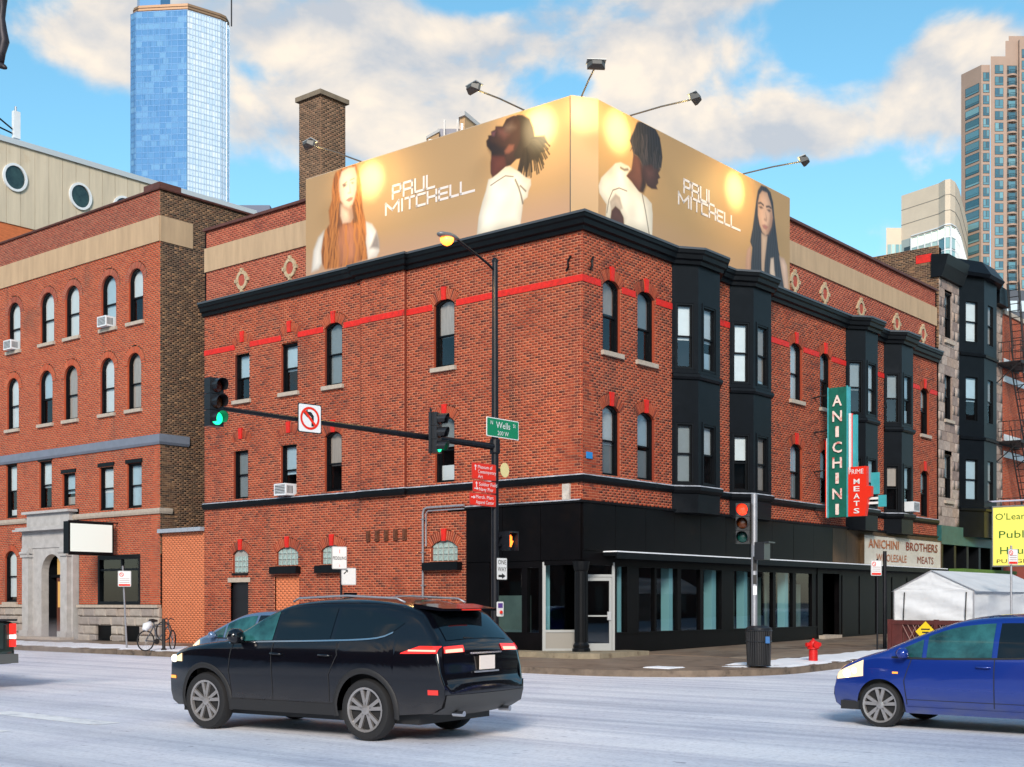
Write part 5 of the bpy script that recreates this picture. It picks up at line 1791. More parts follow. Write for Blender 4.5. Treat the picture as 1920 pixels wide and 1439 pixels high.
# ------------------------------------------------------------------ red brick building with fire escape
NB = thing('far_brick_building', 'red brick building with white bands behind the fire escape at the right edge', 'building', 33.5, 0, 0)
nb = Wall().add(FR_, 33.45, 40.0, 3.5, 15.4, [])
nb.finish(NB, [BRICK2], MORTARD, pick=lambda p: p[0], npick=60)
MB().b(33.5, 46, .05, 12, .2, 15.35).build('inner_structure', BRICKP, NB)
MB().box(FR_, 33.45, 46, -.3, .08, 15.4, 15.6).build('coping', STONE, NB)
for z in (13.0, 12.2, 9.4, 8.6, 5.8, 5.0):
    MB().box(FR_, 33.5, 46, -.05, .04, z, z + .3).build('white_band', WHITEP, NB)
FE_ = thing('fire_escape', 'black iron fire escape with railed landings and ladders beside the stone building', 'fire escape', 33.0, -.2, 3.4)
IRON = mat('black_iron', (.012, .011, .012), .6, var=.4)
for z in (12.9, 9.2, 5.6):
    b = MB()
    for k in range(9):
        b.box(FR_, 32.5 + k * .35, 32.72 + k * .35, .05, 1.15, z, z + .04)
    b.box(FR_, 32.5, 35.5, 1.13, 1.17, z - .08, z + .06)
    b.box(FR_, 32.5, 35.5, .05, .09, z - .08, z + .06)
    pf = b.build('landing', IRON, FE_)
    b = MB()
    for k in range(14):
        b.tube([FR_.p(32.5 + k * 3 / 13, 1.15, z), FR_.p(32.5 + k * 3 / 13, 1.15, z + .95)], .013, 4)
    for k in range(5):
        b.tube([FR_.p(32.5, .1 + k * .26, z), FR_.p(32.5, .1 + k * .26, z + .95)], .013, 4)
    for h in (.5, .95):
        b.tube([FR_.p(32.5, .1, z + h), FR_.p(32.5, 1.15, z + h), FR_.p(35.5, 1.15, z + h)], .02, 5)
    b.build('railing', IRON, FE_, pf)
    for a in (32.6, 35.4):
        MB().tube([FR_.p(a, 0, z - .9), FR_.p(a, 1.1, z)], .03, 5).build('bracket', IRON, FE_, pf)
for z0, z1, a0, a1 in ((5.6, 9.2, 35.2, 33.2), (9.2, 12.9, 35.2, 33.2), (12.9, 16.6, 33.6, 32.7)):
    b = MB()
    for n in (.45, .95):
        b.tube([FR_.p(a0, n, z0), FR_.p(a1, n, z1)], .035, 5)
        b.tube([FR_.p(a0, n, z0 + .8), FR_.p(a1, n, z1 + .8)], .02, 5)
    for k in range(12):
        t = k / 12
        b.tube([FR_.p(a0 + (a1 - a0) * t, .45, z0 + (z1 - z0) * t), FR_.p(a0 + (a1 - a0) * t, .95, z0 + (z1 - z0) * t)], .02, 4)
    b.build('ladder', IRON, FE_)

# ------------------------------------------------------------------ towers in the distance (world coordinates)
def PX(px, Y):
    return (px - 960) / 2400 * Y
def tower_glass():
    t = thing('glass_tower', 'tall blue glass skyscraper with rounded edges at the upper left', 'skyscraper', -156, 604, 0, rot=0, street=False)
    P = [(-178.2, 622), (-180.6, 614), (-180.9, 608), (-179.6, 603.5), (-176.5, 601), (-152, 598.5), (-138.8, 609), (-136.6, 612), (-136.4, 617), (-138, 624)]
    pts = [(x + 156, y - 604) for x, y in P]
    top = 279.0
    core = MB().hprism(pts, 0, top).build('curtain_wall', mat('tower_core', (.05, .12, .26), .25, .4), t)
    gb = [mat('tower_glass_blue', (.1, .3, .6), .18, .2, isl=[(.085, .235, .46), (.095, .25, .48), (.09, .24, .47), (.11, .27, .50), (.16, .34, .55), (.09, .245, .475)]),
          mat('tower_glass_pale_reflect', (.4, .6, .8), .2, .1, isl=[(.60, .74, .88), (.68, .80, .92), (.54, .70, .86), (.76, .86, .95)])]  # pale face: its bright sky reflection is put into the pane colour
    fl = 2.75
    pan = [MB(), MB()]
    mul = MB()
    slabs = MB()
    nfl = int((top - 130) / fl)
    for i in range(len(pts) - 1):
        p, q = pts[i], pts[i + 1]
        ln = math.hypot(q[0] - p[0], q[1] - p[1])
        f = Fr((p[0], p[1], 0), (q[0] - p[0], q[1] - p[1]))
        f = Fr((p[0], p[1], 0), (q[0] - p[0], q[1] - p[1]))
        nc = max(2, round(ln / 1.45))
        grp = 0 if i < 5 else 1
        cw_ = ln / nc
        for r in range(nfl):
            z = 130 + r * fl
            c = 0
            while c < nc:
                w = random.choice([1, 2, 2, 3, 4]) if grp == 0 else 1
                w = min(w, nc - c)
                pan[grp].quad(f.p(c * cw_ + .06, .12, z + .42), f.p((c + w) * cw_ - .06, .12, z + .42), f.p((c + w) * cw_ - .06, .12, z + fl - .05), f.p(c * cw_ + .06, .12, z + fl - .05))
                c += w
        for c in range(nc + 1):
            if c % 2 == 0:
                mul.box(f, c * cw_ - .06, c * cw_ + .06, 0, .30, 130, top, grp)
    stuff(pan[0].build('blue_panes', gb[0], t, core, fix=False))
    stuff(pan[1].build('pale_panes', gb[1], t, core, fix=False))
    stuff(mul.build('mullions', [mat('tower_mullion', (.16, .30, .50), .3, .6), mat('tower_mullion_pale_lit', (.42, .56, .70), .3, .6)], t, core))  # lighter mullion copy for the face painted as reflecting sky
    for nm, seg, m in (('blue_bands', pts[:6], mat('tower_band', (.13, .28, .50), .3, .5)), ('pale_bands', pts[5:], mat('tower_band_pale_lit', (.56, .68, .80), .3, .5))):  # bands on the bright face are painted lighter to match
        slabs = MB()
        for r in range(nfl + 1):
            slabs.sweep(seg, [(.1, 130 + r * fl), (.16, 130 + r * fl), (.16, 130 + r * fl + .36), (.1, 130 + r * fl + .36)])
        stuff(slabs.build(nm, m, t, core))
    cr = [(x * .97 + .2, y * .97 + 1.2) for x, y in pts]
    b = MB().hprism([(x, y) for x, y in cr if True], top, top + 3.5)
    for k in range(2):
        b.sweep(cr, [(.0, top + .9 + 1.3 * k), (.35, top + .9 + 1.3 * k), (.35, top + 1.3 + 1.3 * k), (0, top + 1.3 + 1.3 * k)])
    b.build('crown_screen', mat('crown_bronze', (.36, .22, .13), .4, .5), t)
    up = [(-22, 14), (-22.6, 6), (-20, 1), (-10, .5), (-9, 14)]
    MB().hprism(up, top, top + 22).build('upper_shaft', gb[0], t)
    MB().tube([(21, 12, top), (21, 12, top + 14)], .35, 6).build('mast', IRON, t)
tower_glass()
def tower_flats():
    Y0 = 320.0
    t = thing('apartment_tower', 'tall pinkish apartment tower with stacked balconies at the right edge', 'skyscraper', PX(1818, Y0), Y0, 0, rot=0, street=False)
    x0 = PX(1818, Y0)
    def lx(px):
        return PX(px, Y0) - x0
    k = Y0 / 2400
    def lz(py):
        return 1.7 + (1130 - py) * k
    SK = mat('pink_concrete', rgb(162, 140, 126), .85, var=.06, vs=.3)
    DK = mat('flat_glass', (.03, .10, .14), .08, spec=.9, isl=[(.02, .08, .12), (.05, .16, .20), (.10, .26, .32), (.03, .10, .15), (.16, .34, .38)])
    FRM = mat('flat_frame', (.03, .05, .06), .4)
    b = MB()
    b.hprism([(0, 6), (lx(1840), 0), (lx(1856), 0), (lx(1856) + 4.3, 12), (4.5, 12)], 0, lz(122))
    b.hprism([(lx(1856), -.6), (lx(1886), -.6), (lx(1886) + 4.6, 12), (lx(1856) + 4.7, 12)], 0, lz(108))
    b.hprism([(lx(1886), .3), (lx(1910), .3), (lx(1910), -.5), (lx(2010), -.5), (lx(2010), 14), (lx(1886) + 5.5, 14)], 0, lz(76))
    b.hprism([(lx(1900), 3), (lx(2010), 3), (lx(2010), 12), (lx(1900) + 3.5, 12)], lz(76), lz(58))
    b.build('wall', SK, t)
    pitch = 21.6
    F0 = Fr((0, 0, 0), (1, 0))
    FA = Fr((0, 6, 0), (lx(1840), -6))
    la = math.hypot(lx(1840), 6)
    cols_ = [(FA, la * .22, la * .90, 155), (F0, lx(1843), lx(1855), 137), (F0, lx(1863.5), lx(1879.5), 125), (F0, lx(1914), lx(1927), 95)]
    protos = {}
    for ci, (f, a0, a1, ytop) in enumerate(cols_):
        for r in range(24 if ci < 3 else 26):
            y = ytop + r * pitch
            n_ = .6 if ci in (2,) else (.5 if ci == 3 else 0)
            if ci not in protos:
                h = pitch * k * .76
                q = MB()
                f0 = Fr((0, 0, 0), f.d)
                w_ = a1 - a0
                q.box(f0, 0, w_, -.05, .08, 0, h)
                win = q.build('window', FRM, t, off=(0, 0, 0))
                pn = MB()
                kk = 2 if ci != 0 else 1
                for j in range(kk):
                    pn.quad(f0.p(w_ * j / kk + .10, .09, h * .30), f0.p(w_ * (j + 1) / kk - .10, .09, h * .30), f0.p(w_ * (j + 1) / kk - .10, .09, h - .1), f0.p(w_ * j / kk + .10, .09, h - .1))
                pn.quad(f0.p(.1, .09, .1), f0.p(w_ - .1, .09, .1), f0.p(w_ - .1, .09, h * .26), f0.p(.1, .09, h * .26))
                pn.build('pane', DK, t, win, off=(0, 0, 0), fix=False)
                protos[ci] = win
                o = win
            else:
                o = copy_tree(protos[ci], t)
            o.location = f.p(a0, n_, lz(y + pitch * .72))
    bp = None
    for r in range(24):
        y = 122 + r * pitch
        if bp is None:
            q = MB()
            w_ = lx(1908) - lx(1889)
            h = pitch * k
            q.box(F0, 0, w_, -1.0, .02, .35, h * .88)
            bal = q.build('balcony', FRM, t, off=(0, 0, 0))
            q = MB()
            arc = [(w_ * i / 8, -.75 * math.sin(math.pi * i / 8) - .1) for i in range(9)]
            q.hprism([(0, .4)] + arc + [(w_, .4)], -.15, .3)
            q.build('slab', SK, t, bal, off=(0, 0, 0))
            q = MB()
            for i in range(8):
                q.tube([(arc[i][0], arc[i][1] + .05, 1.25), (arc[i + 1][0], arc[i + 1][1] + .05, 1.25)], .05, 4)
                q.tube([(arc[i][0], arc[i][1] + .05, .3), (arc[i][0], arc[i][1] + .05, 1.25)], .035, 4)
            q.build('railing', FRM, t, bal, off=(0, 0, 0))
            q = MB().quad((w_ * .15, -.06, .5), (w_ * .8, -.06, .5), (w_ * .8, -.06, h * .8), (w_ * .15, -.06, h * .8))
            q.build('pane', DK, t, bal, off=(0, 0, 0), fix=False)
            bp = bal
            o = bal
        else:
            o = copy_tree(bp, t)
        o.location = (lx(1889), .3, lz(y + pitch * .9))
tower_flats()
def tower_pale():
    t = thing('curved_building', 'pale rounded office block with blank top and lit glass below, right of centre', 'building', 96, 295, 0, rot=0, street=False)
    pl_ = [(PX(1690, 300), 300), (PX(1760, 291), 291), (PX(1772, 288.5), 288.5), (PX(1782, 288), 288), (PX(1791, 290), 290), (PX(1799, 296), 296), (PX(1815, 324), 324)]
    pts = [(x - 96, y - 295) for x, y in pl_]
    back = [(pts[-1][0] + 2, 40), (pts[0][0] + 14, 40)]
    top = 97.0
    PALE_ = mat('pale_precast', rgb(205, 192, 172), .8, var=.05, vs=.4)
    MB().hprism(pts + back, 0, 86.5).build('wall', mat('pale_core', rgb(150, 165, 165), .6), t)
    b = MB().hprism(pts + back, 86.5, top)
    b.build('blank_storey', PALE_, t)
    b = MB()
    for z in (90, 93.5):
        b.sweep(pts, [(0, z), (.06, z), (.06, z + .12), (0, z + .12)])
    stuff(b.build('joint_lines', mat('joint_grey', (.25, .23, .20), .9), t))
    g2 = mat('office_glass', (.2, .4, .4), .08, spec=.9, isl=[(.14, .30, .32), (.28, .48, .48), (.45, .62, .58), (.10, .24, .28), (.60, .72, .62)])
    LITW = mat('lit_clerestory', (.6, .7, .5), .3, emit=(.80, .95, .62), es=.75)
    pn, lit, mu = MB(), MB(), MB()
    for i in range(len(pts) - 1):
        p, q = pts[i], pts[i + 1]
        ln = math.hypot(q[0] - p[0], q[1] - p[1])
        f = Fr((p[0], p[1], 0), (q[0] - p[0], q[1] - p[1]))
        s0 = 3.0 if i == 0 else 0
        nc = max(1, round((ln - s0) / 1.9))
        w = (ln - s0) / nc
        for c in range(nc):
            a = s0 + c * w
            lit.quad(f.p(a + .25, .1, 84.2), f.p(a + w - .25, .1, 84.2), f.p(a + w - .25, .1, 86.1), f.p(a + .25, .1, 86.1))
            for r in range(12):
                z = 50 + r * 2.85
                pn.quad(f.p(a + .15, .1, z + .2), f.p(a + w - .15, .1, z + .2), f.p(a + w - .15, .1, z + 2.6), f.p(a + .15, .1, z + 2.6))
            mu.box(f, a - .12, a + .12, 0, .3, 48, 86.4)
        for r in range(14):
            mu.box(f, s0, ln, 0, .2, 49.8 + r * 2.85 - .12, 49.8 + r * 2.85 + .12)
    wl_ = pn.build('office_panes', g2, t, fix=False)
    stuff(wl_)
    stuff(lit.build('lit_panes', LITW, t, fix=False))
    stuff(mu.build('mullions', WHITEP, t))
    F0 = Fr((pts[0][0], pts[0][1], 0), (pts[1][0] - pts[0][0], pts[1][1] - pts[0][1]))
    b = MB()
    for r in range(4):
        b.box(F0, .9, 2.5, -1, .12, 68 + r * 4.6, 70.8 + r * 4.6)
    stuff(b.build('stair_openings', mat('shade_glass', (.03, .05, .06), .2), t))
    x0, x1 = PX(1657, 302) - 96, PX(1690, 302) - 96
    MB().hprism([(x0, 5), (x1, 5), (x1 + 6, 25), (x0 + 6.5, 25)], 0, 89.5).build('wing', PALE_, t)
    b = MB()
    for r in range(6):
        for c in range(4):
            a = x0 + .3 + c * (x1 - x0 - .4) / 4
            b.quad((a, 4.95, 62 + r * 4.2), (a + .8, 4.95, 62 + r * 4.2), (a + .8, 4.95, 64.6 + r * 4.2), (a, 4.95, 64.6 + r * 4.2))
    stuff(b.build('wing_panes', g2, t, fix=False))
tower_pale()
def small_far():
    Y = 150.0
    t = thing('beige_rooftop_block', 'beige and grey apartment block top peeking above the billboard', 'building', PX(850, Y), Y, 0, rot=0, street=False)
    x0 = PX(850, Y)
    lz = lambda py: 1.7 + (1130 - py) * Y / 2400
    lx = lambda px: PX(px, Y) - x0
    TAN = mat('tan_wall', rgb(196, 158, 116), .8, var=.06)
    GRY = mat('grey_wall', rgb(140, 140, 150), .7)
    WHT = mat('white_trim2', rgb(200, 196, 192), .6)
    b = MB()
    b.hprism([(lx(798), 3), (lx(822), 1), (lx(822), 10), (lx(798), 10)], 0, lz(243))
    b.hprism([(lx(862), 0), (lx(872), -.6), (lx(910), 5), (lx(905), 12), (lx(862), 12)], 0, lz(222))
    b.build('wall', TAN, t)
    MB().b(lx(818), lx(866), 3, 12, 0, lz(224)).build('penthouse', GRY, t)
    b = MB()
    b.hprism([(lx(796), 3), (lx(824), .6), (lx(824), 10), (lx(796), 10)], lz(243), lz(238))
    b.hprism([(lx(860), -.3), (lx(872), -1), (lx(914), 5.2), (lx(908), 12), (lx(860), 12)], lz(222), lz(214))
    for x in (831, 856):
        b.b(lx(x - 1.5), lx(x + 1.5), 2.4, 3, 0, lz(210))
    b.build('trim', WHT, t)
    for x, y in ((806, 258), (868, 240)):
        MB().b(lx(x - 4), lx(x + 4), -.4 if x > 850 else 1.6, .9 if x > 850 else 2.6, lz(y + 14), lz(y - 6)).build('window', mat('far_window', (.05, .08, .12), .2), t)
    b = MB()
    for i in range(6):
        b.b(lx(842 + i * 2), lx(842.5 + i * 2), 2.2, 2.3, lz(250), lz(238))
    b.b(lx(840), lx(856), 2.2, 2.3, lz(239), lz(238))
    stuff(b.build('railing', WHT, t))
    o = tag(MB().b(PX(448, 130), PX(506, 130), 130, 150, 0, 1.7 + 745 * 130 / 2400).build('blue_block', mat('blue_far', (.06, .09, .16), .5)), 'dark blue far block just above the parapet between the brick buildings', 'building')
    t2 = thing('glass_annex', 'grey glazed block seen low behind the fire escape', 'building', PX(1885, 95), 95, 0, rot=0, street=False)
    x0 = PX(1885, 95)
    MB().b(0, 8, 0, 10, 0, 1.7 + 585 * 95 / 2400).build('wall', mat('annex_dark', (.05, .06, .08), .4), t2)
    for k in range(4):
        MB().b(.1 + k * .9, .85 + k * .9, -.1, .05, 1.7 + 545 * 95 / 2400, 1.7 + 565 * 95 / 2400).build('pane', mat('annex_pane', (.5, .6, .65), .2), t2)
small_far()
# ------------------------------------------------------------------ lettering helper
def text(txt, m, fr, a, z, n, h, root, parent=None, width=None, align='c', depth=.006, name='lettering', off=None, slant=0.0, bold=0.0):
    """flat lettering of cap height h centred on a (or starting at a), baseline z"""
    cu = bpy.data.curves.new('tmp_text', 'FONT')
    cu.body = txt
    cu.size = 1.0
    cu.offset = bold
    cu.resolution_u = 2
    ob = bpy.data.objects.new('tmp_text', cu)
    col.objects.link(ob)
    dg = bpy.context.evaluated_depsgraph_get()
    me = bpy.data.meshes.new_from_object(ob.evaluated_get(dg))
    bpy.data.objects.remove(ob)
    bpy.data.curves.remove(cu)
    V = np.array([v.co[:] for v in me.vertices])
    fs = [tuple(p.vertices) for p in me.polygons]
    bpy.data.meshes.remove(me)
    s = h / .72
    x0, x1 = V[:, 0].min(), V[:, 0].max()
    sx = s if width is None else width / (x1 - x0)
    st = a - (x1 - x0) * sx / 2 if align == 'c' else a
    mb = MB()
    mb.add([fr.p(st + (v[0] - x0) * sx + v[1] * s * slant, n + depth, z + v[1] * s) for v in V], fs)
    return mb.build(name, m, root, parent, off=off, fix=False)
WHT = mat('sign_white', rgb(226, 228, 228), .45)
BLK = mat('sign_black', (.012, .012, .012), .5)
SRED = mat('sign_red', rgb(226, 44, 20), .45, var=.05)
SGRN = mat('sign_green', rgb(8, 128, 86), .45)
SBACK = mat('sign_back', (.40, .41, .42), .4, .6)

# ------------------------------------------------------------------ signal and lamp pole at the corner
PV, PU = -3.11, .49
SP = thing('signal_pole', 'tall black pole at the corner with signal arm and lit street lamp', 'pole', PV, PU, .16)
MB().tube([(PV, PU, .16), (PV, PU, 1.0), (PV, PU, 5.7), (PV, PU, 10.45)], [.12, .105, .095, .075], 14).build('pole', POLEB, SP, smooth=40.0)
MB().lathe((PV, PU, 0), [(.24, .16), (.24, .24), (.16, .32), (.15, .60), (.12, .66)], 14).build('base', POLEB, SP, smooth=35.0)
MB().tube([(PV, PU, 5.70), (PV - .6, PU, 5.70), (PV - 9.0, PU, 5.68)], [.088, .085, .045], 12).build('mast_arm', POLEB, SP, smooth=40.0)
MB().lathe((PV, PU, 0), [(.12, 5.52), (.135, 5.56), (.135, 5.86), (.12, 5.9)], 14).build('arm_collar', POLEB, SP)
MB().lathe((PV, PU, 0), [(.085, 10.45), (.09, 10.50), (.05, 10.56)], 12).build('cap', POLEB, SP)
la = [(PV, PU, 10.22)] + [(PV - 1.5 * math.sin(t), PU, 10.22 + .52 * math.sin(t * .95) ** .8) for t in [i / 8 * 1.45 for i in range(1, 9)]]
MB().tube(la, .032, 8).build('lamp_arm', POLEB, SP, smooth=40.0)
lx_, lz_ = PV - 1.62, 10.72
b = MB()
V_ = []
for i, (x, w, h0, h1) in enumerate(((.20, .06, -.02, .05), (.05, .12, -.05, .09), (-.18, .16, -.06, .10), (-.42, .13, -.05, .07), (-.52, .05, -.02, .03))):
    for j in range(8):
        a = 2 * math.pi * j / 8
        V_.append((lx_ + x, PU + w * math.cos(a), lz_ + (h1 if math.sin(a) > 0 else -h0) * math.sin(a)))
b.add(V_, [(i * 8 + j, i * 8 + (j + 1) % 8, i * 8 + 8 + (j + 1) % 8, i * 8 + 8 + j) for i in range(4) for j in range(8)] + [tuple(range(8))[::-1], tuple(range(32, 40))])
lum = b.build('luminaire', mat('lamp_grey', (.20, .20, .20), .4, .3), SP, smooth=True)
b = MB().lathe((lx_ - .20, PU, lz_ - .055), [(.17, .0), (.165, -.07), (.11, -.14), (.03, -.18)], 14)
b.build('lamp_glass', mat('sodium_glow', (1, .6, .2), .3, emit=(1.0, .17, .008), es=3.0), SP, lum, smooth=True)
l = bpy.data.lights.new('street_lamp_bulb', 'SPOT')
l.energy = 420
l.color = (1.0, .55, .18)
l.spot_size = R(165)
l.spot_blend = .6
l.shadow_soft_size = .15
lo = bpy.data.objects.new('street_lamp_bulb', l)
col.objects.link(lo)
lo.parent = SP
lo.location = (lx_ - .20 - PV, 0, lz_ - .25 - .16)
# signs on the pole, faces turned to the avenue traffic
FSg = Fr((PV, PU, 0), (1, 0))
def plate(root, fr, a0, a1, z0, z1, n, m, r=.03, edge=None, name='plate', t=.012):
    pts = []
    for cx_, cz_, s0 in ((a1 - r, z0 + r, -90), (a1 - r, z1 - r, 0), (a0 + r, z1 - r, 90), (a0 + r, z0 + r, 180)):
        for k in range(4):
            an = R(s0 + k * 30)
            pts.append((cx_ + r * math.cos(an), cz_ + r * math.sin(an)))
    if edge is not None:
        MBo = MB().prism(fr, pts, n, n + t)
        o = MBo.build(name, edge, root)
        c = ((a0 + a1) / 2, (z0 + z1) / 2)
        e = .022
        pin = [(c[0] + (x - c[0]) * (1 - 2 * e / (a1 - a0)), c[1] + (z - c[1]) * (1 - 2 * e / (z1 - z0))) for x, z in pts]
        MB().prism(fr, pin, n + t, n + t + .003).build('face', m, root, o)
        return o
    return MB().prism(fr, pts, n, n + t).build(name, m, root)
t = thing('street_name_sign', 'green street name sign high on the black corner pole', 'sign', PV, PU - .12, 5.95)
plate(t, FSg, -.48, .80, 5.93, 6.42, .12, SGRN, edge=WHT)
text('Wells', WHT, FSg, .16, 6.17, .136, .17, t, width=.56)
text('N', WHT, FSg, -.29, 6.24, .136, .10, t)
text('St', WHT, FSg, .61, 6.24, .136, .10, t)
text('200 W', WHT, FSg, .16, 5.99, .136, .115, t)
for i, (z0, z1, d0, lines, lab) in enumerate(((4.80, 5.22, -1.02, (('Museum of', 5.08), ('Contemporary', 4.96), ('Art', 4.84)), 'topmost red direction sign, three lines, on the corner pole'),
                                              (4.48, 4.775, -.98, (('Soldier Field', 4.645), ('Navy Pier', 4.52)), 'middle red direction sign of three on the corner pole'),
                                              (4.14, 4.455, -1.10, (('Merch. Mart', 4.32), ('Apparel Center', 4.19)), 'lowest red direction sign of three on the corner pole'))):
    t = thing('direction_sign', lab, 'sign', PV, PU - .1, z0, group='red direction signs')
    plate(t, FSg, d0, -.09, z0, z1, .10, SRED, edge=mat('sign_red_edge', rgb(190, 60, 50), .5))
    MB().box(FSg, -.14, -.085, .04, .11, z0 + .02, z1 - .02).build('clamp', STEELG, t)
    for s, z in lines:
        text(s, WHT, FSg, d0 + .22, z, .116, .092, t, align='l', width=min(.70, .062 * len(s)))
    for zz, vert in ((((z1 - .12), 1),) if i == 0 else (((z1 - .10), 1), ((z0 + .09), 0)) if i == 1 else (((z1 - .11), 0),)):
        b = MB()
        ax = d0 + .13
        if vert:
            b.prism(FSg, [(ax - .01, zz - .07), (ax + .01, zz - .07), (ax + .01, zz + .02), (ax + .045, zz + .02), (ax, zz + .07), (ax - .045, zz + .02), (ax - .01, zz + .02)], .115, .119)
        else:
            b.prism(FSg, [(ax - .08, zz - .01), (ax + .01, zz - .01), (ax + .01, zz - .04), (ax + .07, zz), (ax + .01, zz + .04), (ax + .01, zz + .01), (ax - .08, zz + .01)], .115, .119)
        b.build('arrow', WHT, t)
t = thing('one_way_sign', 'white vertical ONE WAY sign low on the corner pole', 'sign', PV, PU - .12, 2.27)
plate(t, FSg, -.10, .34, 2.27, 2.86, .12, WHT, edge=BLK)
text('ONE', BLK, FSg, .12, 2.68, .136, .12, t, width=.32)
text('WAY', BLK, FSg, .12, 2.50, .136, .12, t, width=.34)
MB().prism(FSg, [(-.02, 2.35), (.12, 2.35), (.12, 2.31), (.26, 2.38), (.12, 2.45), (.12, 2.41), (-.02, 2.41)], .135, .139).build('arrow', BLK, t)
# round disc sign beyond the pole
t = thing('round_sign', 'plain cream round disc sign just right of the corner pole', 'sign', PV + .3, PU, 4.85)
MB().prism(FSg, [(.36 + .17 * math.cos(2 * math.pi * k / 20), 5.13 + .19 * math.sin(2 * math.pi * k / 20)) for k in range(20)], .02, .035).build('disc', mat('cream_disc', rgb(224, 210, 150), .5), t)
MB().box(FSg, .05, .25, -.01, .02, 5.10, 5.16).build('bracket', POLEB, t)
# pedestrian signal
t = thing('pedestrian_signal', 'pedestrian signal box showing the orange hand on the corner pole', 'traffic light', PV + .3, PU, 3.05)
FPd = Fr((PV, PU, 0), (1, .18))
b = MB().box(FPd, .16, .62, .0, .22, 3.05, 3.53)
bx_ = b.build('housing', POLEB, t)
b = MB()
b.box(FPd, .14, .64, .22, .34, 3.50, 3.54)
b.box(FPd, .14, .18, .22, .34, 3.05, 3.50)
b.box(FPd, .60, .64, .22, .34, 3.05, 3.50)
b.build('visor', POLEB, t, bx_)
b = MB().box(FPd, .02, .16, .08, .13, 3.15, 3.2)
b.box(FPd, .02, .16, .08, .13, 3.38, 3.43)
b.build('bracket', POLEB, t)
HAND = mat('hand_glow', (1, .3, .05), .4, emit=(1, .16, .015), es=2.2)
b = MB()
b.prism(FPd, [(.30, 3.14), (.46, 3.14), (.49, 3.24), (.49, 3.30), (.30, 3.30), (.29, 3.24)], .222, .23)
for k, (x, h) in enumerate(((.30, .10), (.35, .14), (.40, .15), (.45, .12))):
    b.box(FPd, x, x + .038, .222, .23, 3.30, 3.30 + h)
b.prism(FPd, [(.49, 3.20), (.55, 3.28), (.535, 3.31), (.49, 3.27)], .222, .23)
b.build('hand_symbol', HAND, t)
t = thing('push_button', 'small push-button plate with sticker on the corner pole', 'button', PV, PU - .12, 1.36)
plate(t, FSg, -.06, .20, 1.34, 1.72, .11, WHT)
MB().lathe((PV + .07, PU - .14, 1.45), [(.045, 0), (.045, -.03)][::-1], 12, axis='y').build('button', SRED, t)
MB().box(FSg, -.02, .16, .124, .128, 1.56, 1.68).build('sticker', mat('purple_sticker', rgb(90, 60, 140), .5), t)

# traffic signals
def lens_mat(name, c, on):
    return mat(name, tuple(x * (.9 if on else .16) for x in c), .25, emit=c if on else None, es=on)
LG_ON = lens_mat('lens_green_lit', (.01, .75, .28), 1.7)
LR_ON = lens_mat('lens_red_lit', (1.0, .035, .012), 1.5)
LR, LY, LG = lens_mat('lens_red_dark', (.5, .05, .02), 0), lens_mat('lens_amber_dark', (.5, .12, .02), 0), lens_mat('lens_green_dark', (.02, .3, .25), 0)
SIGM = mat('signal_housing', (.013, .014, .017), .35, var=.2)
def traffic_signal(label, loc, rot, lit, back=False):
    t = thing('traffic_signal', label, 'traffic light', *loc, rot=rot, street=False, group='traffic signals')
    for i, nm in enumerate(('green', 'amber', 'red')):
        z = i * .345
        b = MB()
        b.b(-.17, .17, -.10, .12, z + .005, z + .34)
        h = b.build('housing', SIGM, t)
        b = MB()
        n = 14
        for k in range(n):
            a0, a1 = R(-35 + 250 * k / n), R(-35 + 250 * (k + 1) / n)
            P = []
            for a in (a0, a1):
                for r_, y in ((.150, -.10), (.150, -.36 + .10 * (1 - math.sin(a)) * .5), (.142, -.36 + .10 * (1 - math.sin(a)) * .5), (.142, -.10)):
                    P.append((r_ * math.cos(a), y, z + .17 + r_ * math.sin(a)))
            b.add(P, [(0, 1, 5, 4), (1, 2, 6, 5), (2, 3, 7, 6)])
        b.build('visor', SIGM, t, h)
        m = {'green': LG_ON if lit == 'green' else LG, 'amber': LY, 'red': LR_ON if lit == 'red' else LR}[nm]
        b = MB().lathe((0, 0, z + .17), [(.14, -.105), (.125, -.125), (.08, -.14), (.02, -.147)], 18, axis='y')
        b.build('lens', m, t, h, smooth=True)
    if back:
        b = MB()
        b.b(-.28, -.245, .02, .05, -.06, 1.12)
        b.b(-.28, -.16, .02, .05, 1.04, 1.08)
        b.b(-.28, -.16, .02, .05, -.02, .02)
        b.build('bracket', SIGM, t)
    else:
        MB().b(-.03, .03, .10, .2, .30, .75).build('bracket', SIGM, t)
    t.scale = (.95, .95, .95)
    return t
def wl3(v, u, z):
    return W(v, u, z)
traffic_signal('green-lit traffic signal at the far end of the mast arm', wl3(PV - 8.95, PU - .16, 5.26), CA - R(4), 'green')
traffic_signal('green-lit traffic signal on the mast arm nearest the pole', wl3(PV - 2.45, PU - .20, 5.30), CA + R(22), 'green', True)
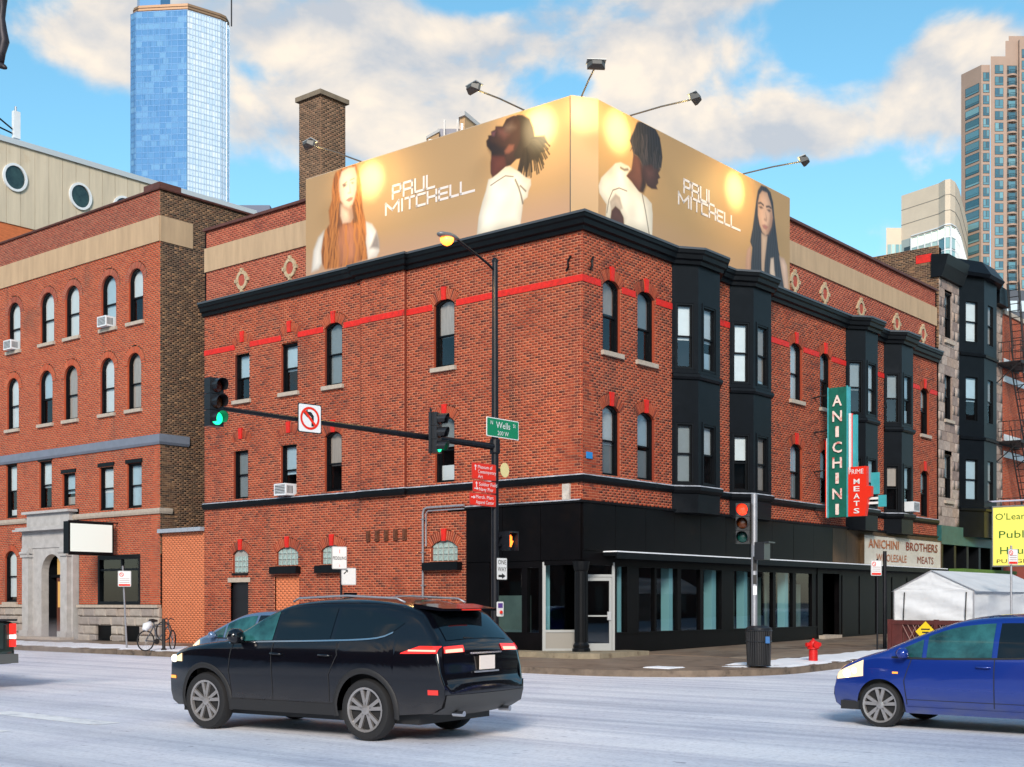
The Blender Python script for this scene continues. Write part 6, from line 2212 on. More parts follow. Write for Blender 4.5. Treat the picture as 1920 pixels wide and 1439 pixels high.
# no left turn sign
t = thing('no_turn_sign', 'square white no-left-turn sign hanging on the mast arm', 'sign', PV - 6.36, PU - .1, 5.4)
FN = Fr((PV - 6.36, PU - .10, 0), (1, -.12))
plate(t, FN, -.31, .31, 5.40, 6.04, 0, WHT, edge=BLK, r=.04)
b = MB()
n = 32
for k in range(n):
    a0, a1 = 2 * math.pi * k / n, 2 * math.pi * (k + 1) / n
    b.prism(FN, [(.20 * math.cos(a0), 5.72 + .20 * math.sin(a0)), (.20 * math.cos(a1), 5.72 + .20 * math.sin(a1)), (.25 * math.cos(a1), 5.72 + .25 * math.sin(a1)), (.25 * math.cos(a0), 5.72 + .25 * math.sin(a0))], .018, .021)
b.build('ring', SRED, t)
MB().prism(FN, [(.04, 5.55), (.10, 5.55), (.10, 5.78), (.03, 5.86), (-.06, 5.86), (-.06, 5.91), (-.17, 5.82), (-.06, 5.73), (-.06, 5.78), (.0, 5.78), (.04, 5.74)], .0165, .019).build('turn_arrow', BLK, t)
MB().prism(FN, [(-.175, 5.865), (-.135, 5.905), (.175, 5.575), (.135, 5.535)], .0205, .0235).build('slash', SRED, t)

# ------------------------------------------------------------------ grey signal post, bin, hydrant
gx, gy = 5.82, 30.75
t = thing('signal_post', 'short grey steel signal post behind the litter bin', 'pole', gx, gy, .16, rot=0, street=False)
MB().tube([(0, 0, 0), (0, 0, 4.15)], .075, 12).build('post', STEELG, t, smooth=40.0)
MB().lathe((0, 0, 0), [(.16, 0), (.16, .08), (.10, .14)], 12).build('base', STEELG, t)
for z, c in ((2.30, BLK), (1.98, BLK), (1.72, WHT)):
    MB().b(-.045, .045, -.082, -.070, z, z + (.34 if z > 2 else .22)).build('sticker', c, t)
t = traffic_signal('red-lit traffic signal on the short grey post', (gx - .28, gy - .05, 3.10), R(-16), 'red')
t = thing('walk_signal', 'dark pedestrian signal box seen from the side on the grey post', 'traffic light', gx, gy, 2.72, rot=R(60), street=False)
MB().b(-.22, .22, -.32, -.08, 0, .42).build('housing', SIGM, t)
MB().b(-.24, .24, -.44, -.32, .40, .43).build('visor', SIGM, t)
MB().b(-.03, .03, -.09, .0, .1, .3).build('bracket', SIGM, t)

BIN = mat('bin_black', (.010, .012, .016), .4, var=.3, vs=6)
t = thing('litter_bin', 'black ribbed steel litter bin at the pavement corner', 'bin', 5.88, 30.5, .155, rot=0, street=False)
MB().lathe((0, 0, 0), [(.24, .03), (.255, .06), (.285, .86), (.29, .90)], 24).build('drum', mat('bin_inner', (.006, .007, .009), .6), t)
for k in range(34):
    a = 2 * math.pi * k / 34
    c, s = math.cos(a), math.sin(a)
    MB().tube([(.265 * c, .265 * s, .05), (.298 * c, .298 * s, .88)], .014, 5).build('slat', BIN, t)
for z, r_ in ((.05, .275), (.88, .305), (.62, .297)):
    b = MB()
    b.tube([(r_ * math.cos(2 * math.pi * k / 28), r_ * math.sin(2 * math.pi * k / 28), z) for k in range(29)], .016, 6)
    b.build('hoop', BIN, t)
MB().lathe((0, 0, 0), [(.30, .90), (.30, .94), (.20, .99), (.10, .96)], 24).build('lid', BIN, t)
MB().b(.10, .20, -.308, -.296, .58, .74).build('sticker', mat('blue_sticker', rgb(40, 100, 160), .5), t)

HYD = mat('hydrant_red', rgb(196, 22, 18), .4, var=.15, vs=8)
t = thing('fire_hydrant', 'red fire hydrant on the snowy pavement edge', 'hydrant', 7.68, 32.63, .165, rot=R(15), street=False)
MB().lathe((0, 0, 0), [(.16, 0), (.16, .03), (.115, .05), (.110, .34), (.155, .35), (.155, .39), (.115, .41), (.12, .46), (.115, .50), (.08, .56), (.03, .58), (.03, .62)], 18).build('barrel', HYD, t, smooth=35.0)
MB().lathe((.0, 0, .46), [(.055, -.20), (.055, -.10), (.04, -.10), (.04, .10), (.055, .10), (.055, .20)], 12, axis='x').build('side_outlets', HYD, t)
MB().lathe((0, 0, .46), [(.085, -.19), (.085, -.13), (.065, -.12), (.065, 0)], 14, axis='y').build('front_outlet', HYD, t)

# ------------------------------------------------------------------ sign posts
def sign_post(label, v, u, z0, h, signs, lean=0, r=.03, m=STEELG, grp='pavement sign posts'):
    t = thing('sign_post', label, 'sign post', v, u, z0, group=grp)
    MB().tube([(v, u, z0), (v + lean, u, z0 + h)], r, 8).build('post', m, t)
    return t
def no_park(label, v, u, z0, w, h, fr_d=(1, 0)):
    t = thing('parking_sign', label, 'sign', v, u, z0, group='small white and red parking signs')
    f = Fr((v, u, 0), fr_d)
    plate(t, f, -w / 2, w / 2, z0, z0 + h, .035, WHT, edge=mat('sign_edge_grey', (.5, .5, .5), .5))
    b = MB()
    cz = z0 + h * .76
    for k in range(16):
        a0, a1 = 2 * math.pi * k / 16, 2 * math.pi * (k + 1) / 16
        c = -w * .22
        b.prism(f, [(c + .05 * math.cos(a0), cz + .05 * math.sin(a0)), (c + .05 * math.cos(a1), cz + .05 * math.sin(a1)), (c + .07 * math.cos(a1), cz + .07 * math.sin(a1)), (c + .07 * math.cos(a0), cz + .07 * math.sin(a0))], .051, .054)
    b.prism(f, [(c - .05, cz + .04), (c - .04, cz + .05), (c + .05, cz - .04), (c + .04, cz - .05)], .051, .054)
    b.build('prohibition_ring', SRED, t)
    b = MB()
    b.box(f, -w / 2 + .03, w / 2 - .03, .051, .053, z0 + .025, z0 + .085)
    b.build('red_bar', SRED, t)
    for k in range(3):
        MB().box(f, -w / 2 + .05, w / 2 - .05, .051, .053, z0 + .13 + k * .06, z0 + .145 + k * .06).build('print_line', mat('print_grey', (.35, .2, .2), .5), t)
    return t
sign_post('thin grey sign post leaning beside the cellar windows', -3.7, 16.0, .16, 2.75, [], lean=-.16)
no_park('small white and red sign on the leaning post by the bicycle', -3.86, 15.9, 2.22, .42, .52, (1, -.6))
sp_ = sign_post('sign post with two white plates before the brick wall', -3.9, 5.41, .16, 3.0, [], m=POLEB, r=.035)
t = thing('peddling_sign', 'upper white sign reading PEDDLING on the post behind the black car', 'sign', -3.9, 5.3, 2.62)
f = Fr((-4.02, 5.35, 0), (1, -.35))
plate(t, f, -.24, .20, 2.62, 3.24, .03, WHT, edge=mat('sign_edge_grey', (.5, .5, .5), .5))
text('PEDDLING', BLK, f, -.02, 2.88, .048, .09, t, width=.40)
text('1', SRED, f, -.02, 3.06, .048, .10, t)
text('1', SRED, f, -.02, 2.68, .048, .07, t)
t = thing('white_plate_sign', 'lower plain white plate on the post behind the black car', 'sign', -3.8, 5.3, 2.18)
f2 = Fr((-3.80, 5.32, 0), (1, -.35))
plate(t, f2, -.16, .28, 2.18, 2.66, .03, WHT, edge=mat('sign_edge_grey', (.5, .5, .5), .5))
MB().prism(f2, [(-.10, 2.50), (-.08, 2.48), (.0, 2.56), (.02, 2.52), (.03, 2.60), (-.05, 2.59), (-.01, 2.575)], .048, .051).build('arrow_mark', BLK, t)
def at(px, Y):
    X = (px - 960) / 2400 * Y
    dx, dy = X - CX, Y - CY
    return dx * vx + dy * vy, -dx * vy + dy * vx
v_, u_ = at(1645, 38.4)
sign_post('thin black post carrying a parking sign by the shop doorway', v_, u_, .26, 2.75, [], m=POLEB, r=.028)
no_park('white and red parking sign below the wholesale meats board', v_ - .1, u_ + .02, 2.50, .40, .46, (1, -.5))
v2_, u2_ = at(1659, 39.4)
t = sign_post('thicker black steel post beside the thin one near the tent', v2_, u2_, .28, 3.0, [], m=POLEB, r=.06)
v3_, u3_ = at(1896, 36.0)
sign_post('sign post behind the blue car at the right edge', v3_, u3_, .2, 3.1, [], m=STEELG, r=.03)
no_park('parking sign in front of the yellow pub sign', v3_, u3_ - .02, 2.76, .34, .44, (1, -.6))

# ------------------------------------------------------------------ shop signs
TEALS = mat('teal_enamel', rgb(20, 98, 84), .4, var=.22, vs=3)
TEALL = mat('light_teal_enamel', rgb(60, 160, 168), .4, var=.15, vs=3)
NEON = mat('neon_letter', rgb(232, 214, 206), .4, var=.2, vs=20, stain=((.55, .03, .02), 3.0, .9, .5))
t = thing('projecting_sign', 'tall green vertical sign reading ANICHINI projecting from the brick wall', 'sign', 13.7, -.9, 4.7)
FA_ = Fr((13.7, 0, 0), (0, -1))
MB().box(FA_, .64, 1.32, -.30, 0, 4.70, 9.25).build('box', [TEALS], t)
MB().box(Fr((13.72, 0, 0), (0, -1)), 1.32, 1.335, -.26, 0, 4.70, 9.25).build('edge_face', TEALL, t)
b = MB()
for a0, a1, z0, z1 in ((.60, .64, 4.68, 9.27), (1.32, 1.36, 4.68, 9.27)):
    b.box(FA_, a0, a1, -.02, .03, z0, z1)
b.build('edge_trim', TEALL, t)
for i, ch in enumerate('ANICHINI'):
    z = 8.60 - i * .545
    bb = text(ch, NEON, FA_, .98, z, .03, .38, t, width=.13 if ch == 'I' else .36, name='letter', depth=.02, bold=.018)
b = MB().box(FA_, .48, .60, -.12, -.06, 4.7, 7.4)
b.build('red_fin', SRED, t)
MB().box(FA_, .54, .57, -.05, -.02, 4.7, 7.5).build('white_fin', WHT, t)
b = MB().box(FA_, 1.38, 1.45, -.10, -.02, 6.3, 8.3)
b.build('white_fin', WHT, t)
MB().box(FA_, 1.42, 1.48, -.16, -.10, 6.3, 8.3).build('red_fin', SRED, t)
MB().box(FA_, 1.48, 1.62, -.26, -.12, 6.2, 8.25).build('teal_fin', TEALL, t)
for z in (9.05, 7.80, 6.40):
    MB().tube([FA_.p(0, -.15, z - .05), FA_.p(.64, -.15, z)], .03, 6).build('wall_arm', IRON, t)
t = thing('meats_sign', 'red shield sign reading PRIME MEATS beside the green vertical sign', 'sign', 13.7, -1.7, 4.7)
MB().prism(FA_, [(1.36, 4.70), (1.98, 4.70), (2.08, 5.30), (2.20, 5.38), (2.20, 5.72), (2.03, 5.72), (2.03, 6.42), (1.36, 6.42)], -.22, -.02).build('box', SRED, t)
text('PRIME', WHT, FA_, 1.66, 6.17, -.01, .17, t, width=.54)
for i, ch in enumerate('MEATS'):
    text(ch, WHT, FA_, 1.68, 5.82 - i * .255, -.01, .18, t, width=.22, name='letter', bold=.015)
MB().prism(FA_, [(2.10, 5.45), (2.40, 5.45), (2.40, 6.2), (2.10, 6.2)], -.30, -.24).build('teal_fin', TEALL, t)
for k in range(2):
    MB().box(FA_, 2.05, 2.42, -.20, -.16, 5.10 + k * .16, 5.18 + k * .16).build('white_bar', WHT, t)
MB().box(FA_, 2.40, 2.66, -.26, -.16, 5.0, 5.40).build('teal_block', TEALL, t)
MB().tube([FA_.p(0, -.18, 5.0), FA_.p(1.4, -.18, 4.9)], .03, 6).build('wall_arm', IRON, t)
t = thing('fascia_sign', 'long cream board reading ANICHINI BROTHERS WHOLESALE MEATS above the doorway', 'sign', 17.65, -.15, 3.13)
MB().box(FR_, 17.65, 25.28, .04, .16, 3.15, 4.27).build('board', mat('cream_board', rgb(196, 192, 180), .5, var=.12, vs=1.5, stain=((.35, .28, .2), .8, .5, .6)), t)
b = MB()
for a0, a1, z0, z1 in ((17.62, 25.30, 4.27, 4.31), (17.62, 25.30, 3.11, 3.15), (17.62, 17.65, 3.15, 4.27), (25.28, 25.31, 3.15, 4.27)):
    b.box(FR_, a0, a1, .03, .19, z0, z1)
b.build('frame', BROWNW, t)
BRL = mat('brown_red_letter', rgb(128, 40, 24), .5, var=.3, vs=6)
BRO = mat('faded_letter', rgb(168, 92, 46), .5, var=.3, vs=6)
text('ANICHINI', BRO, FR_, 19.45, 3.80, .165, .34, t, width=2.85, depth=.02, bold=.012)
text('BROTHERS', BRL, FR_, 23.25, 3.80, .165, .34, t, width=3.3, depth=.02, bold=.012)
text('WHOLESALE', BRO, FR_, 20.2, 3.30, .165, .30, t, width=2.9, depth=.02)
text('MEATS', BRL, FR_, 23.6, 3.30, .165, .30, t, width=1.7, depth=.02)
YEL = mat('pub_sign_yellow', rgb(238, 226, 100), .45, emit=(.9, .80, .22), es=.16)
t = thing('pub_sign', "yellow projecting pub sign with green lettering at the right edge", 'sign', 30, -1.8, 3.36)
FO = Fr((30, 0, 0), (0, -1))
MB().box(FO, .74, 3.30, -.30, 0, 3.36, 5.97).build('box', YEL, t)
b = MB()
for a0, a1, z0, z1 in ((.70, 3.34, 5.97, 6.03), (.70, 3.34, 3.30, 3.36), (.70, .74, 3.36, 5.97), (3.30, 3.34, 3.36, 5.97)):
    b.box(FO, a0, a1, -.32, .03, z0, z1)
b.build('frame', STEELG, t)
GRL = mat('pub_green', rgb(20, 110, 40), .5)
text("O'Leary's", GRL, FO, .84, 5.40, .0, .30, t, align='l', width=1.75)
text('Public', GRL, FO, 1.00, 4.58, .0, .34, t, align='l', width=1.55)
text('House', GRL, FO, 1.05, 3.86, .0, .34, t, align='l', width=1.55)
text('PUB GRUB', BLK, FO, .90, 3.46, .0, .18, t, align='l', width=1.9)
b = MB().tube([FO.p(0, -.15, 6.25), FO.p(3.6, -.15, 6.25)], .04, 6)
b.build('hanger', mat('pale_tube', (.6, .6, .75), .4), t)
for a in (1.0, 3.0):
    MB().tube([FO.p(a, -.15, 5.97), FO.p(a, -.15, 6.25)], .02, 5).build('chain', IRON, t)
t = thing('lightbox_sign', 'blank white lightbox sign projecting over the stone doorway', 'sign', -1.2, 22, 3.5)
FX = Fr((0, 22, 0), (1, 0))
MB().box(FX, -2.2, -.3, -.35, 0, 3.52, 4.72).build('case', BLACKW, t)
MB().box(FX, -2.13, -.37, .0, .01, 3.60, 4.64).build('face', mat('lightbox_face', rgb(222, 230, 224), .4, emit=(.9, 1, .95), es=.12), t)
b = MB().tube([FX.p(0.05, -.17, 4.74), FX.p(-2.1, -.17, 4.74)], .03, 6)
b.tube([FX.p(0.05, -.17, 3.50), FX.p(-2.1, -.17, 3.50)], .03, 6)
b.build('arm', IRON, t)

# air conditioners in windows
def aircon(label, fr, a, z, n=.0):
    p = fr.p(a, 0, z)
    t = thing('air_conditioner', label, 'air conditioner', p[0], p[1], z, group='window air conditioners')
    MB().box(fr, a - .30, a + .30, n - .16, n + .32, z + .01, z + .40).build('case', WHITEP, t)
    g_ = MB()
    g_.box(fr, a - .25, a + .25, n + .32, n + .325, z + .06, z + .36)
    gr_ = g_.build('grille', mat('ac_grille', (.05, .055, .06), .6), t)
    b = MB()
    for k in range(6):
        b.box(fr, a - .25, a + .25, n + .325, n + .335, z + .075 + k * .05, z + .09 + k * .05)
    b.build('fins', WHITEP, t, gr_)
    b = MB()
    for k in range(5):
        b.box(fr, a + .30, a + .304, n + .02 + k * .055, n + .05 + k * .055, z + .08, z + .33)
    b.build('side_vents', mat('ac_grille', (.05, .055, .06), .6), t)
aircon('air conditioner in the corner building window above the belt course', FL, -12.21, 5.25, .06)
aircon('air conditioner in the top left window of the row building', FL, -29.83, 12.33)
aircon('air conditioner in the fourth top window of the row building', FL, -22.80, 12.33)
aircon('air conditioner in the farthest black bay window', Fr((20.40, -.5, 0), (1, 0)), .60, 5.28, .04)

# ------------------------------------------------------------------ tent and fence in the side street
CANV = mat('white_canvas', rgb(206, 210, 214), .75, var=.05, vs=3, bump=1.0, bs=3.2)
t = thing('dining_tent', 'white canvas gabled tent standing at the kerb of the side street', 'tent', 8.5, -6.45, .3)
FT = Fr((8.5, 0, 0), (0, -1))
n0, n1, nm_ = 5.27, 7.64, 6.40
def canvas(mb, P00, P10, P11, P01, nu_=20, nv_=20, amp=.05, sd=1):
    r = random.Random(sd)
    A, B, C, D = [Vector(p) for p in (P00, P10, P11, P01)]
    nr = (B - A).cross(D - A).normalized()
    base = len(mb.v)
    for i in range(nu_ + 1):
        for j in range(nv_ + 1):
            s, q = i / nu_, j / nv_
            p = A * (1 - s) * (1 - q) + B * s * (1 - q) + C * s * q + D * (1 - s) * q
            e = 1 if 0 < i < nu_ and 0 < j < nv_ else 0
            w = math.sin(s * 7 + q * 11 + sd) * .5 + math.sin(s * 17 - q * 9 + sd) * .3 + r.uniform(-.3, .3)
            mb.v.append(tuple(p + nr * amp * w * e))
    for i in range(nu_):
        for j in range(nv_):
            a = base + i * (nv_ + 1) + j
            mb.f.append((a, a + nv_ + 1, a + nv_ + 2, a + 1))
            mb.m.append(0)
def TP(v, n, z):
    return (v, -n, z)
v0, v1 = 8.5, 15.5
b = MB()
canvas(b, TP(v0, n0, .95), TP(v0, n1, .95), TP(v0, n1, 2.06), TP(v0, n0, 2.06))
canvas(b, TP(v0, n0, 2.06), TP(v0, nm_, 2.06), TP(v0, nm_, 2.62), TP(v0, n0 + .01, 2.07), amp=.012, sd=2)
canvas(b, TP(v0, nm_, 2.06), TP(v0, n1, 2.06), TP(v0, n1 - .01, 2.07), TP(v0, nm_, 2.62), amp=.012, sd=3)
b.build('gable', CANV, t, smooth=True)
b = MB()
canvas(b, TP(v0 - .06, nm_, 2.64), TP(v1, nm_, 2.64), TP(v1, n1 + .10, 2.02), TP(v0 - .06, n1 + .10, 2.02), nu_=24, amp=.035, sd=4)
canvas(b, TP(v0 - .06, n0 - .08, 2.02), TP(v1, n0 - .08, 2.02), TP(v1, nm_, 2.64), TP(v0 - .06, nm_, 2.64), nu_=24, amp=.035, sd=5)
b.build('roof', CANV, t, smooth=True)
b = MB()
canvas(b, TP(v0, n1, .95), TP(v1, n1, .95), TP(v1, n1, 2.06), TP(v0, n1, 2.06), nu_=24, sd=6)
b.build('side_wall', CANV, t, smooth=True)
b = MB()
for n in (n0, n1):
    b.tube([TP(v0 - .02, n, .2), TP(v0 - .02, n, 2.06), TP(v0 - .02, nm_, 2.63)], .022, 6)
b.build('frame', mat('tent_pole', (.5, .5, .52), .4, .5), t)
for n in (n0 + .28, n1 - .25):
    MB().tube([TP(v0 - .03, n, .98), TP(v0 - .04, n + .02, 1.5), TP(v0 - .03, n + .04, 2.0)], .018, 5).build('zip', BLK, t)
WOODR = mat('dark_red_wood', (.075, .014, .012), .55, var=.3, vs=4)
t = thing('lattice_fence', 'dark red wooden fence with lattice below the white tent', 'fence', 8.3, -6.4, .2)
FF = Fr((8.3, 0, 0), (0, -1))
for a in (5.15, 6.55, 7.85):
    MB().box(FF, a, a + .12, -.08, .04, .1, 1.20).build('post', WOODR, t)
b = MB().box(FF, 5.27, 7.85, -.05, .03, 1.05, 1.18)
b.build('top_rail', WOODR, t)
MB().box(FF, 5.27, 7.85, -.05, .03, .1, .22).build('bottom_rail', WOODR, t)
for a0, a1 in ((5.27, 5.60), (7.5, 7.85)):
    MB().box(FF, a0, a1, -.04, .01, .22, 1.05).build('board', WOODR, t)
for k in range(12):
    a = 5.60 + k * .16
    for s in (-1, 1):
        x0, x1 = (a, a + .42) if s > 0 else (a + .42, a)
        MB().tube([FF.p(x0, -.01 * s, .24), FF.p(x1, -.01 * s, 1.04)], .012, 4).build('lath', mat('pale_lath', (.25, .14, .12), .6), t)
MB().box(FF, 5.6, 7.5, -.10, -.06, .22, 1.05).build('backing_board', WOODR, t)
t = thing('diamond_sign', 'yellow diamond sign leaning on the lattice fence', 'sign', 8.2, -6.2, .5)
f = Fr((8.2, 0, 0), (0, -1))
c_ = 6.36
MB().prism(f, [(c_, .55), (c_ + .30, .85), (c_, 1.15), (c_ - .30, .85)], .05, .065).build('plate', mat('warning_yellow', rgb(228, 196, 30), .45), t)
for k in range(3):
    MB().box(f, c_ - .13 + .03 * k, c_ + .13 - .03 * k, .066, .069, .90 - k * .09, .94 - k * .09).build('print_line', BLK, t)

# ------------------------------------------------------------------ bicycle and its post
bx0, by0 = (298 - 960) / 2400 * 40.6, 40.6
t = thing('bicycle', 'parked dark bicycle with a white bag leaning on a black post', 'bicycle', bx0, by0, .165, rot=R(52), street=False)
TY = mat('tyre_rubber', (.010, .010, .011), .75)
FRB = mat('bike_frame', (.10, .11, .13), .35, .4)
def wheel(x, nm, yaw=0):
    b = MB()
    c, s = math.cos(yaw), math.sin(yaw)
    ring = [(x + .31 * math.cos(2 * math.pi * k / 32) * c, .31 * math.cos(2 * math.pi * k / 32) * s, .33 + .31 * math.sin(2 * math.pi * k / 32)) for k in range(33)]
    b.tube(ring, .022, 6)
    o = b.build(nm, TY, t)
    b = MB()
    for k in range(18):
        a = 2 * math.pi * k / 18
        b.tube([(x, 0, .33), (x + .3 * math.cos(a) * c, .3 * math.cos(a) * s, .33 + .3 * math.sin(a))], .004, 3)
    b.build('spokes', ALU, t, o)
wheel(-.50, 'wheel')
wheel(.52, 'wheel', R(35))
b = MB()
for p, q in (((-.50, .33), (-.08, .30)), ((-.08, .30), (.36, .80)), ((-.18, .82), (.36, .84)), ((-.08, .30), (-.20, .92)), ((-.50, .33), (-.18, .80)), ((.36, .70), (.36, .96)), ((.52, .33), (.37, .74))):
    b.tube([(p[0], 0, p[1]), (q[0], 0, q[1])], .020, 7)
b.build('frame', FRB, t)
MB().tube([(.36, -.28, .98), (.38, -.1, 1.03), (.36, 0, .97), (.38, .1, 1.03), (.36, .28, .98)], .016, 6).build('handlebar', BLK, t)
MB().tube([(-.34, 0, .94), (-.22, 0, .96), (-.06, 0, .95)], [.07, .06, .025], 8).build('saddle', BLK, t)
MB().lathe((-.08, 0, .30), [(.09, -.02), (.09, .02)], 16, axis='y').build('crank', BLK, t)
MB().tube([(-.55, 0, .66), (-.48, 0, .78), (-.36, 0, .84), (-.30, 0, .74)], [.08, .13, .12, .05], 10).build('bag', mat('white_bag', rgb(216, 220, 224), .6), t, smooth=True)
t = thing('bike_post', 'short black round-topped post holding the bicycle', 'post', bx0 + .12, by0 + .12, .165, rot=0, street=False)
MB().lathe((0, 0, 0), [(.09, 0), (.09, .06), (.055, .08), (.055, .98), (.03, 1.03)], 12).build('shaft', IRON, t)
b = MB().tube([(.24 * math.cos(a), 0, .62 + .30 * math.sin(a)) for a in [2 * math.pi * k / 24 for k in range(25)]], .022, 6)
b.build('ring', IRON, t)

# ------------------------------------------------------------------ bronze figure hanging at the upper left corner
Yh = 30.0
hx = PX(0, Yh)
t = thing('hanging_figure', 'dark bronze leg of a hanging figure at the upper left corner', 'sculpture', hx - 2.6, Yh, 0, rot=0, street=False)
BRZ = mat('dark_bronze', (.028, .024, .030), .5, .4, var=.35, vs=6)
Z = lambda py: 1.7 + (1130 - py) * Yh / 2400
o_ = 2.6
b = MB().tube([(o_ - .05, 0, Z(-90)), (o_ - .02, 0, Z(-40)), (o_ + .06, 0, Z(-10)), (o_ + .06, 0, Z(15)), (o_ + .03, 0, Z(35)), (o_ + .06, 0, Z(60)), (o_ + .10, 0, Z(78)), (o_ + .03, 0, Z(100)), (o_ + .02, 0, Z(118))],
              [.26, .24, .13, .085, .09, .11, .12, .10, .075], 12)
b.build('leg', BRZ, t, smooth=True)
MB().tube([(o_ - .06, .02, Z(118)), (o_ + .03, -.02, Z(124)), (o_ + .12, -.06, Z(128)), (o_ + .18, -.09, Z(131))], [.06, .075, .06, .035], 10).build('foot', BRZ, t, smooth=True)
MB().tube([(o_ - .05, 0, Z(-85)), (.0, 0, Z(-85))], .06, 8).build('arm_bracket', POLEB, t)
MB().tube([(0, 0, 0), (0, 0, Z(-100))], .10, 10).build('mast', POLEB, t)
# ------------------------------------------------------------------ vehicles; x forward, y left, origin on the ground mid wheelbase
def chaikin(P, it=2):
    P = [tuple(p) for p in P]
    for _ in range(it):
        Q = [P[0]]
        for a, b_ in zip(P[:-1], P[1:]):
            Q.append((a[0] * .75 + b_[0] * .25, a[1] * .75 + b_[1] * .25))
            Q.append((a[0] * .25 + b_[0] * .75, a[1] * .25 + b_[1] * .75))
        Q.append(P[-1])
        P = Q
    return P
CARGLASS = mat('car_glass', (.004, .006, .008), .03, spec=.6)
CARTEAL = mat('car_glass_teal_reflect', (.018, .085, .085), .04, spec=.9, var=.8, vs=2.2)  # teal reflections in the car windows are put into this colour
PLAST = mat('black_plastic', (.014, .014, .015), .6)
CHROME = mat('chrome', (.62, .63, .65), .16, 1.0)
RIM = mat('alloy_rim', (.40, .38, .37), .32, .65)
RIMD = mat('rim_shadow', (.02, .02, .02), .6)
TAIL = mat('tail_light', (.35, .01, .008), .15, emit=(1.0, .03, .02), es=.75, coat=.5)
TAILD = mat('tail_light_dim', (.30, .012, .01), .15, emit=(1.0, .05, .03), es=.35, coat=.5)
HEADL = mat('head_light', (.7, .6, .4), .1, emit=(1.0, .62, .28), es=.62, coat=.5)
STRIP = mat('tail_strip', (.8, .2, .15), .2, emit=(1.0, .25, .18), es=1.6)
BULB = mat('head_bulb', (1, .9, .7), .2, emit=(1.0, .86, .62), es=3.0)
AMB = mat('amber_marker', (.7, .2, .02), .2, emit=(1, .35, .05), es=.8)
class Car:
    def __init__(s, name, label, loc, rot, sp, paint):
        s.t = thing(name, label, 'car' if name != 'pickup_truck' else 'truck', *loc, rot=rot, street=False)
        s.sp = sp
        s.paint = paint
        s.U = np.array(chaikin(sp['U'], 2))[::-1]      # increasing x
        s.LO = sp['LO']                                # lower outline, increasing x, from rear tip to front tip
        s.body()
    def zt(s, x):
        return float(np.interp(x, s.U[:, 0], s.U[:, 1]))
    def zb(s, x):
        z = float(np.interp(x, [p[0] for p in s.LO], [p[1] for p in s.LO]))
        for xw in s.sp['wx']:
            d = abs(x - xw)
            ra = s.sp['ra']
            if d < ra:
                z = max(z, s.sp['rw'] + math.sqrt(ra * ra - d * d))
        return z
    def Wd(s, x, z, edge=True):
        sp = s.sp
        w = float(np.interp(z, [p[0] for p in sp['WZ']], [p[1] for p in sp['WZ']]))
        xf, xr = sp['taper']
        if x > xf:
            w *= 1 - sp['tk'][0] * ((x - xf) / (s.U[-1, 0] - xf)) ** 2
        if x < xr:
            w *= 1 - sp['tk'][1] * ((xr - x) / (xr - s.U[0, 0])) ** 2
        if edge:
            d, r = max(0, s.zt(x) - z), sp.get('re', .07)
            if d < r:
                w -= r * (1 - math.sqrt(max(0, 1 - ((r - d) / r) ** 2)))
        return w
    def body(s):
        sp = s.sp
        xs = list(np.linspace(s.U[0, 0] + .002, s.U[-1, 0] - .002, 110))
        for xw in sp['wx']:
            xs += [xw - sp['ra'] + .001, xw + sp['ra'] - .001, xw - sp['ra'] - .004, xw + sp['ra'] + .004]
        xs = sorted(xs)
        NZ = 22
        mb = MB()
        for sd in (1, -1):
            base = len(mb.v)
            for x in xs:
                a, b_ = s.zb(x), s.zt(x)
                for k in range(NZ + 1):
                    q = k / NZ
                    q = 1 - (1 - q) ** 1.5
                    z = a + (b_ - a) * q
                    mb.v.append((x, sd * s.Wd(x, z), z))
            for i in range(len(xs) - 1):
                for k in range(NZ):
                    p = base + i * (NZ + 1) + k
                    mb.f.append((p, p + 1, p + NZ + 2, p + NZ + 1) if sd > 0 else (p, p + NZ + 1, p + NZ + 2, p + 1))
                    mb.m.append(0)
        # the surface over the top and down both ends
        out = [(x, z) for x, z in s.U]
        lo = s.LO
        full = [p for p in reversed(lo) if p[0] > sp['wx'][0] + sp['ra']][::-1]
        front = [p for p in lo if p[0] > sp['wx'][0] + sp['ra']]
        rear = [p for p in lo if p[0] < sp['wx'][1] - sp['ra']]
        loop = rear[::-1] + out + front[::-1]
        s.loop = loop
        NY = 16
        base = len(mb.v)
        n = len(loop)
        for i, (x, z) in enumerate(loop):
            p, q = loop[max(i - 1, 0)], loop[min(i + 1, n - 1)]
            tx, tz = q[0] - p[0], q[1] - p[1]
            l = math.hypot(tx, tz) or 1
            nx, nz = -tz / l, tx / l
            w = s.Wd(min(max(x, s.U[0, 0]), s.U[-1, 0]), z, i >= len(rear) and i < len(rear) + len(out))
            for k in range(NY + 1):
                t = k / NY * 2 - 1
                c = sp.get('crown', .045) * (1 - t * t)
                mb.v.append((x + nx * c, t * w, z + nz * c))
        for i in range(n - 1):
            for k in range(NY):
                p = base + i * (NY + 1) + k
                mb.f.append((p, p + NY + 1, p + NY + 2, p + 1))
                mb.m.append(0)
        s.bodyo = mb.build('body', s.paint, s.t, smooth=True, fix=False)
        b = MB()
        for xw in sp['wx']:
            b.b(xw - sp['ra'] - .02, xw + sp['ra'] + .02, -.64, .64, .28, sp['rw'] + sp['ra'] + .06)
        b.b(sp['wx'][1] - .7, sp['wx'][0] + .6, -.75, .75, .22, .34)
        b.build('underbody', PLAST, s.t)
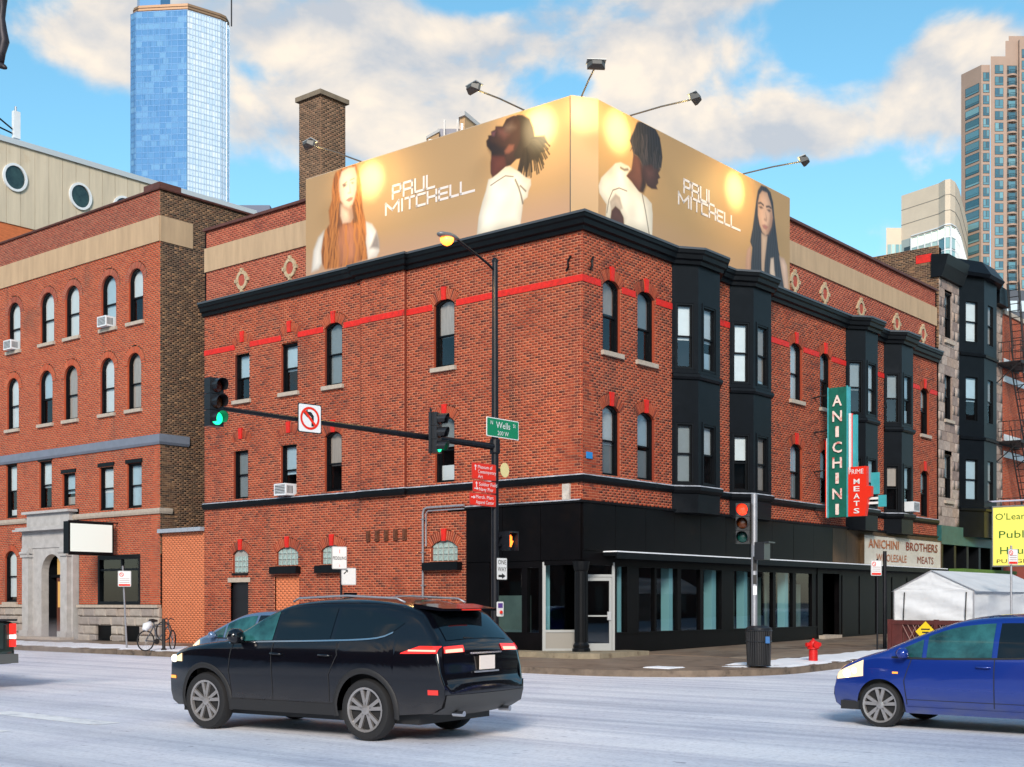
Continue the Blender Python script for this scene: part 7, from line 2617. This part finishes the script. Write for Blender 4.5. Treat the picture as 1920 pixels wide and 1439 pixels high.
    def side_patch(s, name, m, x0, x1, zlo, zhi, sd, off=.006, nx=24, nz=8, parent=None):
        """patch on the flank between the curves zlo(x) and zhi(x)"""
        mb = MB()
        for i in range(nx + 1):
            x = x0 + (x1 - x0) * i / nx
            a, b_ = zlo(x), zhi(x)
            for k in range(nz + 1):
                z = a + (b_ - a) * k / nz
                mb.v.append((x, sd * (s.Wd(x, z) + off), z))
        for i in range(nx):
            for k in range(nz):
                p = i * (nz + 1) + k
                mb.f.append((p, p + 1, p + nz + 2, p + nz + 1) if sd > 0 else (p, p + nz + 1, p + nz + 2, p + 1))
                mb.m.append(0)
        return mb.build(name, m, s.t, parent, smooth=True, fix=False)
    def end_patch(s, name, m, sel, y0, y1, off=.008, parent=None, absy=False, ny=14):
        """patch on the top/end surface over the outline points where sel(x,z), between width fractions y0..y1"""
        L = s.loop
        idx = [i for i, (x, z) in enumerate(L) if sel(x, z)]
        if len(idx) < 2:
            return None
        mb = MB()
        sp = s.sp
        for i in idx:
            x, z = L[i]
            p, q = L[max(i - 1, 0)], L[min(i + 1, len(L) - 1)]
            tx, tz = q[0] - p[0], q[1] - p[1]
            l = math.hypot(tx, tz) or 1
            nx, nz = -tz / l, tx / l
            w = s.Wd(min(max(x, s.U[0, 0]), s.U[-1, 0]), z)
            for k in range(ny + 1):
                t = y0 + (y1 - y0) * k / ny
                c = sp.get('crown', .045) * (1 - t * t) + off
                mb.v.append((x + nx * c, t * w, z + nz * c))
        for i in range(len(idx) - 1):
            for k in range(ny):
                p = i * (ny + 1) + k
                mb.f.append((p, p + ny + 1, p + ny + 2, p + 1))
                mb.m.append(0)
        return mb.build(name, m, s.t, parent, smooth=True, fix=False)
    def curve(s, P):
        P = chaikin(P, 2)
        xs, zs = [p[0] for p in P], [p[1] for p in P]
        if xs[0] > xs[-1]:
            xs, zs = xs[::-1], zs[::-1]
        return lambda x: float(np.interp(x, xs, zs))
    def seam(s, P, sd, w=.007, m=PLAST):
        mb = MB()
        for (x0, z0), (x1, z1) in zip(P[:-1], P[1:]):
            n = 8
            for k in range(n):
                q = []
                for t in (k / n, (k + 1) / n):
                    x, z = x0 + (x1 - x0) * t, z0 + (z1 - z0) * t
                    vert = abs(z1 - z0) > abs(x1 - x0)
                    for e in (-1, 1):
                        xx, zz = (x + e * w, z) if vert else (x, z + e * w)
                        q.append((xx, sd * (s.Wd(xx, zz) + .004), zz))
                mb.add(q, [(0, 1, 3, 2)])
        return mb.build('seam', m, s.t, fix=False)
    def wheels(s, rim=RIM, spokes=5, rr=.72, width=.23):
        sp = s.sp
        r = sp['rw']
        yo = sp['yw']
        for xw in sp['wx']:
            for sd in (1, -1):
                y1 = sd * yo
                y0 = sd * (yo - width)
                k = sd
                b = MB().lathe((xw, yo * sd, r), [(r * .70, -.17 * k), (r * .93, -.21 * k), (r * .985, -.17 * k), (r, -.12 * k), (r * .985, -.05 * k), (r * .94, -.012 * k), (r * .80, .0), (r * rr, -.015 * k), (r * rr * .97, -.06 * k)], 40, axis='y')
                w = b.build('wheel', TY, s.t, smooth=50.0)
                b = MB().lathe((xw, yo * sd, r), [(r * rr * .97, -.075 * k), (r * rr * .97, -.07 * k)], 32, axis='y')
                b.build('rim_back', RIMD, s.t, w)
                b = MB()
                R_ = r * rr
                n = 28
                for i in range(n):
                    a0, a1 = 2 * math.pi * i / n, 2 * math.pi * (i + 1) / n
                    P = [(xw + q * math.cos(a), yo * sd - d * k, r + q * math.sin(a)) for a in (a0, a1) for q, d in ((R_, .008), (R_ * .90, .012), (R_ * .88, .05))]
                    b.add(P, [(0, 1, 4, 3), (1, 2, 5, 4)])
                for i in range(spokes):
                    for da in (-.15, .15):
                        a = 2 * math.pi * i / spokes + .3
                        c0 = (R_ * .16, a + da * .6)
                        c1 = (R_ * .92, a + da * 1.5)
                        w0, w1 = .020, .024
                        P = []
                        for (q, an), hw in ((c0, w0), (c1, w1)):
                            for e in (-1, 1):
                                for d in (.022, .055):
                                    P.append((xw + q * math.cos(an) - e * hw * math.sin(an), yo * sd - d * k, r + q * math.sin(an) + e * hw * math.cos(an)))
                        b.add(P, [(0, 2, 6, 4), (0, 1, 5, 4), (2, 3, 7, 6)])
                b.lathe((xw, yo * sd, r), [(R_ * .24, -.055 * k), (R_ * .22, -.02 * k), (R_ * .10, -.014 * k)], 16, axis='y')
                b.build('rim', rim, s.t, w)
    def arch_trim(s, m, w=.06, off=.012):
        sp = s.sp
        for xw in sp['wx']:
            for sd in (1, -1):
                mb = MB()
                n = 22
                for k in range(n + 1):
                    a = R(-12) + R(204) * k / n
                    for q, o in ((sp['ra'] - .012, off * .3), (sp['ra'] + w * .4, off + .012), (sp['ra'] + w, off * .3)):
                        x, z = xw + q * math.cos(a), sp['rw'] + q * math.sin(a)
                        z = max(z, .24)
                        xx = min(max(x, s.U[0, 0] + .02), s.U[-1, 0] - .02)
                        mb.v.append((x, sd * (s.Wd(xx, z, False) + o), z))
                for k in range(n):
                    for j in range(2):
                        p = k * 3 + j
                        mb.f.append((p, p + 1, p + 4, p + 3))
                        mb.m.append(0)
                mb.build('arch_trim', m, s.t, smooth=True)

# black sport utility vehicle
PBLK = mat('black_metallic_paint', (.0028, .003, .0055), .12, .0, spec=.55, coat=.25, grime=((.055, .050, .047), .30, .68))
suv = dict(
    U=[(2.17, .66), (2.16, .86), (2.07, 1.00), (1.86, 1.085), (1.5, 1.14), (1.15, 1.175), (.92, 1.21), (.55, 1.43), (.20, 1.62), (-.10, 1.70), (-.6, 1.74), (-1.2, 1.74), (-1.65, 1.70), (-1.95, 1.64), (-2.10, 1.59), (-2.20, 1.50),
       (-2.40, 1.28), (-2.50, 1.15), (-2.53, 1.0), (-2.54, .80), (-2.58, .72)],
    LO=[(-2.58, .72), (-2.585, .60), (-2.55, .46), (-2.40, .38), (-1.9, .34), (1.75, .31), (2.0, .30), (2.13, .36), (2.17, .48), (2.17, .66)],
    WZ=[(.25, .90), (.42, .940), (.62, .948), (.80, .966), (1.00, .970), (1.08, .958), (1.14, .930), (1.21, .905), (1.45, .80), (1.65, .705), (1.76, .62)],
    wx=(1.345, -1.425), rw=.385, ra=.455, yw=.945, taper=(1.15, -1.4), tk=(.17, .10), re=.075, crown=.04)
hd = R(140.3 + 6.5)
c_ = W(-16.49, -7.96, 0)
S = Car('suv', 'black sport utility vehicle crossing in the foreground', (c_[0], c_[1], 0), hd, suv, PBLK)
for sd in (1, -1):
    top = S.curve([(.92, 1.19), (.50, 1.47), (.13, 1.61), (-.5, 1.645), (-1.2, 1.625), (-1.65, 1.56), (-1.95, 1.46)])
    bot = S.curve([(.92, 1.175), (.4, 1.195), (-.6, 1.22), (-1.45, 1.25), (-1.75, 1.30), (-1.95, 1.45)])
    g_ = S.side_patch('side_window', CARTEAL, .14, .74, lambda x: bot(x) + .012, lambda x: top(x) - .012, sd)
    S.side_patch('side_window', CARGLASS, -.83, .08, lambda x: bot(x) + .012, lambda x: top(x) - .012, sd)
    S.side_patch('side_window', CARGLASS, -1.93, -.90, lambda x: bot(x) + .012, lambda x: max(bot(x) + .013, top(x) - .012), sd)
    S.side_patch('window_trim', CHROME, -1.80, .90, lambda x: bot(x) - .014, lambda x: bot(x) + .006, sd, off=.009, nz=2)
    S.side_patch('cladding', PLAST, -.95, .88, lambda x: .292, lambda x: .44, sd, off=.014, nz=4)
    for P in ([(.84, .46), (.88, .8), (.82, 1.16)], [(.10, .46), (.11, 1.19)], [(-.86, .46), (-.86, .80), (-1.0, 1.05), (-.95, 1.2)]):
        S.seam(P, sd)
    for x in (.02, -.80):
        b = MB()
        y = S.Wd(x, 1.04)
        b.tube([(x - .11, sd * (y + .005), 1.035), (x - .09, sd * (y + .04), 1.04), (x + .07, sd * (y + .04), 1.045), (x + .09, sd * (y + .005), 1.04)], .014, 6)
        b.build('door_handle', PBLK, S.t, smooth=True)
    b = MB()
    V_ = []
    for i, (dx, w, h) in enumerate(((-.07, .06, .06), (-.03, .12, .10), (.05, .12, .105), (.11, .07, .06))):
        for j in range(10):
            a = 2 * math.pi * j / 10
            V_.append((.66 + dx, sd * (1.03 + w * math.cos(a)), 1.26 + h * math.sin(a)))
    b.add(V_, [(i * 10 + j, i * 10 + (j + 1) % 10, i * 10 + 10 + (j + 1) % 10, i * 10 + 10 + j) for i in range(3) for j in range(10)] + [tuple(range(10)), tuple(range(30, 40))])
    b.tube([(.68, sd * .86, 1.20), (.68, sd * .98, 1.22)], .028, 6)
    b.build('mirror', PBLK, S.t, smooth=True)
    b = MB().tube([(.0, sd * .655, 1.71), (-.10, sd * .66, 1.755), (-.9, sd * .655, 1.785), (-1.7, sd * .645, 1.75), (-1.82, sd * .635, 1.70)], .014, 8)
    b.build('roof_rail', STEELG, S.t, smooth=True)
    # tail light wraps from the flank onto the tailgate
    S.side_patch('tail_light', TAIL, -2.48, -1.98, lambda x: 1.085 + (-1.98 - x) * .02, lambda x: 1.095 + min(.085, (-1.98 - x) * .35), sd, off=.010)
    S.end_patch('tail_light', TAIL, lambda x, z: x < -2 and 1.06 < z < 1.17, sd * .52, sd * .995, off=.012)
    S.side_patch('light_strip', STRIP, -2.46, -2.08, lambda x: 1.115, lambda x: 1.135, sd, off=.014, nz=2)
    S.end_patch('light_strip', STRIP, lambda x, z: x < -2 and 1.09 < z < 1.15, sd * .56, sd * .97, off=.016)
    S.side_patch('head_light', HEADL, 1.82, 2.10, lambda x: .90, lambda x: .90 + (2.13 - x) * .36, sd, off=.008)
    S.end_patch('head_light', HEADL, lambda x, z: x > 2.0 and .86 < z < 1.0, sd * .62, sd * .99, off=.010)
    y_ = S.Wd(2.0, .94)
    MB().lathe((2.02, sd * (y_ + .004), .935), [(.05, -.01), (.05, .008), (.02, .014)], 14, axis='y').build('head_bulb', BULB, S.t)
    S.side_patch('amber_marker', AMB, 2.0, 2.14, lambda x: .66, lambda x: .70, sd, off=.008, nx=4, nz=2)
    S.side_patch('rear_reflector', TAILD, -2.50, -2.36, lambda x: .60, lambda x: .66, sd, off=.012, nx=4, nz=2)
S.end_patch('windshield', CARGLASS, lambda x, z: .16 < x < .92 and z > 1.2, -.90, .90)
S.end_patch('rear_window', CARGLASS, lambda x, z: x < -2.12 and 1.23 < z < 1.56, -.86, .86)
S.end_patch('rear_bumper', mat('grey_plastic', (.05, .048, .046), .5), lambda x, z: x < -2.0 and z < .72, -.98, .98, off=.012)
S.end_patch('grille', PLAST, lambda x, z: x > 2.0 and .38 < z < .82, -.55, .55, off=.010)
b = MB()
b.add([(-1.95, -.63, 1.685), (-1.95, .63, 1.685), (-2.36, .57, 1.625), (-2.36, -.57, 1.625), (-1.95, -.63, 1.63), (-1.95, .63, 1.63), (-2.36, .57, 1.595), (-2.36, -.57, 1.595)],
      [(0, 1, 2, 3), (4, 7, 6, 5), (0, 4, 5, 1), (2, 6, 7, 3), (1, 5, 6, 2), (0, 3, 7, 4)])
b.build('spoiler', PBLK, S.t)
MB().b(-2.375, -2.36, -.20, .20, 1.603, 1.617).build('brake_light', TAILD, S.t)
MB().b(-2.61, -2.595, -.16, .16, .88, 1.05).build('licence_plate', mat('plate_white', rgb(210, 200, 196), .4, emit=(1, .8, .6), es=.12), S.t)
MB().b(-2.59, -2.575, -.34, .34, 1.075, 1.095).build('tailgate_trim', CHROME, S.t)
MB().b(-2.605, -2.59, -.26, .26, .845, .865).build('plate_trim', STEELG, S.t)
MB().b(-.5, -.3, -.02, .02, 1.77, 1.83).build('roof_fin', PBLK, S.t)
for y in (-.5, .5):
    MB().lathe((-2.45, y, .36), [(.035, -.16), (.035, .0)], 10, axis='x').build('exhaust_pipe', CHROME, S.t)
MB().tube([(-2.46, -.12, 1.25), (-2.46, .30, 1.27)], .012, 5).build('rear_wiper', PLAST, S.t)
S.wheels(spokes=5)
S.arch_trim(PLAST)

# hatchbacks: one blue at the right, one silver-blue behind the black one
hatch = dict(
    U=[(1.99, .52), (1.985, .62), (1.93, .74), (1.78, .86), (1.50, .965), (1.25, 1.03), (.95, 1.16), (.40, 1.40), (.05, 1.485), (-.5, 1.52), (-1.1, 1.51), (-1.6, 1.46), (-1.85, 1.40), (-1.98, 1.10), (-2.04, .95), (-2.05, .62)],
    LO=[(-2.05, .62), (-2.06, .45), (-2.0, .30), (-1.7, .26), (1.6, .22), (1.85, .22), (1.97, .30), (2.0, .42), (1.99, .52)],
    WZ=[(.2, .79), (.35, .83), (.60, .848), (.80, .845), (.94, .825), (1.20, .73), (1.42, .62), (1.55, .55)],
    wx=(1.25, -1.25), rw=.305, ra=.355, yw=.832, taper=(.95, -1.1), tk=(.22, .12), re=.07, crown=.04)
def hatchback(name, label, loc, rot, paint, teal):
    C_ = Car(name, label, loc, rot, hatch, paint)
    for sd in (1, -1):
        top = C_.curve([(1.1, 1.03), (.45, 1.33), (.05, 1.42), (-.5, 1.45), (-1.1, 1.43), (-1.6, 1.36), (-1.75, 1.28)])
        bot = C_.curve([(1.1, .965), (.6, .95), (-.6, .985), (-1.4, 1.03), (-1.75, 1.20)])
        C_.side_patch('side_window', teal, .66, .98, lambda x: bot(x) + .01, lambda x: top(x) - .025, sd, nx=10)
        C_.side_patch('side_window', teal, -.26, .60, lambda x: bot(x) + .01, lambda x: top(x) - .01, sd)
        C_.side_patch('side_window', CARGLASS, -1.12, -.33, lambda x: bot(x) + .01, lambda x: top(x) - .01, sd)
        C_.side_patch('side_window', CARGLASS, -1.68, -1.18, lambda x: bot(x) + .01, lambda x: max(bot(x) + .011, top(x) - .01), sd)
        C_.side_patch('window_trim', PLAST, -1.15, 1.08, lambda x: bot(x) - .014, lambda x: bot(x) + .008, sd, off=.008, nz=2)
        C_.side_patch('sill_trim', paint, -.88, .88, lambda x: .215, lambda x: .30, sd, off=.018, nz=4)
        for P in ([(.86, .33), (.90, .65), (.80, .94)], [(-.30, .33), (-.30, .96)], [(-.85, .45), (-.95, .7), (-1.15, .98)]):
            C_.seam(P, sd, .006)
        for x in (-.16, -.98):
            y = C_.Wd(x, .86)
            MB().tube([(x - .09, sd * (y + .004), .855), (x - .07, sd * (y + .035), .86), (x + .07, sd * (y + .035), .865), (x + .09, sd * (y + .004), .86)], .013, 6).build('door_handle', paint, C_.t, smooth=True)
        C_.side_patch('seam', PLAST, -.85, .86, lambda x: .395, lambda x: .402, sd, off=.004, nz=1)
        b = MB()
        V_ = []
        for i, (dx, w, h) in enumerate(((-.05, .05, .04), (-.02, .09, .07), (.05, .09, .075), (.10, .05, .04))):
            for j in range(10):
                a = 2 * math.pi * j / 10
                V_.append((.86 + dx, sd * (.93 + w * math.cos(a)), 1.02 + h * math.sin(a)))
        b.add(V_, [(i * 10 + j, i * 10 + (j + 1) % 10, i * 10 + 10 + (j + 1) % 10, i * 10 + 10 + j) for i in range(3) for j in range(10)] + [tuple(range(10)), tuple(range(30, 40))])
        b.tube([(.86, sd * .78, .97), (.88, sd * .88, .99)], .022, 6)
        b.build('mirror', paint, C_.t, smooth=True)
        C_.side_patch('head_light', HEADL, 1.50, 1.93, lambda x: .63 + (1.93 - x) * .14, lambda x: max(.64 + (1.93 - x) * .14, min(.73 + (1.93 - x) * .42, C_.zt(x) - .015)), sd, off=.007)
        C_.end_patch('head_light', HEADL, lambda x, z: x > 1.80 and .62 < z < .84, sd * .66, sd * .99, off=.009)
        y_ = C_.Wd(1.74, .72)
        MB().lathe((1.76, sd * (y_ + .004), .715), [(.055, -.012), (.055, .010), (.02, .016)], 14, axis='y').build('head_bulb', BULB, C_.t)
        MB().lathe((1.64, sd * (C_.Wd(1.64, .76) + .004), .76), [(.04, -.012), (.04, .010), (.015, .014)], 12, axis='y').build('head_bulb', BULB, C_.t)
        C_.side_patch('tail_light', TAILD, -2.02, -1.82, lambda x: .86, lambda x: 1.14, sd, off=.008, nx=6)
        C_.end_patch('tail_light', TAILD, lambda x, z: x < -1.9 and .84 < z < 1.18, sd * .78, sd * .99, off=.008)
        C_.side_patch('fender_marker', AMB, .98, 1.06, lambda x: .74, lambda x: .765, sd, off=.010, nx=3, nz=2)
    C_.end_patch('windshield', teal, lambda x, z: .38 < x < 1.24 and z > 1.03, -.90, .90)
    C_.end_patch('rear_window', CARGLASS, lambda x, z: x < -1.8 and 1.12 < z < 1.40, -.86, .86)
    C_.end_patch('grille', PLAST, lambda x, z: x > 1.85 and .28 < z < .54, -.70, .70, off=.008)
    C_.wheels(spokes=5, rr=.80, width=.19)
    return C_
PBLU = mat('blue_metallic_paint', (.006, .035, .27), .25, .30, coat=.9, grime=((.12, .13, .17), .22, .60))
PSIL = mat('silver_blue_paint', (.14, .22, .36), .28, .5, coat=1.0)
c_ = W(-10.72, -14.84, 0)
hatchback('hatchback', 'bright blue hatchback with lit headlight entering from the right', (c_[0], c_[1], 0), R(140.3), PBLU, CARTEAL)
c_ = W(-10.5, .35, 0)
hatchback('hatchback', 'silver-blue car half hidden behind the black vehicle', (c_[0], c_[1], 0), R(140.3), PSIL, CARTEAL)

# pickup truck leaving at the left edge
PGRN = mat('dark_green_paint', (.030, .048, .040), .3, .3, coat=.8)
truck = dict(
    U=[(2.75, .70), (2.74, .95), (2.60, 1.10), (1.6, 1.16), (1.25, 1.22), (.75, 1.68), (.45, 1.78), (-.75, 1.80), (-.95, 1.72), (-1.02, 1.36), (-1.10, 1.33), (-2.85, 1.33), (-2.90, 1.30), (-2.93, .70)],
    LO=[(-2.93, .70), (-2.92, .52), (-2.80, .48), (2.5, .40), (2.72, .45), (2.75, .70)],
    WZ=[(.3, .92), (.6, .97), (1.0, .98), (1.3, .95), (1.75, .76), (1.9, .7)],
    wx=(1.80, -1.70), rw=.40, ra=.48, yw=.97, taper=(2.2, -2.7), tk=(.08, .03), re=.04, crown=.02)
c_ = W(-15.83, 5.95, 0)
T_ = Car('pickup_truck', 'dark green pickup truck with lit tail light leaving at the left edge', (c_[0], c_[1], 0), R(140.3), truck, PGRN)
for sd in (1, -1):
    T_.side_patch('side_window', CARGLASS, -.85, -.1, lambda x: 1.30, lambda x: 1.68, sd)
    T_.side_patch('side_window', CARGLASS, -.02, .75, lambda x: 1.28, lambda x: min(1.68, T_.zt(x) - .06), sd)
    b = MB()
    for z0, z1, m_ in ((1.08, 1.28, 0), (.98, 1.06, 1), (.82, .96, 0)):
        b.b(-2.985, -2.93, sd * .84 if sd > 0 else -.955, .955 if sd > 0 else -.84, z0, z1, m_)
    b.build('tail_light', [TAIL, mat('reverse_lens', (.8, .6, .6), .2, emit=(1, .55, .5), es=1.2)], T_.t)
    T_.side_patch('tail_light', TAIL, -2.92, -2.80, lambda x: .88, lambda x: 1.24, sd, off=.008, nx=4)
    T_.side_patch('head_light', HEADL, 2.5, 2.72, lambda x: .80, lambda x: .96, sd, off=.008, nx=5)
T_.end_patch('windshield', CARGLASS, lambda x, z: .70 < x < 1.26 and z > 1.2, -.9, .9)
MB().b(-3.08, -2.90, -.95, .95, .50, .68).build('rear_bumper', mat('bumper_grey', (.16, .16, .15), .4, .5), T_.t)
MB().b(-2.96, -2.935, -.70, .70, .78, 1.30).build('tailgate', PGRN, T_.t)
MB().b(-3.0, -2.6, -.97, .97, 1.33, 1.37).build('bed_cap', PLAST, T_.t)
T_.wheels(spokes=6, rr=.62)

# exhaust vapour behind the pickup
vm = bpy.data.materials.new('exhaust_vapour')
vm.use_nodes = True
vn, vl = vm.node_tree.nodes, vm.node_tree.links
vn.remove(vn['Principled BSDF'])
pv = vn.new('ShaderNodeVolumePrincipled')
pv.inputs['Color'].default_value = (.95, .85, .86, 1)
tcv = vn.new('ShaderNodeTexCoord')
nzv = vn.new('ShaderNodeTexNoise')
nzv.inputs['Scale'].default_value = 2.6
nzv.inputs['Detail'].default_value = 3
vl.new(tcv.outputs['Object'], nzv.inputs['Vector'])
ln_ = vn.new('ShaderNodeVectorMath')
ln_.operation = 'LENGTH'
mpv = vn.new('ShaderNodeMapping')
mpv.inputs['Scale'].default_value = (1 / 1.1, 1 / .6, 1 / .5)
vl.new(tcv.outputs['Object'], mpv.inputs[0])
vl.new(mpv.outputs[0], ln_.inputs[0])
mrv = vn.new('ShaderNodeMapRange')
mrv.inputs['From Min'].default_value = 1.0
mrv.inputs['From Max'].default_value = 0.2
mrv.inputs['To Min'].default_value = 0.0
mrv.inputs['To Max'].default_value = 1.3
vl.new(ln_.outputs['Value'], mrv.inputs[0])
mlv = vn.new('ShaderNodeMath')
mlv.operation = 'MULTIPLY'
vl.new(mrv.outputs[0], mlv.inputs[0])
vl.new(nzv.outputs[0], mlv.inputs[1])
vl.new(mlv.outputs[0], pv.inputs['Density'])
vl.new(pv.outputs[0], vn['Material Output'].inputs['Volume'])
b = MB().lathe((0, 0, 0), [(.05, -.5), (.8, -.3), (1.1, 0), (.8, .3), (.05, .5)], 20)
b.v = [(x, y * .6 / 1.1, z) for x, y, z in b.v]
ev = b.build('exhaust_vapour', vm)
ev.location = (PX(92, 26.0), 26.0, .92)
ev['label'] = 'faint pinkish exhaust vapour behind the pickup truck'
ev['category'] = 'vapour'
stuff(ev)
